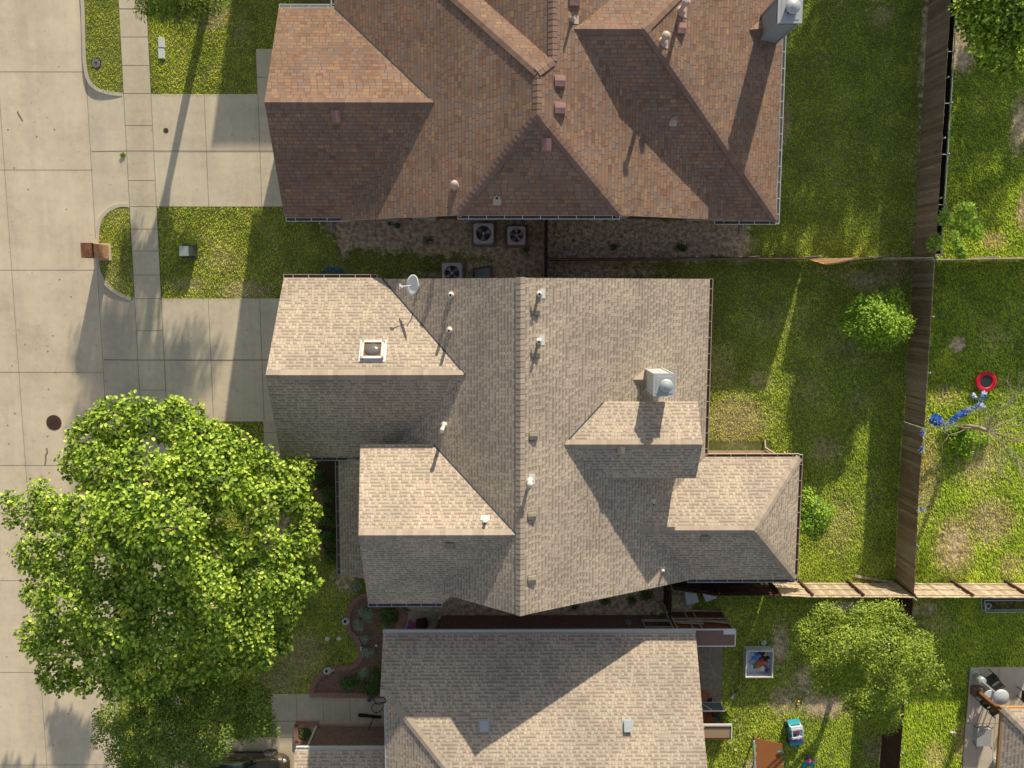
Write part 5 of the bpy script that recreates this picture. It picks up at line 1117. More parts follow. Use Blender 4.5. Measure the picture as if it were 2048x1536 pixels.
# ------------------------------------------------------------------ shrubs and bed plants
def bush(name, label, px_, py_, r, h, leaf, size=.08, per=220, shape='small', seed=1, group=None, cat='shrub', n=6, spread=.1):
    b = W(px_, py_); rg = random.Random(seed); rm = r / 44.; L = [((b.x + rg.uniform(-.45, .45) * rm, b.y + rg.uniform(-.45, .45) * rm, h * rg.uniform(.35, .6)), rm * rg.uniform(.4, .62)) for _ in range(n)]
    root = thing(name, label, cat, b, group); m = MB()
    for k in range(5): m.tube([b, Vector(L[k % len(L)][0])], [.012, .005], 5)
    m.build('stem', 'bark', root); rng = np.random.default_rng(seed); leaf_mesh('foliage', leaf_cloud(L, per, size, shape, rng, spread=spread, flat=.7), leaf, root, shape, rng); return root
G = 'silvery shrubs along the brick edged bed'
for i, (a, b, r, lb) in enumerate([(732, 1223, 19, 'largest silvery shrub, at the top of the curved brick bed'), (719, 1246, 14, 'silvery shrub beside the upper white pot'), (731, 1273, 14, 'silvery shrub in the middle of the curved bed'), (740, 1302, 16, 'silvery shrub beside the black and white ornament'), (733, 1341, 15, 'lowest silvery shrub, above the leafy green plants')]):
    bush('silver_shrub', lb, a, b, r, .5, 'leaf_silver', .06, 330, 'small', 40 + i, G, 'shrub', 8, .08)
for i, (a, b, r, lb) in enumerate([(775, 1225, 24, 'dark green shrub under the front gutter of the tan house'), (712, 1360, 20, 'green leafy plant in the lower bed, left one'), (740, 1370, 22, 'green leafy plant in the lower bed against the lower house'), (690, 1362, 18, 'low green plant near the white lower pot'), (757, 1350, 18, 'green plant tight under the lower house roof edge')]):
    bush('shrub', lb, a, b, r, .55, 'leaf_shade', .09, 190, 'small', 50 + i, None, 'shrub', 7, .12)
for i, (a, b, r, lb) in enumerate([(640, 950, 16, 'upright dark shrub near the garage corner of the tan house'), (662, 985, 20, 'dark shrub in the porch bed, second from the top'), (660, 1030, 22, 'leafy dark green shrub in the middle of the porch bed'), (664, 1075, 22, 'dark green shrub in the porch bed, lower middle'), (667, 1112, 18, 'lowest dark green shrub beside the porch roof')]):
    bush('shrub', lb, a, b, r, .9, 'leaf_shade', .1, 170, 'small', 60 + i, 'dark shrubs in the bed beside the porch', 'shrub', 8, .15)
for i, (a, b, lb) in enumerate([(763, 1252, 'spiky yellow-green plant beside the dark shrub'), (766, 1325, 'spiky yellow-green plant at the lower house wall')]):
    root = thing('spiky_plant', lb, 'plant', W(a, b)); n_ = 44; ang = np.random.default_rng(i).uniform(0, 6.28, n_); c = W(a, b)
    C = np.tile([c.x, c.y, .1], (n_, 1)); T_ = np.stack([np.cos(ang), np.sin(ang), np.random.default_rng(i + 9).uniform(.1, .8, n_)], 1); T_ /= np.linalg.norm(T_, axis=1)[:, None]; Nn_ = np.cross(T_, np.stack([-np.sin(ang), np.cos(ang), 0 * ang], 1))
    leaf_mesh('blades', (C, Nn_, T_, np.full(n_, .34)), 'leaf_yellow', root, 'narrow', None, .5)
bush('weed_patch', 'low weedy plant with pale flowers beside the porch corner', 714, 1172, 17, .35, 'leaf_silver', .06, 150, 'small', 71, None, 'plant', 7, .12)
bush('weed', 'small green weed growing in the driveway joint', 247, 310, 5, .1, 'leaf_dark', .06, 900, 'small', 72, None, 'weed', 4, .05)
for i, (a, b, r, hh, lb) in enumerate([(1915, 885, 26, .6, 'bright green weeds below the bare tree trunk'), (1935, 870, 18, .6, 'bright green weeds right of the blue tarp'), (1965, 880, 16, .5, 'bright weed clump under the bare tree fork'), (1900, 860, 18, .5, 'bright green weed clump under the blue tarp'), (1925, 905, 18, .4, 'lowest bright green weed clump below the bare tree')]):
    bush('weed_clump', lb, a, b, r, hh, 'leaf_bright', .11, 170, 'small', 80 + i, 'bright weed clumps under the bare tree', 'weeds', 7, .13)
for i, (a, b, r, lb) in enumerate([(1225, 492, 8, 'upright green weed against the fence, left one'), (1358, 492, 7, 'green weed in the gravel, left of a pair'), (1366, 498, 7, 'green weed in the gravel, right of a pair'), (857, 480, 10, 'green weeds creeping into the gravel near the brick wall'), (1050, 500, 8, 'small weed beside the air conditioner pad'), (1210, 1200, 14, 'weed in the passage below the tan house'), (1290, 1190, 18, 'leafy weeds in the passage near the short fence'), (1265, 1200, 14, 'leafy weeds left of the grate in the passage'), (1150, 1212, 6, 'small dark weed against the lower house wall')]):
    bush('weed', lb, a, b, r, .3, 'leaf_shade', .07, 260, 'small', 90 + i, None, 'weeds', 5, .1)
bush('planter_grass', 'square patch of ground cover inside the small brick planter', 612, 1464, 13, .25, 'leaf_shade', .06, 700, 'small', 101, None, 'plant', 9, .1)
# ------------------------------------------------------------------ brick edging
def brick_edging(name, label, pts, w=.22, d=.075, h=.12, z0=0.0):
    P = smooth_path([V3(p.x, p.y, 0) for p in pts], 8) if len(pts) > 2 else [V3(p.x, p.y, 0) for p in pts]
    root = thing(name, label, 'brick edging', P[0]); m = MB(); mo = MB(); acc = 0; step = d + .024
    for a, b in zip(P, P[1:]):
        L = (b - a).length; dr = (b - a).normalized(); 
        while acc < L:
            c = a + dr * acc; c.z = z0 + h / 2; m.box(c, (d, w + random.uniform(-.012, .012), h + random.uniform(-.008, .008)), 0, rz=math.atan2(dr.y, dr.x) + random.uniform(-.04, .04)); acc += step
        acc -= L; mo.bar(a + V3(0, 0, z0 + h / 2 - .012) - dr * .02, b + V3(0, 0, z0 + h / 2 - .012) + dr * .02, w * .9, h - .02, 0)
    m.build('bricks', 'edge_brick', root); mo.build('mortar', 'edge_mortar', root); return root
brick_edging('brick_edging', 'curving brick edging of the flower bed between two front lawns, from roof corner to walk', px((738, 1188), (718, 1194), (704, 1210), (697, 1230), (699, 1258), (713, 1275), (721, 1296), (722, 1314), (708, 1330), (682, 1336), (655, 1340), (636, 1354), (626, 1375), (624, 1384)))
brick_edging('brick_edging', 'straight brick edging between the lower bed and the front walk', px((622, 1388), (765, 1389)), w=.24)
brick_edging('brick_edging', 'brick curve ending at the entry court beside the tan house gutter', px((778, 1200), (792, 1206), (800, 1216), (806, 1224)), w=.3)
brick_edging('brick_edging', 'dark brick edging at the left side of the entry court', px((806, 1226), (797, 1262)), w=.4)
brick_edging('brick_edging', 'reddish brick edging curving through the porch bed of the tan house', px((598, 948), (622, 965), (640, 990), (643, 1010), (635, 1035), (632, 1060), (637, 1085), (650, 1105), (658, 1118)), w=.25)
q = [W(594, 1447), W(636, 1447), W(636, 1481), W(594, 1481)]
r_ = thing('brick_planter', 'small square brick planter at the corner of the lower house garage wall', 'planter', q[0])
for a, b in ((q[0], q[1]), (q[0], q[3]), (q[3], q[2])):
    m = MB(); n = int((b - a).length / .089); 
    for i in range(n + 1): c = a.lerp(b, i / max(n, 1)); m.box((c.x, c.y, .09), (.075, .2, .18) if abs(b.x - a.x) > abs(b.y - a.y) else (.2, .075, .18))
    m.build('bricks', 'edge_brick', r_)

# ------------------------------------------------------------------ kerbside brick mailbox
b = W(207, 504); mb_ = thing('mailbox', 'red brick mailbox pillar with a pitched top standing at the kerb between the driveways', 'mailbox', b)
m = MB(); wall_box(m, b.x - .26, b.x + .26, b.y - .3, b.y + .3, 1.42); 
for i in range(14):
    for j in range(7): m.box((b.x - .24 + j * .08, b.y + .04 * (i % 2) - .27 + i * .0415, 1.43), (.07, .035, .02), 1)
m.box((b.x, b.y, 1.45), (.46, .56, .06), 1); m.build('pillar', ['brick_orange', 'terracotta'], mb_)
m = MB(); m.box((b.x - .27, b.y, 1.05), (.05, .22, .24)); m.build('letter_door', 'black', mb_)
m = MB(); m.box((b.x, b.y, .03), (.7, .75, .08)); m.build('footing', 'kerb_concrete', mb_)

# ------------------------------------------------------------------ air conditioners
def ac(px_, py_, w, h, label, seed, blades=4):
    c = W(px_, py_, h); root = thing('air_conditioner', label, 'air conditioner', (c.x, c.y, .08), 'outdoor air conditioning units beside the houses')
    m = MB(); r = .09; P = []
    for sx, sy, a0 in ((1, 1, 0), (-1, 1, 90), (-1, -1, 180), (1, -1, 270)):
        for k in range(5): a = R(a0 + k * 22.5); P.append((sx * (w / 2 - r) + math.cos(a) * r, sy * (w / 2 - r) + math.sin(a) * r))
    ring = [(math.cos(2 * math.pi * k / 20 + .0) * w * .385, math.sin(2 * math.pi * k / 20) * w * .385) for k in range(20)]
    P2 = sorted(P, key=lambda p: math.atan2(p[1], p[0])); rg2 = sorted(ring, key=lambda p: math.atan2(p[1], p[0]))
    for i in range(20):
        j = (i + 1) % 20; A, B, C_, D_ = P2[i], P2[j], rg2[j], rg2[i]
        m.face([(*A, h - .03), (*B, h - .03), (*C_, h), (*D_, h)]); m.face([(*A, .05), (*B, .05), (*B, h - .03), (*A, h - .03)]); m.face([(*D_, h), (*C_, h), (*C_, h - .12), (*D_, h - .12)])
    for k in range(9): 
        z = .15 + k * (h - .25) / 9; m.box((0, 0, z), (w + .008, w - .2, .012)); m.box((0, 0, z), (w - .2, w + .008, .012))
    lpart(m, 'casing', 'ac_shell', root)
    m = MB(); m.lathe((0, 0, h - .2), [(w * .385, 0), (0, .001)], 20); lpart(m, 'well', 'ac_dark', root)
    m = MB(); a0 = random.Random(seed).uniform(0, 3)
    for k in range(blades):
        a = a0 + 2 * math.pi * k / blades; R1, R2 = .07, w * .35; pts = []
        for rr_, da in ((R1, -.25), (R2, -.38), (R2, .30), (R1, .3)): pts.append((math.cos(a + da) * rr_, math.sin(a + da) * rr_, h - .13 + da * .08))
        m.face(pts)
    lpart(m, 'fan', 'ac_blade', root)
    m = MB(); m.lathe((0, 0, h - .01), [(.055, 0), (.055, .02), (0, .03)], 14)
    for k in range(10): a = 2 * math.pi * k / 10; m.bar((0, 0, h + .0), (math.cos(a) * w * .39, math.sin(a) * w * .39, h + .0), .007, .007)
    for rr_ in (.12, .2, .27, w * .36):
        n = 28
        for k in range(n): a, b_ = 2 * math.pi * k / n, 2 * math.pi * (k + 1) / n; m.bar((math.cos(a) * rr_, math.sin(a) * rr_, h), (math.cos(b_) * rr_, math.sin(b_) * rr_, h), .004, .004)
    lpart(m, 'grille', 'ac_shell', root)
    m = MB(); m.box((0, 0, .0), (w + .25, w + .22, .1)); lpart(m, 'base_pad', 'flagstone', root); return root
ac(967, 467, .86, .95, 'larger air conditioner of the pair by the brown house brick wall, on the left', 1, 3); ac(1033, 471, .78, .75, 'smaller air conditioner of the pair by the brown house brick wall, on the right', 2, 5); ac(904, 546, .86, .95, 'air conditioner half hidden under the north roof edge of the tan house', 3, 4)

# ------------------------------------------------------------------ small ground things
def flat_disc(name, label, cat, px_, py_, r, mat, z0=.0, h=.03, rim=None, rings=0):
    c = W(px_, py_, z0); root = thing(name, label, cat, c); m = MB(); m.lathe(c, [(r * 1.12, 0), (r * 1.12, h * .7), (r, h * .72)], 28); m.build('frame', rim or mat, root)
    m = MB(); m.lathe(c, [(r * .97, h * .5), (r * .97, h), (0, h + .001)], 28)
    for k in range(rings):
        rr = r * (.2 + .7 * k / rings); n = 24
        for i in range(n): a = 2 * math.pi * i / n; m.box((c.x + math.cos(a) * rr, c.y + math.sin(a) * rr, c.z + h + .003), (.03, .02, .008), 0, rz=a)
    m.build('lid', mat, root)
flat_disc('manhole_cover', 'round rusty manhole cover in the street', 'manhole cover', 108, 845, .31, 'iron_rust', ZST, .02, None, 5)
flat_disc('valve_cover', 'small oval rusty valve cover in the first driveway', 'valve cover', 332, 261, .10, 'iron_rust', .014, .012)
flat_disc('water_meter_lid', 'round dark meter lid set in the verge grass at upper left', 'meter lid', 193, 127, .19, 'grey_metal', 0, .05, 'black', 3)
for y_, lb in ((86, 'upper white rectangular utility box lid in the bright front lawn'), (108, 'lower white rectangular utility box lid in the bright front lawn')):
    c = W(324, y_); root = thing('ground_box', lb, 'utility box', c, 'white lids in the bright front lawn'); m = MB(); m.box((c.x, c.y, .04), (.27, .42, .08)); m.build('frame', 'lid_white', root); m = MB(); m.box((c.x, c.y, .085), (.23, .38, .02)); m.build('lid', 'lid_white', root)
c = W(380, 503); root = thing('utility_box', 'small grey-green utility box standing in the front lawn between the driveways', 'utility box', c)
m = MB(); m.box((c.x + .02, c.y, .26), (.5, .42, .52)); m.box((c.x, c.y, .03), (.66, .56, .06)); m.build('cabinet', 'utility_green', root); m = MB(); m.box((c.x - .06, c.y, .54), (.40, .43, .05)); m.build('lid', 'utility_pale', root)
# garden hose coil
c = W(667, 543); root = thing('garden_hose', 'coil of bright blue garden hose lying by the tan house garage gutter', 'hose', c); m = MB(); pts = []
for i in range(150):
    a = i * .30; rr = .30 + .10 * math.sin(i * .23) + .04 * math.sin(i * .9); pts.append((c.x + math.cos(a) * rr * (1.0 + .25 * math.sin(i * .05)) + .03 * math.sin(i * .31), c.y - .05 + math.sin(a) * rr * .62 + .03 * math.cos(i * .17), .03 + .0008 * i))
m.tube(pts, .011, 6); m.tube([(c.x, c.y - .05, .05), (c.x + .02, c.y - .3, .03), (c.x - .1, c.y - .55, .02)], .011, 6); m.build('hose', 'blue_hose', root)
# hose reel pedestal, garden bits near the brick wall
c = W(786, 450); root = thing('garden_sprayer', 'dark green garden sprayer lying on the gravel beside the brick wall', 'sprayer', c); m = MB(); d_ = W(796, 452)
m.lathe((d_.x, d_.y, .0), [(.11, 0), (.12, .1), (.10, .24), (.04, .28), (.02, .34)], 14); m.build('tank', 'utility_green', root); m = MB(); m.tube([(d_.x, d_.y, .3), (c.x, c.y, .12), (c.x - .1, c.y + .03, .06), (c.x - .17, c.y + .1, .05)], .018, 6); m.box((c.x - .15, c.y + .05, .07), (.1, .16, .04)); m.build('wand', 'utility_green', root)
# plank frame and stool north of the tan house
c = W(967, 546); root = thing('wooden_frame', 'old wooden tray frame lying on the soil right of the half-hidden air conditioner', 'frame', c); m = MB()
q = [W(947, 538, .12), W(981, 532, .12), W(985, 560, .12), W(950, 566, .12)]
for i in range(4): m.bar(q[i], q[(i + 1) % 4], .05, .12)
m.build('frame', 'bark', root, autouv=True); m = MB(); m.face([(p.x, p.y, .05) for p in q]); m.box((q[0].x + .25, q[0].y - .12, .1), (.22, .12, .08)); m.build('tray', 'grey_metal', root)
c = W(862, 552); root = thing('folding_stool', 'small pale folding metal stool lying near the satellite dish', 'stool', c); m = MB(); 
for dx in (-.07, .07): m.bar((c.x + dx - .05, c.y - .25, .1), (c.x + dx + .05, c.y + .12, .35), .025, .025)
for k in range(4): t_ = k / 3; m.bar((c.x - .12 + .1 * t_, c.y - .25 + .37 * t_, .12 + .25 * t_), (c.x + .03 + .1 * t_, c.y - .25 + .37 * t_, .12 + .25 * t_), .025, .02)
m.build('frame', 'fabric_grey', root)
c = W(1043, 575); 
for i, (a, b, s_) in enumerate([(1092, 541, .2), (1330, 552, .12)]): pass
# splash blocks
for i, (a, b, lb) in enumerate([(1484, 455, 'pale splash block at the brown house lower right corner'), (664, 451, 'pale splash block under the brown house garage gutter')]):
    c = W(a, b); root = thing('splash_block', lb, 'splash block', c); m = MB(); m.box((c.x, c.y - .05, .03), (.24, .5, .05)); 
    for dx in (-.11, .11): m.box((c.x + dx, c.y - .05, .06), (.03, .5, .05))
    m.build('trough', 'tan_stone', root)
# reddish brick stack at the tan house corner
c = W(1562, 1150); root = thing('brick_stack', 'small stack of orange-red bricks beside the corner of the tan house', 'bricks', c); m = MB()
for k in range(5):
    for j in range(4): m.box((c.x - .16 + j * .105, c.y, .05 + k * .075), (.09, .34 if k % 2 else .3, .065), 0, rz=random.uniform(-.08, .08))
m.build('bricks', 'terracotta', root)
# board lying in the yard
a_, b_ = W(1708, 1151), W(1785, 1164); root = thing('plank', 'long pale plank lying in the grass above the sunlit plank fence', 'plank', a_); m = MB(); m.bar((a_.x, a_.y, .05), (b_.x, b_.y, .07), .11, .05); m.build('board', 'fence_grey', root, autouv=True)
# stone rim light strip
for i, (a, b, lb) in enumerate([(678, 1277, 'right pale stepping stone beside the curved brick edging'), (655, 1277, 'left pale stepping stone on the dark lawn')]):
    c = W(a, b); root = thing('stepping_stone', lb, 'stepping stone', c); m = MB(); pts = [(c.x + math.cos(k * .7) * .13 * random.uniform(.8, 1.1), c.y + math.sin(k * .7) * .10 * random.uniform(.8, 1.1)) for k in range(9)]; m.prism(pts, 0, .03); m.build('stone', 'white_paint', root)
# white urns on the brick edging
for a, b, ln, lb in ((697, 1243, .2, 'upper white urn tipped on the curved brick edging, dark opening facing up left'), (660, 1342, .2, 'lower white jug-like urn lying on the brick edging')):
    c = W(a, b, .25); root = thing('urn', lb, 'urn', (c.x, c.y, .12)); m = MB(); ax = V3(-.35, .25, .9).normalized(); bse = V3(c.x, c.y, .14)
    m.lathe(bse, [(.05, 0), (.09, .03), (.15, .12), (.17, .22), (.14, .31), (.105, .36), (.13, .40), (.115, .40), (.085, .36), (.085, .3)], 22, axis=ax); m.build('body', 'ceramic', root, smooth=True)
    m = MB(); m.lathe(bse + ax * .33, [(.10, 0), (0, .001)], 18, axis=ax); m.build('opening', 'black', root)
    if b > 1300: m = MB(); m.tube([bse + V3(.1, .05, .2), bse + V3(.22, .12, .22), bse + V3(.2, .06, .08)], .02, 8); m.build('handle', 'ceramic', root)
c = W(723, 1299, .25); root = thing('ornament', 'small black and white garden ornament on the brick edging', 'ornament', (c.x, c.y, .1)); m = MB(); m.blob((c.x, c.y, .2), (.07, .1, .08), 0, 10, 6); m.blob((c.x - .01, c.y + .1, .26), .055, 0, 10, 6)
for dx, dy in ((-.06, -.05), (.06, -.05), (-.05, .06), (.06, .06)): m.box((c.x + dx, c.y + dy, .14), (.03, .03, .06), 0)
m.build('body', 'ceramic', root); m = MB(); m.blob((c.x + .03, c.y, .235), (.05, .07, .06), 0, 8, 5); m.build('patches', 'black', root)
c = W(753, 1291, .1); root = thing('garden_ball', 'white ball resting in the bed behind a silvery shrub', 'ball', (c.x, c.y, 0)); m = MB(); m.blob((c.x, c.y, .1), .085, 0, 14, 10); m.build('ball', 'ceramic', root, smooth=True)
# things at the entry court
c = W(824, 1252, .35); root = thing('folding_chair', 'folding chair with pink and blue cloth in the entry court between the houses', 'chair', (c.x, c.y, 0)); m = MB(); m.box((c.x + .02, c.y + .08, .42), (.34, .26, .05), rz=-.5); m.build('cushion', 'purple_cloth', root); m = MB(); m.box((c.x - .06, c.y - .14, .40), (.36, .3, .04), rz=-.4); m.build('seat', 'blue_cloth', root); m = MB()
for dx, dy in ((-.2, -.2), (.2, -.1), (-.15, .15), (.2, .2)): m.bar((c.x + dx, c.y + dy, 0), (c.x + dx, c.y + dy, .42), .025, .025)
m.build('frame', 'black', root)
c = W(844, 1250, .4); root = thing('grill', 'covered black grill cart against the lower house wall in the entry court', 'grill', (c.x, c.y, 0)); m = MB(); m.box((c.x, c.y, .45), (.42, .4, .8), rz=.25); m.blob((c.x, c.y, .85), (.24, .22, .12), 0, 12, 6); m.build('cover', 'black', root); m = MB(); m.bar((c.x - .2, c.y - .1, .99), (c.x + .2, c.y + .02, .99), .02, .02); m.build('handle', 'wood_orange', root)
c = W(860, 1203, .3); root = thing('lantern', 'small pale glass garden lantern below the front gutter of the tan house', 'lantern', (c.x, c.y, 0)); m = MB(); m.tube([(c.x, c.y, 0), (c.x, c.y, .3)], .015, 8); m.build('stake', 'black', root); m = MB(); m.lathe((c.x, c.y, .28), [(.05, 0), (.085, .06), (.08, .14), (.03, .18), (0, .19)], 12); m.build('globe', 'pvc', root)
c = W(1326, 1211, .1); root = thing('drain_grate', 'square grey grate beside the passage fence', 'grate', (c.x, c.y, 0)); m = MB()
for k in range(5): m.box((c.x - .14 + k * .07, c.y, .06), (.02, .34, .04))
for s_ in (-1, 1): m.box((c.x, c.y + s_ * .17, .06), (.34, .03, .05))
m.build('grate', 'grey_metal', root)
# hose reel and scooter on the lower walk
c = W(739, 1400, .3); root = thing('bucket', 'small pale bucket on the walk beside the lower bed', 'bucket', (c.x, c.y, 0)); m = MB(); m.lathe((c.x, c.y, 0), [(.1, 0), (.13, .3), (.135, .31), (.115, .31), (.09, .05), (0, .05)], 20); m.build('body', 'fabric_grey', root)
root = thing('garden_hose', 'black garden hose looping on the walk next to the lower house wall', 'hose', W(752, 1410)); m = MB(); m.tube([V3(p.x, p.y, .035) for p in smooth_path(px((772, 1403), (756, 1408), (747, 1398), (748, 1385), (757, 1380))) + smooth_path(px((773, 1403), (757, 1405), (747, 1408), (743, 1415), (747, 1423), (756, 1424), (764, 1418), (768, 1408)))], .014, 6); m.build('hose', 'black_hose', root)
a0, a1 = W(755, 1434, .12), W(722, 1430, .12); root = thing('kick_scooter', 'black kick scooter standing on the walk of the lower house', 'scooter', (a0.x, a0.y, 0)); d_ = (a1 - a0)
m = MB(); m.bar(a0 + V3(0, 0, .0), a1, .14, .04); m.box(a1 + V3(.05, 0, .06), (.28, .13, .05), rz=-.1); m.build('deck', 'black', root)
for p, nm in ((a0 + V3(.08, .0, 0), 0), (a1 - V3(.03, 0, 0), 1)):
    m = MB(); m.lathe(p - V3(0, .03, 0) , [(.05, 0), (.11, .0), (.12, .03), (.11, .06), (.05, .06)], 20, axis=(.0, 1, 0)); m.build('wheel', 'rubber', root)
m = MB(); st = a0 + V3(-.18, .0, 0); tp = st + V3(-.02, .06, .95); m.tube([st, tp], .022, 8); m.tube([tp + V3(-.08, -.22, 0), tp + V3(.06, .22, 0)], .018, 8); m.bar(st, a0 + V3(.08, 0, 0), .09, .06); m.build('handlebar', 'black', root)

# ------------------------------------------------------------------ lower house yard
# half-built shed with studs
q0 = W(1357, 1226); q1 = W(1446, 1226); tq = [W(1384, 1263, 2.2), W(1471, 1259, 2.2), W(1471, 1292, 2.2), W(1384, 1295, 2.2)]
root = thing('shed', 'half-built brown shed with bare studs and a flat panel roof beside the lower house', 'shed', (q0.x, q0.y, 0))
yb = tq[0].y; xa, xb_ = 7.5, tq[1].x; m = MB(); m.prism([(8.0, tq[2].y), (xb_, tq[2].y), (xb_, tq[1].y), (8.0, tq[1].y)], 2.14, 2.2); m.build('roof', 'plywood_brown', root)
m = MB(); T_ = [(8.0, tq[1].y), (xb_, tq[1].y), (xb_, tq[2].y), (8.0, tq[2].y)]
for i in range(3): m.bar((*T_[i], 2.18), (*T_[i + 1], 2.18), .05, .08)
m.box((xb_ - .28, tq[1].y - .12, 2.215), (.5, .2, .02)); m.build('roof_trim', 'white_paint', root)
m = MB(); m.box(((xa + xb_) / 2, tq[1].y - .1, 1.07), (xb_ - xa - .1, .03, 2.1)); m.build('back_panel', 'wood_brown', root, autouv=True)
m = MB(); yf = tq[1].y - .04
for x in (xa + .05, xa + .75, xa + 1.15, xb_ - .08): m.bar((x, yf, .02), (x, yf, 2.1), .06, .06, up=(1, 0, 0))
for z in (.06, .95, 1.25): m.bar((xa, yf + .03, z), (xb_ - .05, yf + .03, z), .05, .09)
m.bar((xa + .7, yf + .06, 1.1), (xb_ - .05, yf + .06, 1.55), .05, .08); m.bar((xa + .15, yf + .07, 1.5), (xa + 1.3, yf + .07, 1.62), .05, .08); m.bar((xa, yf + .15, .3), (xa + 1.8, yf + .15, .28), .05, .06)
m.build('stud', 'fence_grey', root, autouv=True)
m = MB(); m.box((xb_ - .05, (tq[1].y + tq[2].y) / 2 - .05, 1.07), (.03, .6, 2.1)); m.build('side_panel', 'plywood_brown', root)
# folding tables
for i, (pts, lb) in enumerate([([(1369, 1184), (1393, 1187), (1398, 1204), (1373, 1210)], 'pale folding table top lying on the grass beside the dark fence, the larger one'), ([(1405, 1187), (1431, 1193), (1434, 1196), (1412, 1204)], 'second, smaller pale folding table top partly behind the dark fence')]):
    c = W(*pts[0]); root = thing('folding_table', lb, 'table', c); m = MB(); P = [W(*p, .4) for p in pts]; m.prism([(p.x, p.y) for p in P], .36, .41); m.build('table_top', 'plastic_paleblue' if 0 else 'plastic_white', root)
    for p in P: s_ = MB(); cc = sum(P, V3(0, 0, 0)) / 4; e = p.lerp(cc, .2); s_.tube([(e.x, e.y, .36), (e.x, e.y, 0)], .015, 6); s_.build('leg', 'grey_metal', root)
# playpen
A = [W(1484, 1299, .72), W(1543, 1299, .72), W(1548, 1356, .72), W(1492, 1358, .72)]
A = [W(1485, 1296, .02), W(1538, 1294, .02)]; 
pc = W(1521, 1328, .7); hw, hh = .62, .64; root = thing('playpen', 'square white fabric playpen full of toys on the lower house lawn', 'playpen', (pc.x, pc.y, 0)); cx_, cy_ = W(1519, 1328, .54).x, W(1519, 1328, .54).y
for sx, sy, L, ax in ((0, 1, hw, 0), (0, -1, hw, 0), (1, 0, hh, 1), (-1, 0, hh, 1)):
    m = MB(); m.box((cx_ + sx * hw, cy_ + sy * hh, .28), (2 * hw if ax == 0 else .025, .025 if ax == 0 else 2 * hh, .52)); m.build('side', 'plastic_white', root)
    m = MB(); m.bar((cx_ + sx * hw - (hw if ax == 0 else 0), cy_ + sy * hh - (0 if ax == 0 else hh), .54), (cx_ + sx * hw + (hw if ax == 0 else 0), cy_ + sy * hh + (0 if ax == 0 else hh), .54), .055, .05); m.build('padded_rail', 'white_paint', root)
m = MB(); m.box((cx_, cy_, .10), (2 * hw - .04, 2 * hh - .04, .12)); m.build('floor', 'plastic_white', root)
for sx in (-1, 1):
    for sy in (-1, 1): m = MB(); m.tube([(cx_ + sx * hw, cy_ + sy * hh, 0), (cx_ + sx * hw, cy_ + sy * hh, .58)], .025, 8); m.blob((cx_ + sx * hw, cy_ + sy * hh, .58), .035); m.build('post', 'white_metal', root)
toys = [('toy_ball', 'yellow', 'toy_yellow', .30, .34, .1), ('toy_ball', 'white', 'ceramic', .22, -.30, .11), ('toy_ball', 'orange', 'toy_orange', .0, -.22, .1), ('plush_toy', 'dark blue', 'toy_navy', .12, .30, .12), ('plush_toy', 'light blue', 'toy_blue', -.10, .22, .14), ('toy_block', 'red', 'toy_red', .16, .10, .1), ('plush_toy', 'black', 'black', .32, .12, .12), ('plush_toy', 'brown', 'terracotta', .08, -.05, .13), ('toy_bucket', 'purple', 'plastic_purple', .38, -.34, .11), ('toy_bucket', 'aqua', 'plastic_aqua', -.14, -.22, .09), ('toy_ball', 'small white', 'plastic_white', -.28, -.22, .08), ('toy_block', 'pink', 'plastic_pink', .30, -.04, .09), ('plush_toy', 'orange-brown', 'toy_orange', .36, -.08, .08), ('toy_block', 'pale blue', 'plastic_paleblue', -.22, .32, .09), ('toy_bat', 'navy', 'toy_blue', -.26, .06, .06)]
for nm, colr, mt, dx, dy, r in toys:
    r *= 1.2; c = V3(cx_ + dx * 1.05, cy_ + dy * 1.1, .16 + r * .8); root = thing(nm, f'{colr} {nm.replace("_", " ")} lying in the white playpen', 'toy', c, 'toys in the playpen'); m = MB()
    if 'ball' in nm: m.blob(c, r, 0, 12, 8)
    elif 'block' in nm: m.box(c, (r * 1.5, r * 1.3, r * 1.2), rz=dx * 5); m.box(c + V3(0, 0, r * .7), (r * .8, r * .8, r * .3), rz=dx * 5)
    elif 'bucket' in nm: m.lathe(c - V3(0, 0, r), [(r * .6, 0), (r, r * 1.6), (r * .85, r * 1.6), (r * .5, .1 * r)], 14)
    elif 'bat' in nm: m.tube([c + V3(-.12, -.14, 0), c + V3(.0, .0, .02), c + V3(.12, .14, .02)], [.015, .03, .045], 8)
    else:
        m.blob(c, (r, r * .8, r * .7), 0, 10, 6); m.blob(c + V3(r * .9, r * .5, .03), r * .55, 0, 10, 6)
        for a in (.5, 2.2, 3.8, 5.2): m.blob(c + V3(math.cos(a) * r, math.sin(a) * r * .9, -.01), r * .33, 0, 8, 5)
    m.build('body', mt, root, smooth='block' not in nm)
c = W(1528, 1286, .06); root = thing('frisbee', 'pale round disc lying in the grass above the playpen', 'disc', c); m = MB(); m.lathe(c - V3(0, 0, .04), [(.13, 0), (.135, .02), (.1, .035), (0, .04)], 20); m.build('disc', 'pvc', root)
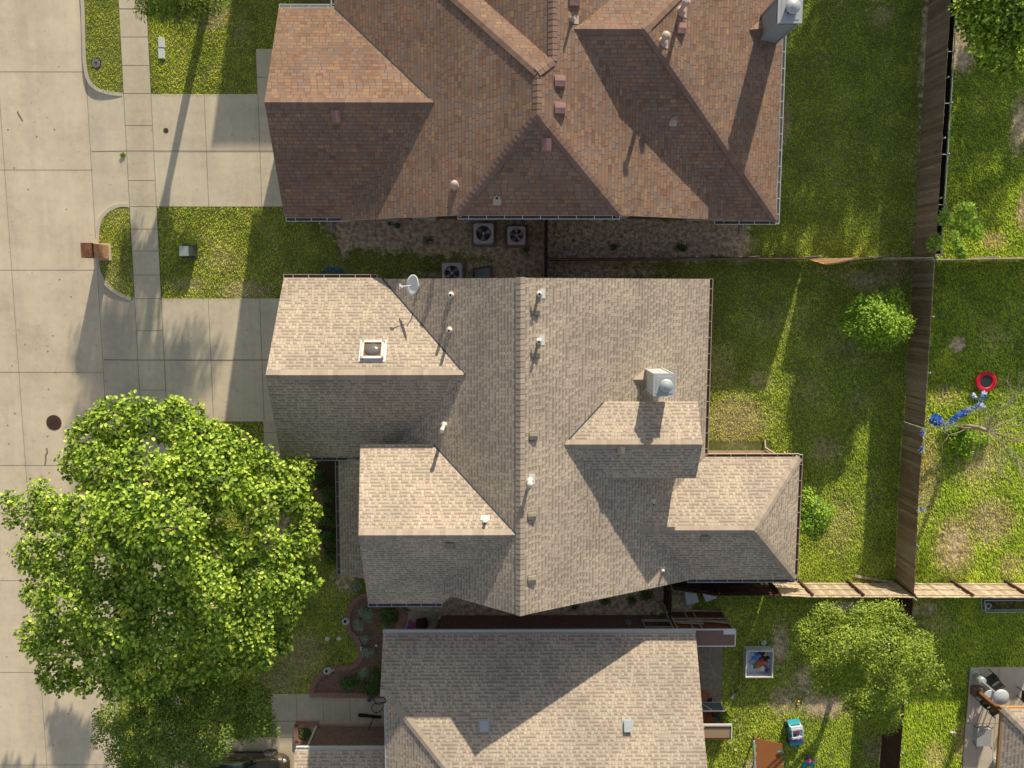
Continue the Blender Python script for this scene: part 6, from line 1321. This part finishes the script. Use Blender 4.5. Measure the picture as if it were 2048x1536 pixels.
a_, b_ = W(1481, 1363), W(1463, 1396); root = thing('toy_shovel', 'shovel with a yellow grip lying in the grass below the playpen', 'shovel', a_); m = MB(); m.tube([(a_.x, a_.y, .1), tuple(a_.lerp(b_, .35) + V3(0, 0, .1))], .026, 8); m.build('grip', 'toy_yellow', root); m = MB(); m.tube([tuple(a_.lerp(b_, .35) + V3(0, 0, .1)), tuple(a_.lerp(b_, .65) + V3(0, 0, .09))], .02, 8); m.build('shaft', 'black', root); m = MB(); p_ = a_.lerp(b_, .82); m.box((p_.x, p_.y, .09), (.13, .32, .03), rz=-.5); m.build('blade', 'grey_metal', root)
c = W(1597, 1403, .06); root = thing('small_ball', 'tiny yellow ball on the bare patch under the yellow-green tree', 'ball', c); m = MB(); m.blob(c, .06, 0, 10, 8); m.build('ball', 'toy_yellow', root, smooth=True)
# ride-on toy car (local coordinates, long axis y)
c = W(1586, 1460); root = thing('toy_car', 'white and turquoise ride-on toy car with purple trim on the lower house lawn', 'toy car', c); root.rotation_euler = (0, 0, R(8))
m = MB(); prof = [(-.60, .12), (-.62, .30), (-.45, .36), (-.18, .38), (-.16, .30), (.16, .30), (.2, .40), (.5, .40), (.6, .32), (.62, .12)]
for s_ in (-1, 1): m.face([(s_ * .3, y, z) for y, z in prof][::s_])
for (y0_, z0_), (y1_, z1_) in zip(prof, prof[1:] + prof[:1]): m.face([(-.3, y0_, z0_), (.3, y0_, z0_), (.3, y1_, z1_), (-.3, y1_, z1_)])
lpart(m, 'body', 'plastic_aqua', root)
m = MB(); 
for x in (-.25, .25):
    m.tube([(x, -.15, .36), (x, -.05, .66), (x, .42, .68), (x, .5, .36)], .035, 8)
m.bar((-.25, .42, .68), (.25, .42, .68), .08, .05); m.bar((-.25, .0, .68), (.25, .0, .68), .08, .05); m.box((0, .46, .62), (.56, .16, .12)); lpart(m, 'roof_frame', 'plastic_white', root)
m = MB(); m.box((0, .22, .42), (.42, .26, .1)); m.box((0, .34, .55), (.42, .06, .22)); lpart(m, 'seat', 'plastic_pink', root)
m = MB(); m.box((0, -.3, .385), (.62, .1, .03)); m.box((0, -.12, .41), (.5, .05, .04)); m.bar((-.4, -.12, .45), (-.2, -.2, .45), .08, .06); lpart(m, 'trim', 'plastic_purple', root)
m = MB(); m.lathe((.08, -.08, .5), [(.09, 0), (.11, .02), (.09, .04), (.07, .02)], 16, axis=(0, .5, 1)); lpart(m, 'steering_wheel', 'white_paint', root)
for x in (-.32, .32):
    for y in (-.4, .4): m = MB(); m.lathe((x - .05, y, .13), [(.06, 0), (.13, 0), (.13, .1), (.06, .1)], 18, axis=(1, 0, 0)); lpart(m, 'wheel', 'car_trim', root)
# toy tricycle
c = W(1614, 1524); root = thing('tricycle', 'turquoise and pink toddler tricycle at the bottom edge of the lawn', 'tricycle', c); m = MB(); m.prism([(math.cos(k * math.pi / 4 + .39) * .3, math.sin(k * math.pi / 4 + .39) * .32 - .08) for k in range(8)], .12, .22); lpart(m, 'tray', 'plastic_aqua', root)
m = MB(); m.blob((-.02, .28, .35), (.1, .12, .08)); m.tube([(-.3, .36, .5), (0, .26, .42), (.3, .40, .5)], .035, 8); lpart(m, 'handlebar', 'plastic_pink', root)
for x, y in ((-.02, .34), (-.22, -.3), (.22, -.3)): m = MB(); m.lathe((x - .03, y, .11), [(.03, 0), (.11, 0), (.11, .06), (.03, .06)], 16, axis=(1, 0, 0)); lpart(m, 'wheel', 'plastic_purple', root)
m = MB(); m.blob((.02, -.12, .25), (.12, .1, .07)); lpart(m, 'seat', 'toy_yellow', root)
m = MB(); m.lathe((.22, .38, .45), [(.02, -.02), (.11, -.02), (.12, 0), (.11, .02), (.02, .02)], 16, axis=(.9, .4, .3)); lpart(m, 'side_wheel', 'plastic_paleblue', root)
# brown plywood lean-to with post
q = [W(1513, 1477, .9), W(1565, 1488, .9), W(1565, 1552, 1.1), W(1513, 1552, 1.1)]; root = thing('leaning_board', 'large brown plywood sheet propped flat beside a pale post at the bottom edge', 'board', W(1520, 1500)); m = MB(); m.face(q[::-1]); m.face([p - V3(0, 0, .03) for p in q]); 
for i in range(4): a_, b_ = q[i], q[(i + 1) % 4]; m.face([a_, b_, b_ - V3(0, 0, .03), a_ - V3(0, 0, .03)])
m.build('sheet', 'board_brown', root)
m = MB(); e0, e1 = W(1508, 1482, 1.0), W(1511, 1552, 1.15); m.bar(e0, e1, .09, .1); m.build('side_rail', 'utility_pale', root)
for k, p in enumerate((e0 + V3(.3, -.3, -.04), q[1] + V3(-.35, -.35, -.04), e1 + V3(.3, .1, -.04), q[2] + V3(-.3, 0, -.04))): m = MB(); m.bar((p.x, p.y, 0), (p.x, p.y, p.z - .03), .07, .07, up=(1, 0, 0)); m.build('leg', 'wood_brown', root, autouv=True)
c = W(1560, 1503, 1.0); root = thing('toy_dinosaur', 'small turquoise toy figure lying on the brown plywood sheet', 'toy', c); m = MB(); m.tube([c + V3(-.14, .02, .03), c + V3(0, 0, .05), c + V3(.1, 0, .05)], [.015, .06, .04], 8); m.blob(c + V3(.1, .01, .07), .05); m.build('body', 'plastic_aqua', root)
# covered nook east of the lower house
root = thing('sunroom_frame', 'grey glazed door panel in a white frame standing beside the lower house patio', 'door panel', W(1405, 1410)); g = [W(1413, 1404, .05), W(1440, 1404, .05)]
m = MB(); gy = W(1425, 1404, .0).y; ax0, ax1 = W(1398, 1404).x, W(1440, 1404).x
for z in (.05, .82): m.bar((ax0, gy, z), (ax1, gy, z), .05, .06)
for x in (ax0, ax1): m.bar((x, gy, .05), (x, gy, .82), .05, .05, up=(1, 0, 0))
m.bar((ax0 + .02, gy + .03, .1), (ax0 + .4, gy + .03, .78), .05, .05); m.build('frame', 'white_paint', root); m = MB(); m.box(((ax0 + ax1) / 2, gy, .43), (ax1 - ax0, .015, .74)); m.build('pane', 'window_blind', root)
dk0, dk1 = W(1404, 1428), W(1448, 1452)
root = thing('deck_floor', 'small brown mat floor holding a bucket and pots beside the lower house', 'floor mat', dk0); m = MB(); m.prism([(8.2, W(1440, 1452).y), (W(1452, 1440).x, W(1440, 1452).y), (W(1449, 1420).x, gy - .25), (8.2, gy - .25)], .01, .05); m.build('mat', 'wood_orange' if 0 else 'board_brown', root)
c = W(1441, 1437, .3); root = thing('planter_pot', 'turquoise pot standing on the brown mat beside the lower house', 'pot', (c.x, c.y, .05)); m = MB(); m.lathe((c.x - .06, c.y, .05), [(.1, 0), (.13, .22), (.14, .3), (.115, .3), (.1, .1), (0, .1)], 20); m.build('pot', 'plastic_aqua', root, smooth=True)
for i, (dx, dy, mt, lb) in enumerate([(-.5, .02, 'wood_orange', 'orange flower pot left of the turquoise pot'), (.2, -.12, 'terracotta', 'terracotta pot right of the turquoise pot'), (-.33, .1, 'wood_brown', 'brown watering can left of the pots')]):
    p = V3(c.x + dx, c.y + dy, .05); root = thing('flower_pot', lb, 'pot', p); m = MB(); m.lathe(p, [(.05, 0), (.08, .16), (.09, .18), (.07, .18), (.05, .05), (0, .05)], 14); m.build('pot', mt, root)
a_, b_ = W(1445, 1424, .5), W(1459, 1446, .5); root = thing('hedge_roll', 'rolled artificial green hedge leaning over the brown mat', 'hedge roll', (a_.x, a_.y, .2)); m = MB(); m.tube([(a_.x, a_.y, .55), tuple(a_.lerp(b_, .5) + V3(0, 0, .05)), (b_.x, b_.y, .5)], .13, 12); m.build('roll', 'astro', root, smooth=False)
rng = np.random.default_rng(77); n_ = 900; tt = rng.uniform(0, 1, n_); an = rng.uniform(0, 6.28, n_); base = np.array([a_.x, a_.y, .55])[None] * (1 - tt[:, None]) + np.array([b_.x, b_.y, .5])[None] * tt[:, None]; nn = np.stack([np.cos(an) * .9, np.cos(an) * -.2, np.sin(an)], 1)
leaf_mesh('leaves', (base + nn * .13, nn, rng.normal(0, 1, (n_, 3)), np.full(n_, .07)), 'leaf_dark', root, 'small', rng)
e0, e1 = W(1410, 1451, .9), W(1461, 1476, .9); root = thing('wicker_bench', 'tan woven bench top with white edges and dark red trim beside the lower house', 'bench', (e0.x, e1.y, 0)); m = MB(); m.prism([(8.05, e1.y), (e1.x, e1.y), (e1.x, e0.y), (8.05, e0.y)], .85, .9); m.build('seat', 'wicker', root)
m = MB(); m.bar((8.05, e0.y + .04, .93), (e1.x + .04, e0.y + .04, .93), .1, .06); m.bar((e1.x + .03, e0.y, .93), (e1.x + .03, e1.y - .03, .93), .05, .06)
for k in range(6): m.blob((8.15 + k * .2, e0.y - .06, .93), .022); m.blob((8.15 + k * .2, e1.y - .06, .93), .022)
m.build('edge', 'white_paint', root); m = MB(); m.bar((8.05, e0.y - .05, .9), (e1.x, e0.y - .05, .9), .07, .05); m.bar((8.05, e1.y - .02, .9), (e1.x, e1.y - .02, .9), .07, .05); m.bar((8.7, e0.y, .905), (8.7, e1.y, .905), .012, .012); m.build('trim', 'maroon', root)
for x in (8.15, e1.x - .08):
    for y in (e1.y + .06, e0.y - .06): m = MB(); m.bar((x, y, 0), (x, y, .85), .06, .06, up=(1, 0, 0)); m.build('leg', 'wood_brown', root, autouv=True)
c = W(1408, 1390); root = thing('stone_disc', 'round orange terracotta dish on the flagstones against the lower house wall', 'dish', c); m = MB(); m.lathe((c.x, c.y, .03), [(.2, 0), (.24, .06), (.22, .06), (.18, .03), (0, .03)], 22); m.build('dish', 'terracotta', root)
c = W(1419, 1398); root = thing('shoe_pair', 'pair of dark shoes on the flagstones next to the orange dish', 'shoes', c)
for dx in (-.06, .06): m = MB(); m.blob((c.x + dx, c.y, .07), (.045, .12, .045), 0, 10, 6); m.build('shoe', 'black', root)
# white downspout/fence end at the lower edge
c = W(1417, 1528); root = thing('white_cabinet', 'small white storage box against the lower house wall at the bottom edge', 'box', c); m = MB(); m.box((8.25, c.y, .3), (.35, .5, .6)); m.build('box', 'white_paint', root); m = MB(); m.box((8.25, c.y, .615), (.3, .2, .03)); m.build('lid', 'toy_navy', root)

# ------------------------------------------------------------------ right-hand yards
c = W(1972, 763, .22); root = thing('trampoline', 'small round trampoline with a red padded rim at the right side', 'trampoline', (c.x, c.y, 0)); m = MB(); m.lathe((c.x, c.y, .22), [(.28, .015), (.31, .04), (.44, .05), (.475, .02), (.47, -.02), (.44, -.03)], 48, cap=False); 
for k in range(40): a = 2 * math.pi * k / 40; m.box((c.x + math.cos(a) * .385, c.y + math.sin(a) * .385, .268), (.12, .008, .012), 0, rz=a)
m.build('pad', 'red_pad', root); m = MB(); m.lathe((c.x, c.y, .225), [(.31, 0), (0, .002)], 32); m.build('mat', 'tramp_mat', root)
for k in range(6): a = 2 * math.pi * k / 6; m = MB(); m.tube([(c.x + math.cos(a) * .42, c.y + math.sin(a) * .42, 0), (c.x + math.cos(a) * .42, c.y + math.sin(a) * .42, .2)], .018, 8); m.build('leg', 'grey_metal', root)
def tarp(label, pts, seed, h=.9, mats=('tarp_blue', 'tarp_white')):
    rg = random.Random(seed); c0 = W(*pts[0][:2], h); root = thing('tarp_shred', label, 'tarp', (c0.x, c0.y, 0), 'torn blue tarp caught in the bare tree and on the fence')
    m = MB(); P = [W(a, b, h) for a, b, w in pts]; Ws = [w / 46 for a, b, w in pts]; n = len(P) * 5; prev = None
    SP = smooth_path(P, 6); 
    for i, p in enumerate(SP):
        t_ = i / (len(SP) - 1) * (len(Ws) - 1); w = Ws[min(int(t_), len(Ws) - 1)] * (1 - t_ % 1) + Ws[min(int(t_) + 1, len(Ws) - 1)] * (t_ % 1)
        d = (SP[min(i + 1, len(SP) - 1)] - SP[max(i - 1, 0)]).normalized(); s = V3(-d.y, d.x, 0); z = V3(0, 0, rg.uniform(-.05, .05))
        row = [p + s * w * rg.uniform(.8, 1.1) + z, p + z * .3 + V3(0, 0, .05), p - s * w * rg.uniform(.8, 1.1) - z]
        if prev: m.face([prev[0], prev[1], row[1], row[0]]); m.face([prev[1], prev[2], row[2], row[1]], 0)
        prev = row
    # frayed white edges
    for i in range(1, len(SP) * 3):
        p = rg.choice(SP); k = rg.randrange(len(Ws)); a = rg.uniform(0, 6.28); L = rg.uniform(.05, .17); w = Ws[k] * rg.uniform(.2, .7)
        a2 = rg.uniform(0, 6.28); q = p; e = p + V3(math.cos(a2) * w * 1.3, math.sin(a2) * w * 1.3, rg.uniform(-.02, .08)) + V3(math.cos(a) * L, math.sin(a) * L, rg.uniform(-.05, .05)); m.face([q, e + V3(.012, 0, 0), e, q + V3(0, .025, 0)], 1)
    m.build('sheet', list(mats), root)
tarp('long torn strip of blue tarp twisted toward the red trampoline', [(1905, 843, 8), (1915, 832, 7), (1928, 826, 8), (1938, 820, 5), (1950, 815, 3), (1957, 810, 3), (1963, 800, 2), (1970, 790, 3)], 1)
tarp('bunched blue tarp end nearest the brown fence', [(1861, 835, 9), (1868, 838, 13), (1875, 842, 12), (1882, 846, 6), (1892, 848, 3), (1905, 842, 4)], 2)
tarp('frayed blue and white tarp scrap left of the red trampoline', [(1944, 787, 4), (1948, 792, 5), (1951, 796, 4)], 3, .3, ('tarp_white', 'tarp_blue'))
tarp('frayed white tarp scrap beside the long strip', [(1955, 806, 5), (1962, 812, 8), (1968, 816, 5)], 4, .6, ('tarp_white', 'tarp_blue'))
tarp('crumpled tarp knot just under the red trampoline', [(1962, 789, 5), (1968, 788, 7), (1973, 789, 4)], 5, .6, ('tarp_white', 'tarp_blue'))
tarp('shred of blue tarp on the fence top, upper one', [(1845, 860, 3), (1845, 866, 4), (1844, 871, 2)], 6, 1.9)
tarp('shred of blue tarp on the fence top, second from the top', [(1844, 893, 2), (1844, 898, 5), (1841, 902, 2)], 7, 1.9)
tarp('shred of blue tarp on the fence top, lowest one', [(1840, 1018, 4), (1843, 1018, 4), (1846, 1019, 2)], 8, 1.9)
# wire bed by the fence, right edge
q = [W(1968, 1200, .3), W(2060, 1200, .3), W(2060, 1223, .3), W(1970, 1224, .3)]; root = thing('raised_bed', 'wire-sided raised bed against the pale fence at the right edge', 'raised bed', (q[0].x, q[0].y, 0)); m = MB()
for i in range(4):
    for z in (.05, .35): m.bar((q[i].x, q[i].y, z), (q[(i + 1) % 4].x, q[(i + 1) % 4].y, z), .04, .04)
for k in range(30): x = q[0].x + k * .07; m.bar((x, q[2].y, .05), (x, q[2].y, .35), .012, .012, up=(1, 0, 0))
m.build('frame', 'galvanised', root); m = MB(); m.face([(p.x, p.y, .04) for p in q][::-1]); m.build('soil', 'soil_dark', root)
a_ = W(1977, 1212, .3); m = MB(); m.tube([(a_.x + math.cos(k * .35) * .12, a_.y + math.sin(k * .35) * .12, .3) for k in range(19)], .02, 6); m.build('hoop', 'white_metal', root)
a_, b_ = W(1978, 1202, .3), W(1995, 1214, .3); r2 = thing('spare_board', 'grey board lying across the wire-sided raised bed', 'board', (a_.x, a_.y, .3)); m = MB(); m.bar(a_, b_, .12, .03); m.build('board', 'fence_dark', r2, autouv=True)
# patio things
hb = W(1950, 1351, .06); root = thing('patio_heater', 'tall silver patio heater with a round dome reflector on the corner patio', 'patio heater', hb)
m = MB(); m.lathe(hb, [(.24, 0), (.25, .04), (.2, .08), (.2, .6), (.17, .65), (.04, .7)], 24); m.build('base', 'galvanised', root, smooth=False); m = MB(); m.tube([hb + V3(0, 0, .6), hb + V3(0, 0, 1.75)], .03, 12); m.build('pole', 'steel_light', root); m = MB(); m.lathe(hb + V3(0, 0, 1.7), [(.08, 0), (.1, .04), (.1, .3), (.06, .34)], 20); m.build('burner', 'galvanised', root)
m = MB(); m.lathe(hb + V3(0, 0, 2.08), [(.37, -.02), (.36, 0), (.26, .06), (.1, .1), (0, .11)], 36); m.build('reflector', 'steel_light', root, smooth=True)
def chair(px_, py_, rz, label):
    c = W(px_, py_, .45); root = thing('patio_chair', label, 'chair', (c.x, c.y, .06), 'black metal chairs on the corner patio'); root.rotation_euler = (0, 0, R(rz)); m = MB(); m.box((0, 0, .42), (.48, .46, .03)); lpart(m, 'seat', 'car_trim', root); m = MB()
    for x in (-.22, .22): m.bar((x, .22, .42), (x, .3, .88), .03, .03, up=(1, 0, 0))
    m.bar((-.22, .3, .87), (.22, .3, .87), .03, .03); m.box((0, .27, .68), (.4, .02, .28)); lpart(m, 'backrest', 'car_trim', root)
    for x in (-.22, .22):
        for y in (-.2, .2): m = MB(); m.bar((x, y, 0), (x, y, .42), .03, .03, up=(1, 0, 0)); lpart(m, 'leg', 'car_trim', root)
        m = MB(); m.bar((x, -.2, .62), (x, .24, .62), .04, .025); m.bar((x, -.2, .42), (x, -.2, .62), .025, .025, up=(1, 0, 0)); lpart(m, 'armrest', 'car_trim', root)
chair(1983, 1358, 215, 'black metal chair above the patio heater pole'); chair(1972, 1404, 40, 'black metal chair left of the patio post, upper one'); chair(1988, 1420, 35, 'black metal chair tucked beside the patio roof corner'); chair(2052, 1390, 90, 'black metal chair cut by the right edge of the view')
c = W(1983, 1395, .7); root = thing('patio_table', 'round white glass patio table partly under the patio roof beam', 'table', (c.x, c.y, .06)); m = MB(); m.lathe((c.x, c.y, .66), [(.36, 0), (.38, .02), (.36, .04), (0, .042)], 32); m.build('table_top', 'plastic_white', root)
for k in range(3): m = MB(); a = k * 2.1; m.tube([(c.x + math.cos(a) * .28, c.y + math.sin(a) * .28, .06), (c.x + math.cos(a) * .2, c.y + math.sin(a) * .2, .66)], .018, 8); m.build('leg', 'car_trim', root)
c = W(1967, 1474, .4); root = thing('covered_cart', 'grey cloth-covered square cart with four black corner handles on the patio', 'cart', (c.x, c.y, .06)); m = MB(); m.box((c.x, c.y, .44), (.68, .86, .06)); m.box((c.x, c.y, .25), (.6, .78, .36)); m.build('cover', 'fabric_grey', root)
for sx in (-1, 1):
    for sy in (-1, 1): m = MB(); m.tube([(c.x + sx * .30, c.y + sy * .4, .06), (c.x + sx * .34, c.y + sy * .45, .45), (c.x + sx * .38, c.y + sy * .56, .5)], .018, 6); m.build('handle', 'black', root)
c = W(1905, 1464, .1); root = thing('lawn_sprinkler', 'small white sprinkler on the grass left of the corner patio', 'sprinkler', (c.x, c.y, 0)); m = MB(); m.tube([(c.x - .12, c.y, .09), (c.x - .06, c.y - .02, .12), (c.x + .1, c.y, .12)], .03, 8); m.tube([(c.x, c.y, 0), (c.x, c.y, .12)], .03, 8); m.build('body', 'plastic_white', root)
c = W(2012, 1530, .6); root = thing('white_umbrella_base', 'white cloth bundle at the bottom edge beside the patio roof', 'cloth', (c.x, c.y, .06)); m = MB(); m.blob((c.x, c.y, .3), (.4, .25, .25), 0, 12, 8, .06); m.build('cloth', 'plastic_white', root)

# ------------------------------------------------------------------ parked car (long axis x, nose to +x)
cxf = W(578, 1510, .5).x; root = thing('parked_car', 'dark olive-grey sedan parked nose-in on the lower driveway, mostly under the tree', 'car', (cxf - 2.35, W(552, 1497).y - .92, 0))
L_, Wd = 4.7, 1.82; sec = []   # stations: x, half width bottom, half width belt, z bottom, z belt, z top, half width top
st = [(-2.35, .60, .66, .42, .72, .74, .55), (-2.2, .80, .84, .28, .85, .93, .68), (-1.7, .88, .91, .22, .92, 1.02, .70), (-1.25, .89, .91, .2, .93, 1.15, .66), (-.8, .89, .91, .2, .93, 1.40, .58), (-.1, .89, .91, .2, .92, 1.45, .58), (.35, .89, .91, .2, .92, 1.40, .60), (.95, .89, .91, .2, .92, 1.04, .70), (1.5, .88, .90, .22, .86, .95, .70), (2.05, .84, .86, .26, .74, .80, .62), (2.28, .70, .74, .32, .62, .66, .5), (2.35, .56, .58, .38, .52, .54, .4)]
m = MB(); rings = []
for x, wb, wm, zb, zm, zt_, wt in st:
    r = [(-wb, zb), (-wm, (zb + zm) / 2), (-wm + .02, zm), (-wt, zt_), (-wt * .5, zt_ + .02), (wt * .5, zt_ + .02), (wt, zt_), (wm - .02, zm), (wm, (zb + zm) / 2), (wb, zb)]; i0 = len(m.v); m.v += [(x, y, z) for y, z in r]; rings.append(i0)
glass = []
for i, (a, b) in enumerate(zip(rings, rings[1:])):
    for k in range(9):
        side = k in (2, 6); gl = (side and 3 <= i <= 6) or (k in (3, 4, 5) and i in (3, 6)); m.f.append((a + k, b + k, b + k + 1, a + k + 1)); m.m.append(1 if gl else 0); m.uv.append(None)
m.f.append(tuple(rings[0] + k for k in range(10))); m.m.append(0); m.uv.append(None); m.f.append(tuple(rings[-1] + k for k in range(10))[::-1]); m.m.append(0); m.uv.append(None)
body = lpart(m, 'body', ['car_paint', 'car_glass'], root, smooth=True)
for x in (-1.38, 1.42):
    for s_ in (-1, 1):
        m = MB(); ax = (0, s_, 0); m.lathe((x, s_ * .71, .36), [(.2, 0), (.34, .0), (.36, .05), (.36, .17), (.33, .22), (.24, .225)], 30, axis=ax); w_ = lpart(m, 'wheel', 'rubber', root)
        m = MB(); m.lathe((x, s_ * .71, .36), [(.245, .17), (.255, .225), (.235, .225), (.22, .17)], 30, axis=ax, cap=False); m.lathe((x, s_ * .71, .36), [(.06, .16), (.055, .205), (0, .21)], 14, axis=ax)
        for k in range(10): a = 2 * math.pi * k / 10; m.bar((x + math.cos(a) * .04, s_ * .915, .36 + math.sin(a) * .04), (x + math.cos(a) * .235, s_ * .925, .36 + math.sin(a) * .235), .022, .03, 0, up=(0, 1, 0))
        m.build('rim', 'rim_metal', w_) if False else None
        o_ = m.build('rim', 'rim_metal', None); o_.parent = w_
        m = MB(); m.lathe((x, s_ * .71, .36), [(.0, .12), (.22, .13)], 24, axis=ax); o_ = m.build('brake_disc', 'car_trim', None); o_.parent = w_
for s_ in (-1, 1):
    m = MB(); m.blob((.72, s_ * 1.02, .98), (.09, .11, .07), 0, 12, 8); m.bar((.7, s_ * .88, .95), (.72, s_ * 1.0, .96), .05, .04); lpart(m, 'wing_mirror', 'car_paint', root, smooth=True)
    m = MB(); m.blob((2.08, s_ * .68, .66), (.2, .13, .07), 0, 12, 8); lpart(m, 'headlight', 'headlight', root, smooth=True)
    m = MB(); m.box((1.95, s_ * .86, .62), (.1, .02, .05)); lpart(m, 'side_light', 'amber', root)
    m = MB(); m.box((-.1, s_ * .915, .28), (2.3, .03, .08)); lpart(m, 'sill_trim', 'car_trim', root)
    for x in (.1, -.95): m = MB(); m.box((x, s_ * .925, .80), (.2, .025, .035)); lpart(m, 'door_handle', 'rim_metal', root)
m = MB(); m.box((2.3, 0, .42), (.08, 1.0, .2)); lpart(m, 'grille', 'car_trim', root)

# ------------------------------------------------------------------ fallen leaves and specks: scattered litter nobody could count
rng = np.random.default_rng(21); C = []
for (a0, a1, b0_, b1, n_) in [(1440, 1640, 1220, 1530, 55), (1420, 1500, 1380, 1530, 20), (560, 700, 1130, 1380, 22), (1130, 1380, 450, 510, 10), (1430, 1800, 560, 1100, 12), (1840, 1940, 1230, 1330, 3), (330, 560, 430, 590, 6)]:
    for _ in range(n_): p = W(rng.uniform(a0, a1), rng.uniform(b0_, b1)); C.append((p.x, p.y, .1))
C = np.array(C); n_ = len(C); Nn_ = rng.normal(0, .25, (n_, 3)) + np.array([0, 0, 1]); Nn_ /= np.linalg.norm(Nn_, axis=1)[:, None]; T_ = rng.normal(0, 1, (n_, 3)); T_ -= Nn_ * (T_ * Nn_).sum(1)[:, None]; T_ /= np.linalg.norm(T_, axis=1)[:, None]
o = leaf_mesh('leaf_litter', (C, Nn_, T_, rng.uniform(.05, .15, n_)), 'leaf_litter', None, 'round', rng); tag(o, 'pale dry leaves scattered over the lawns', 'dry leaves', kind='stuff')
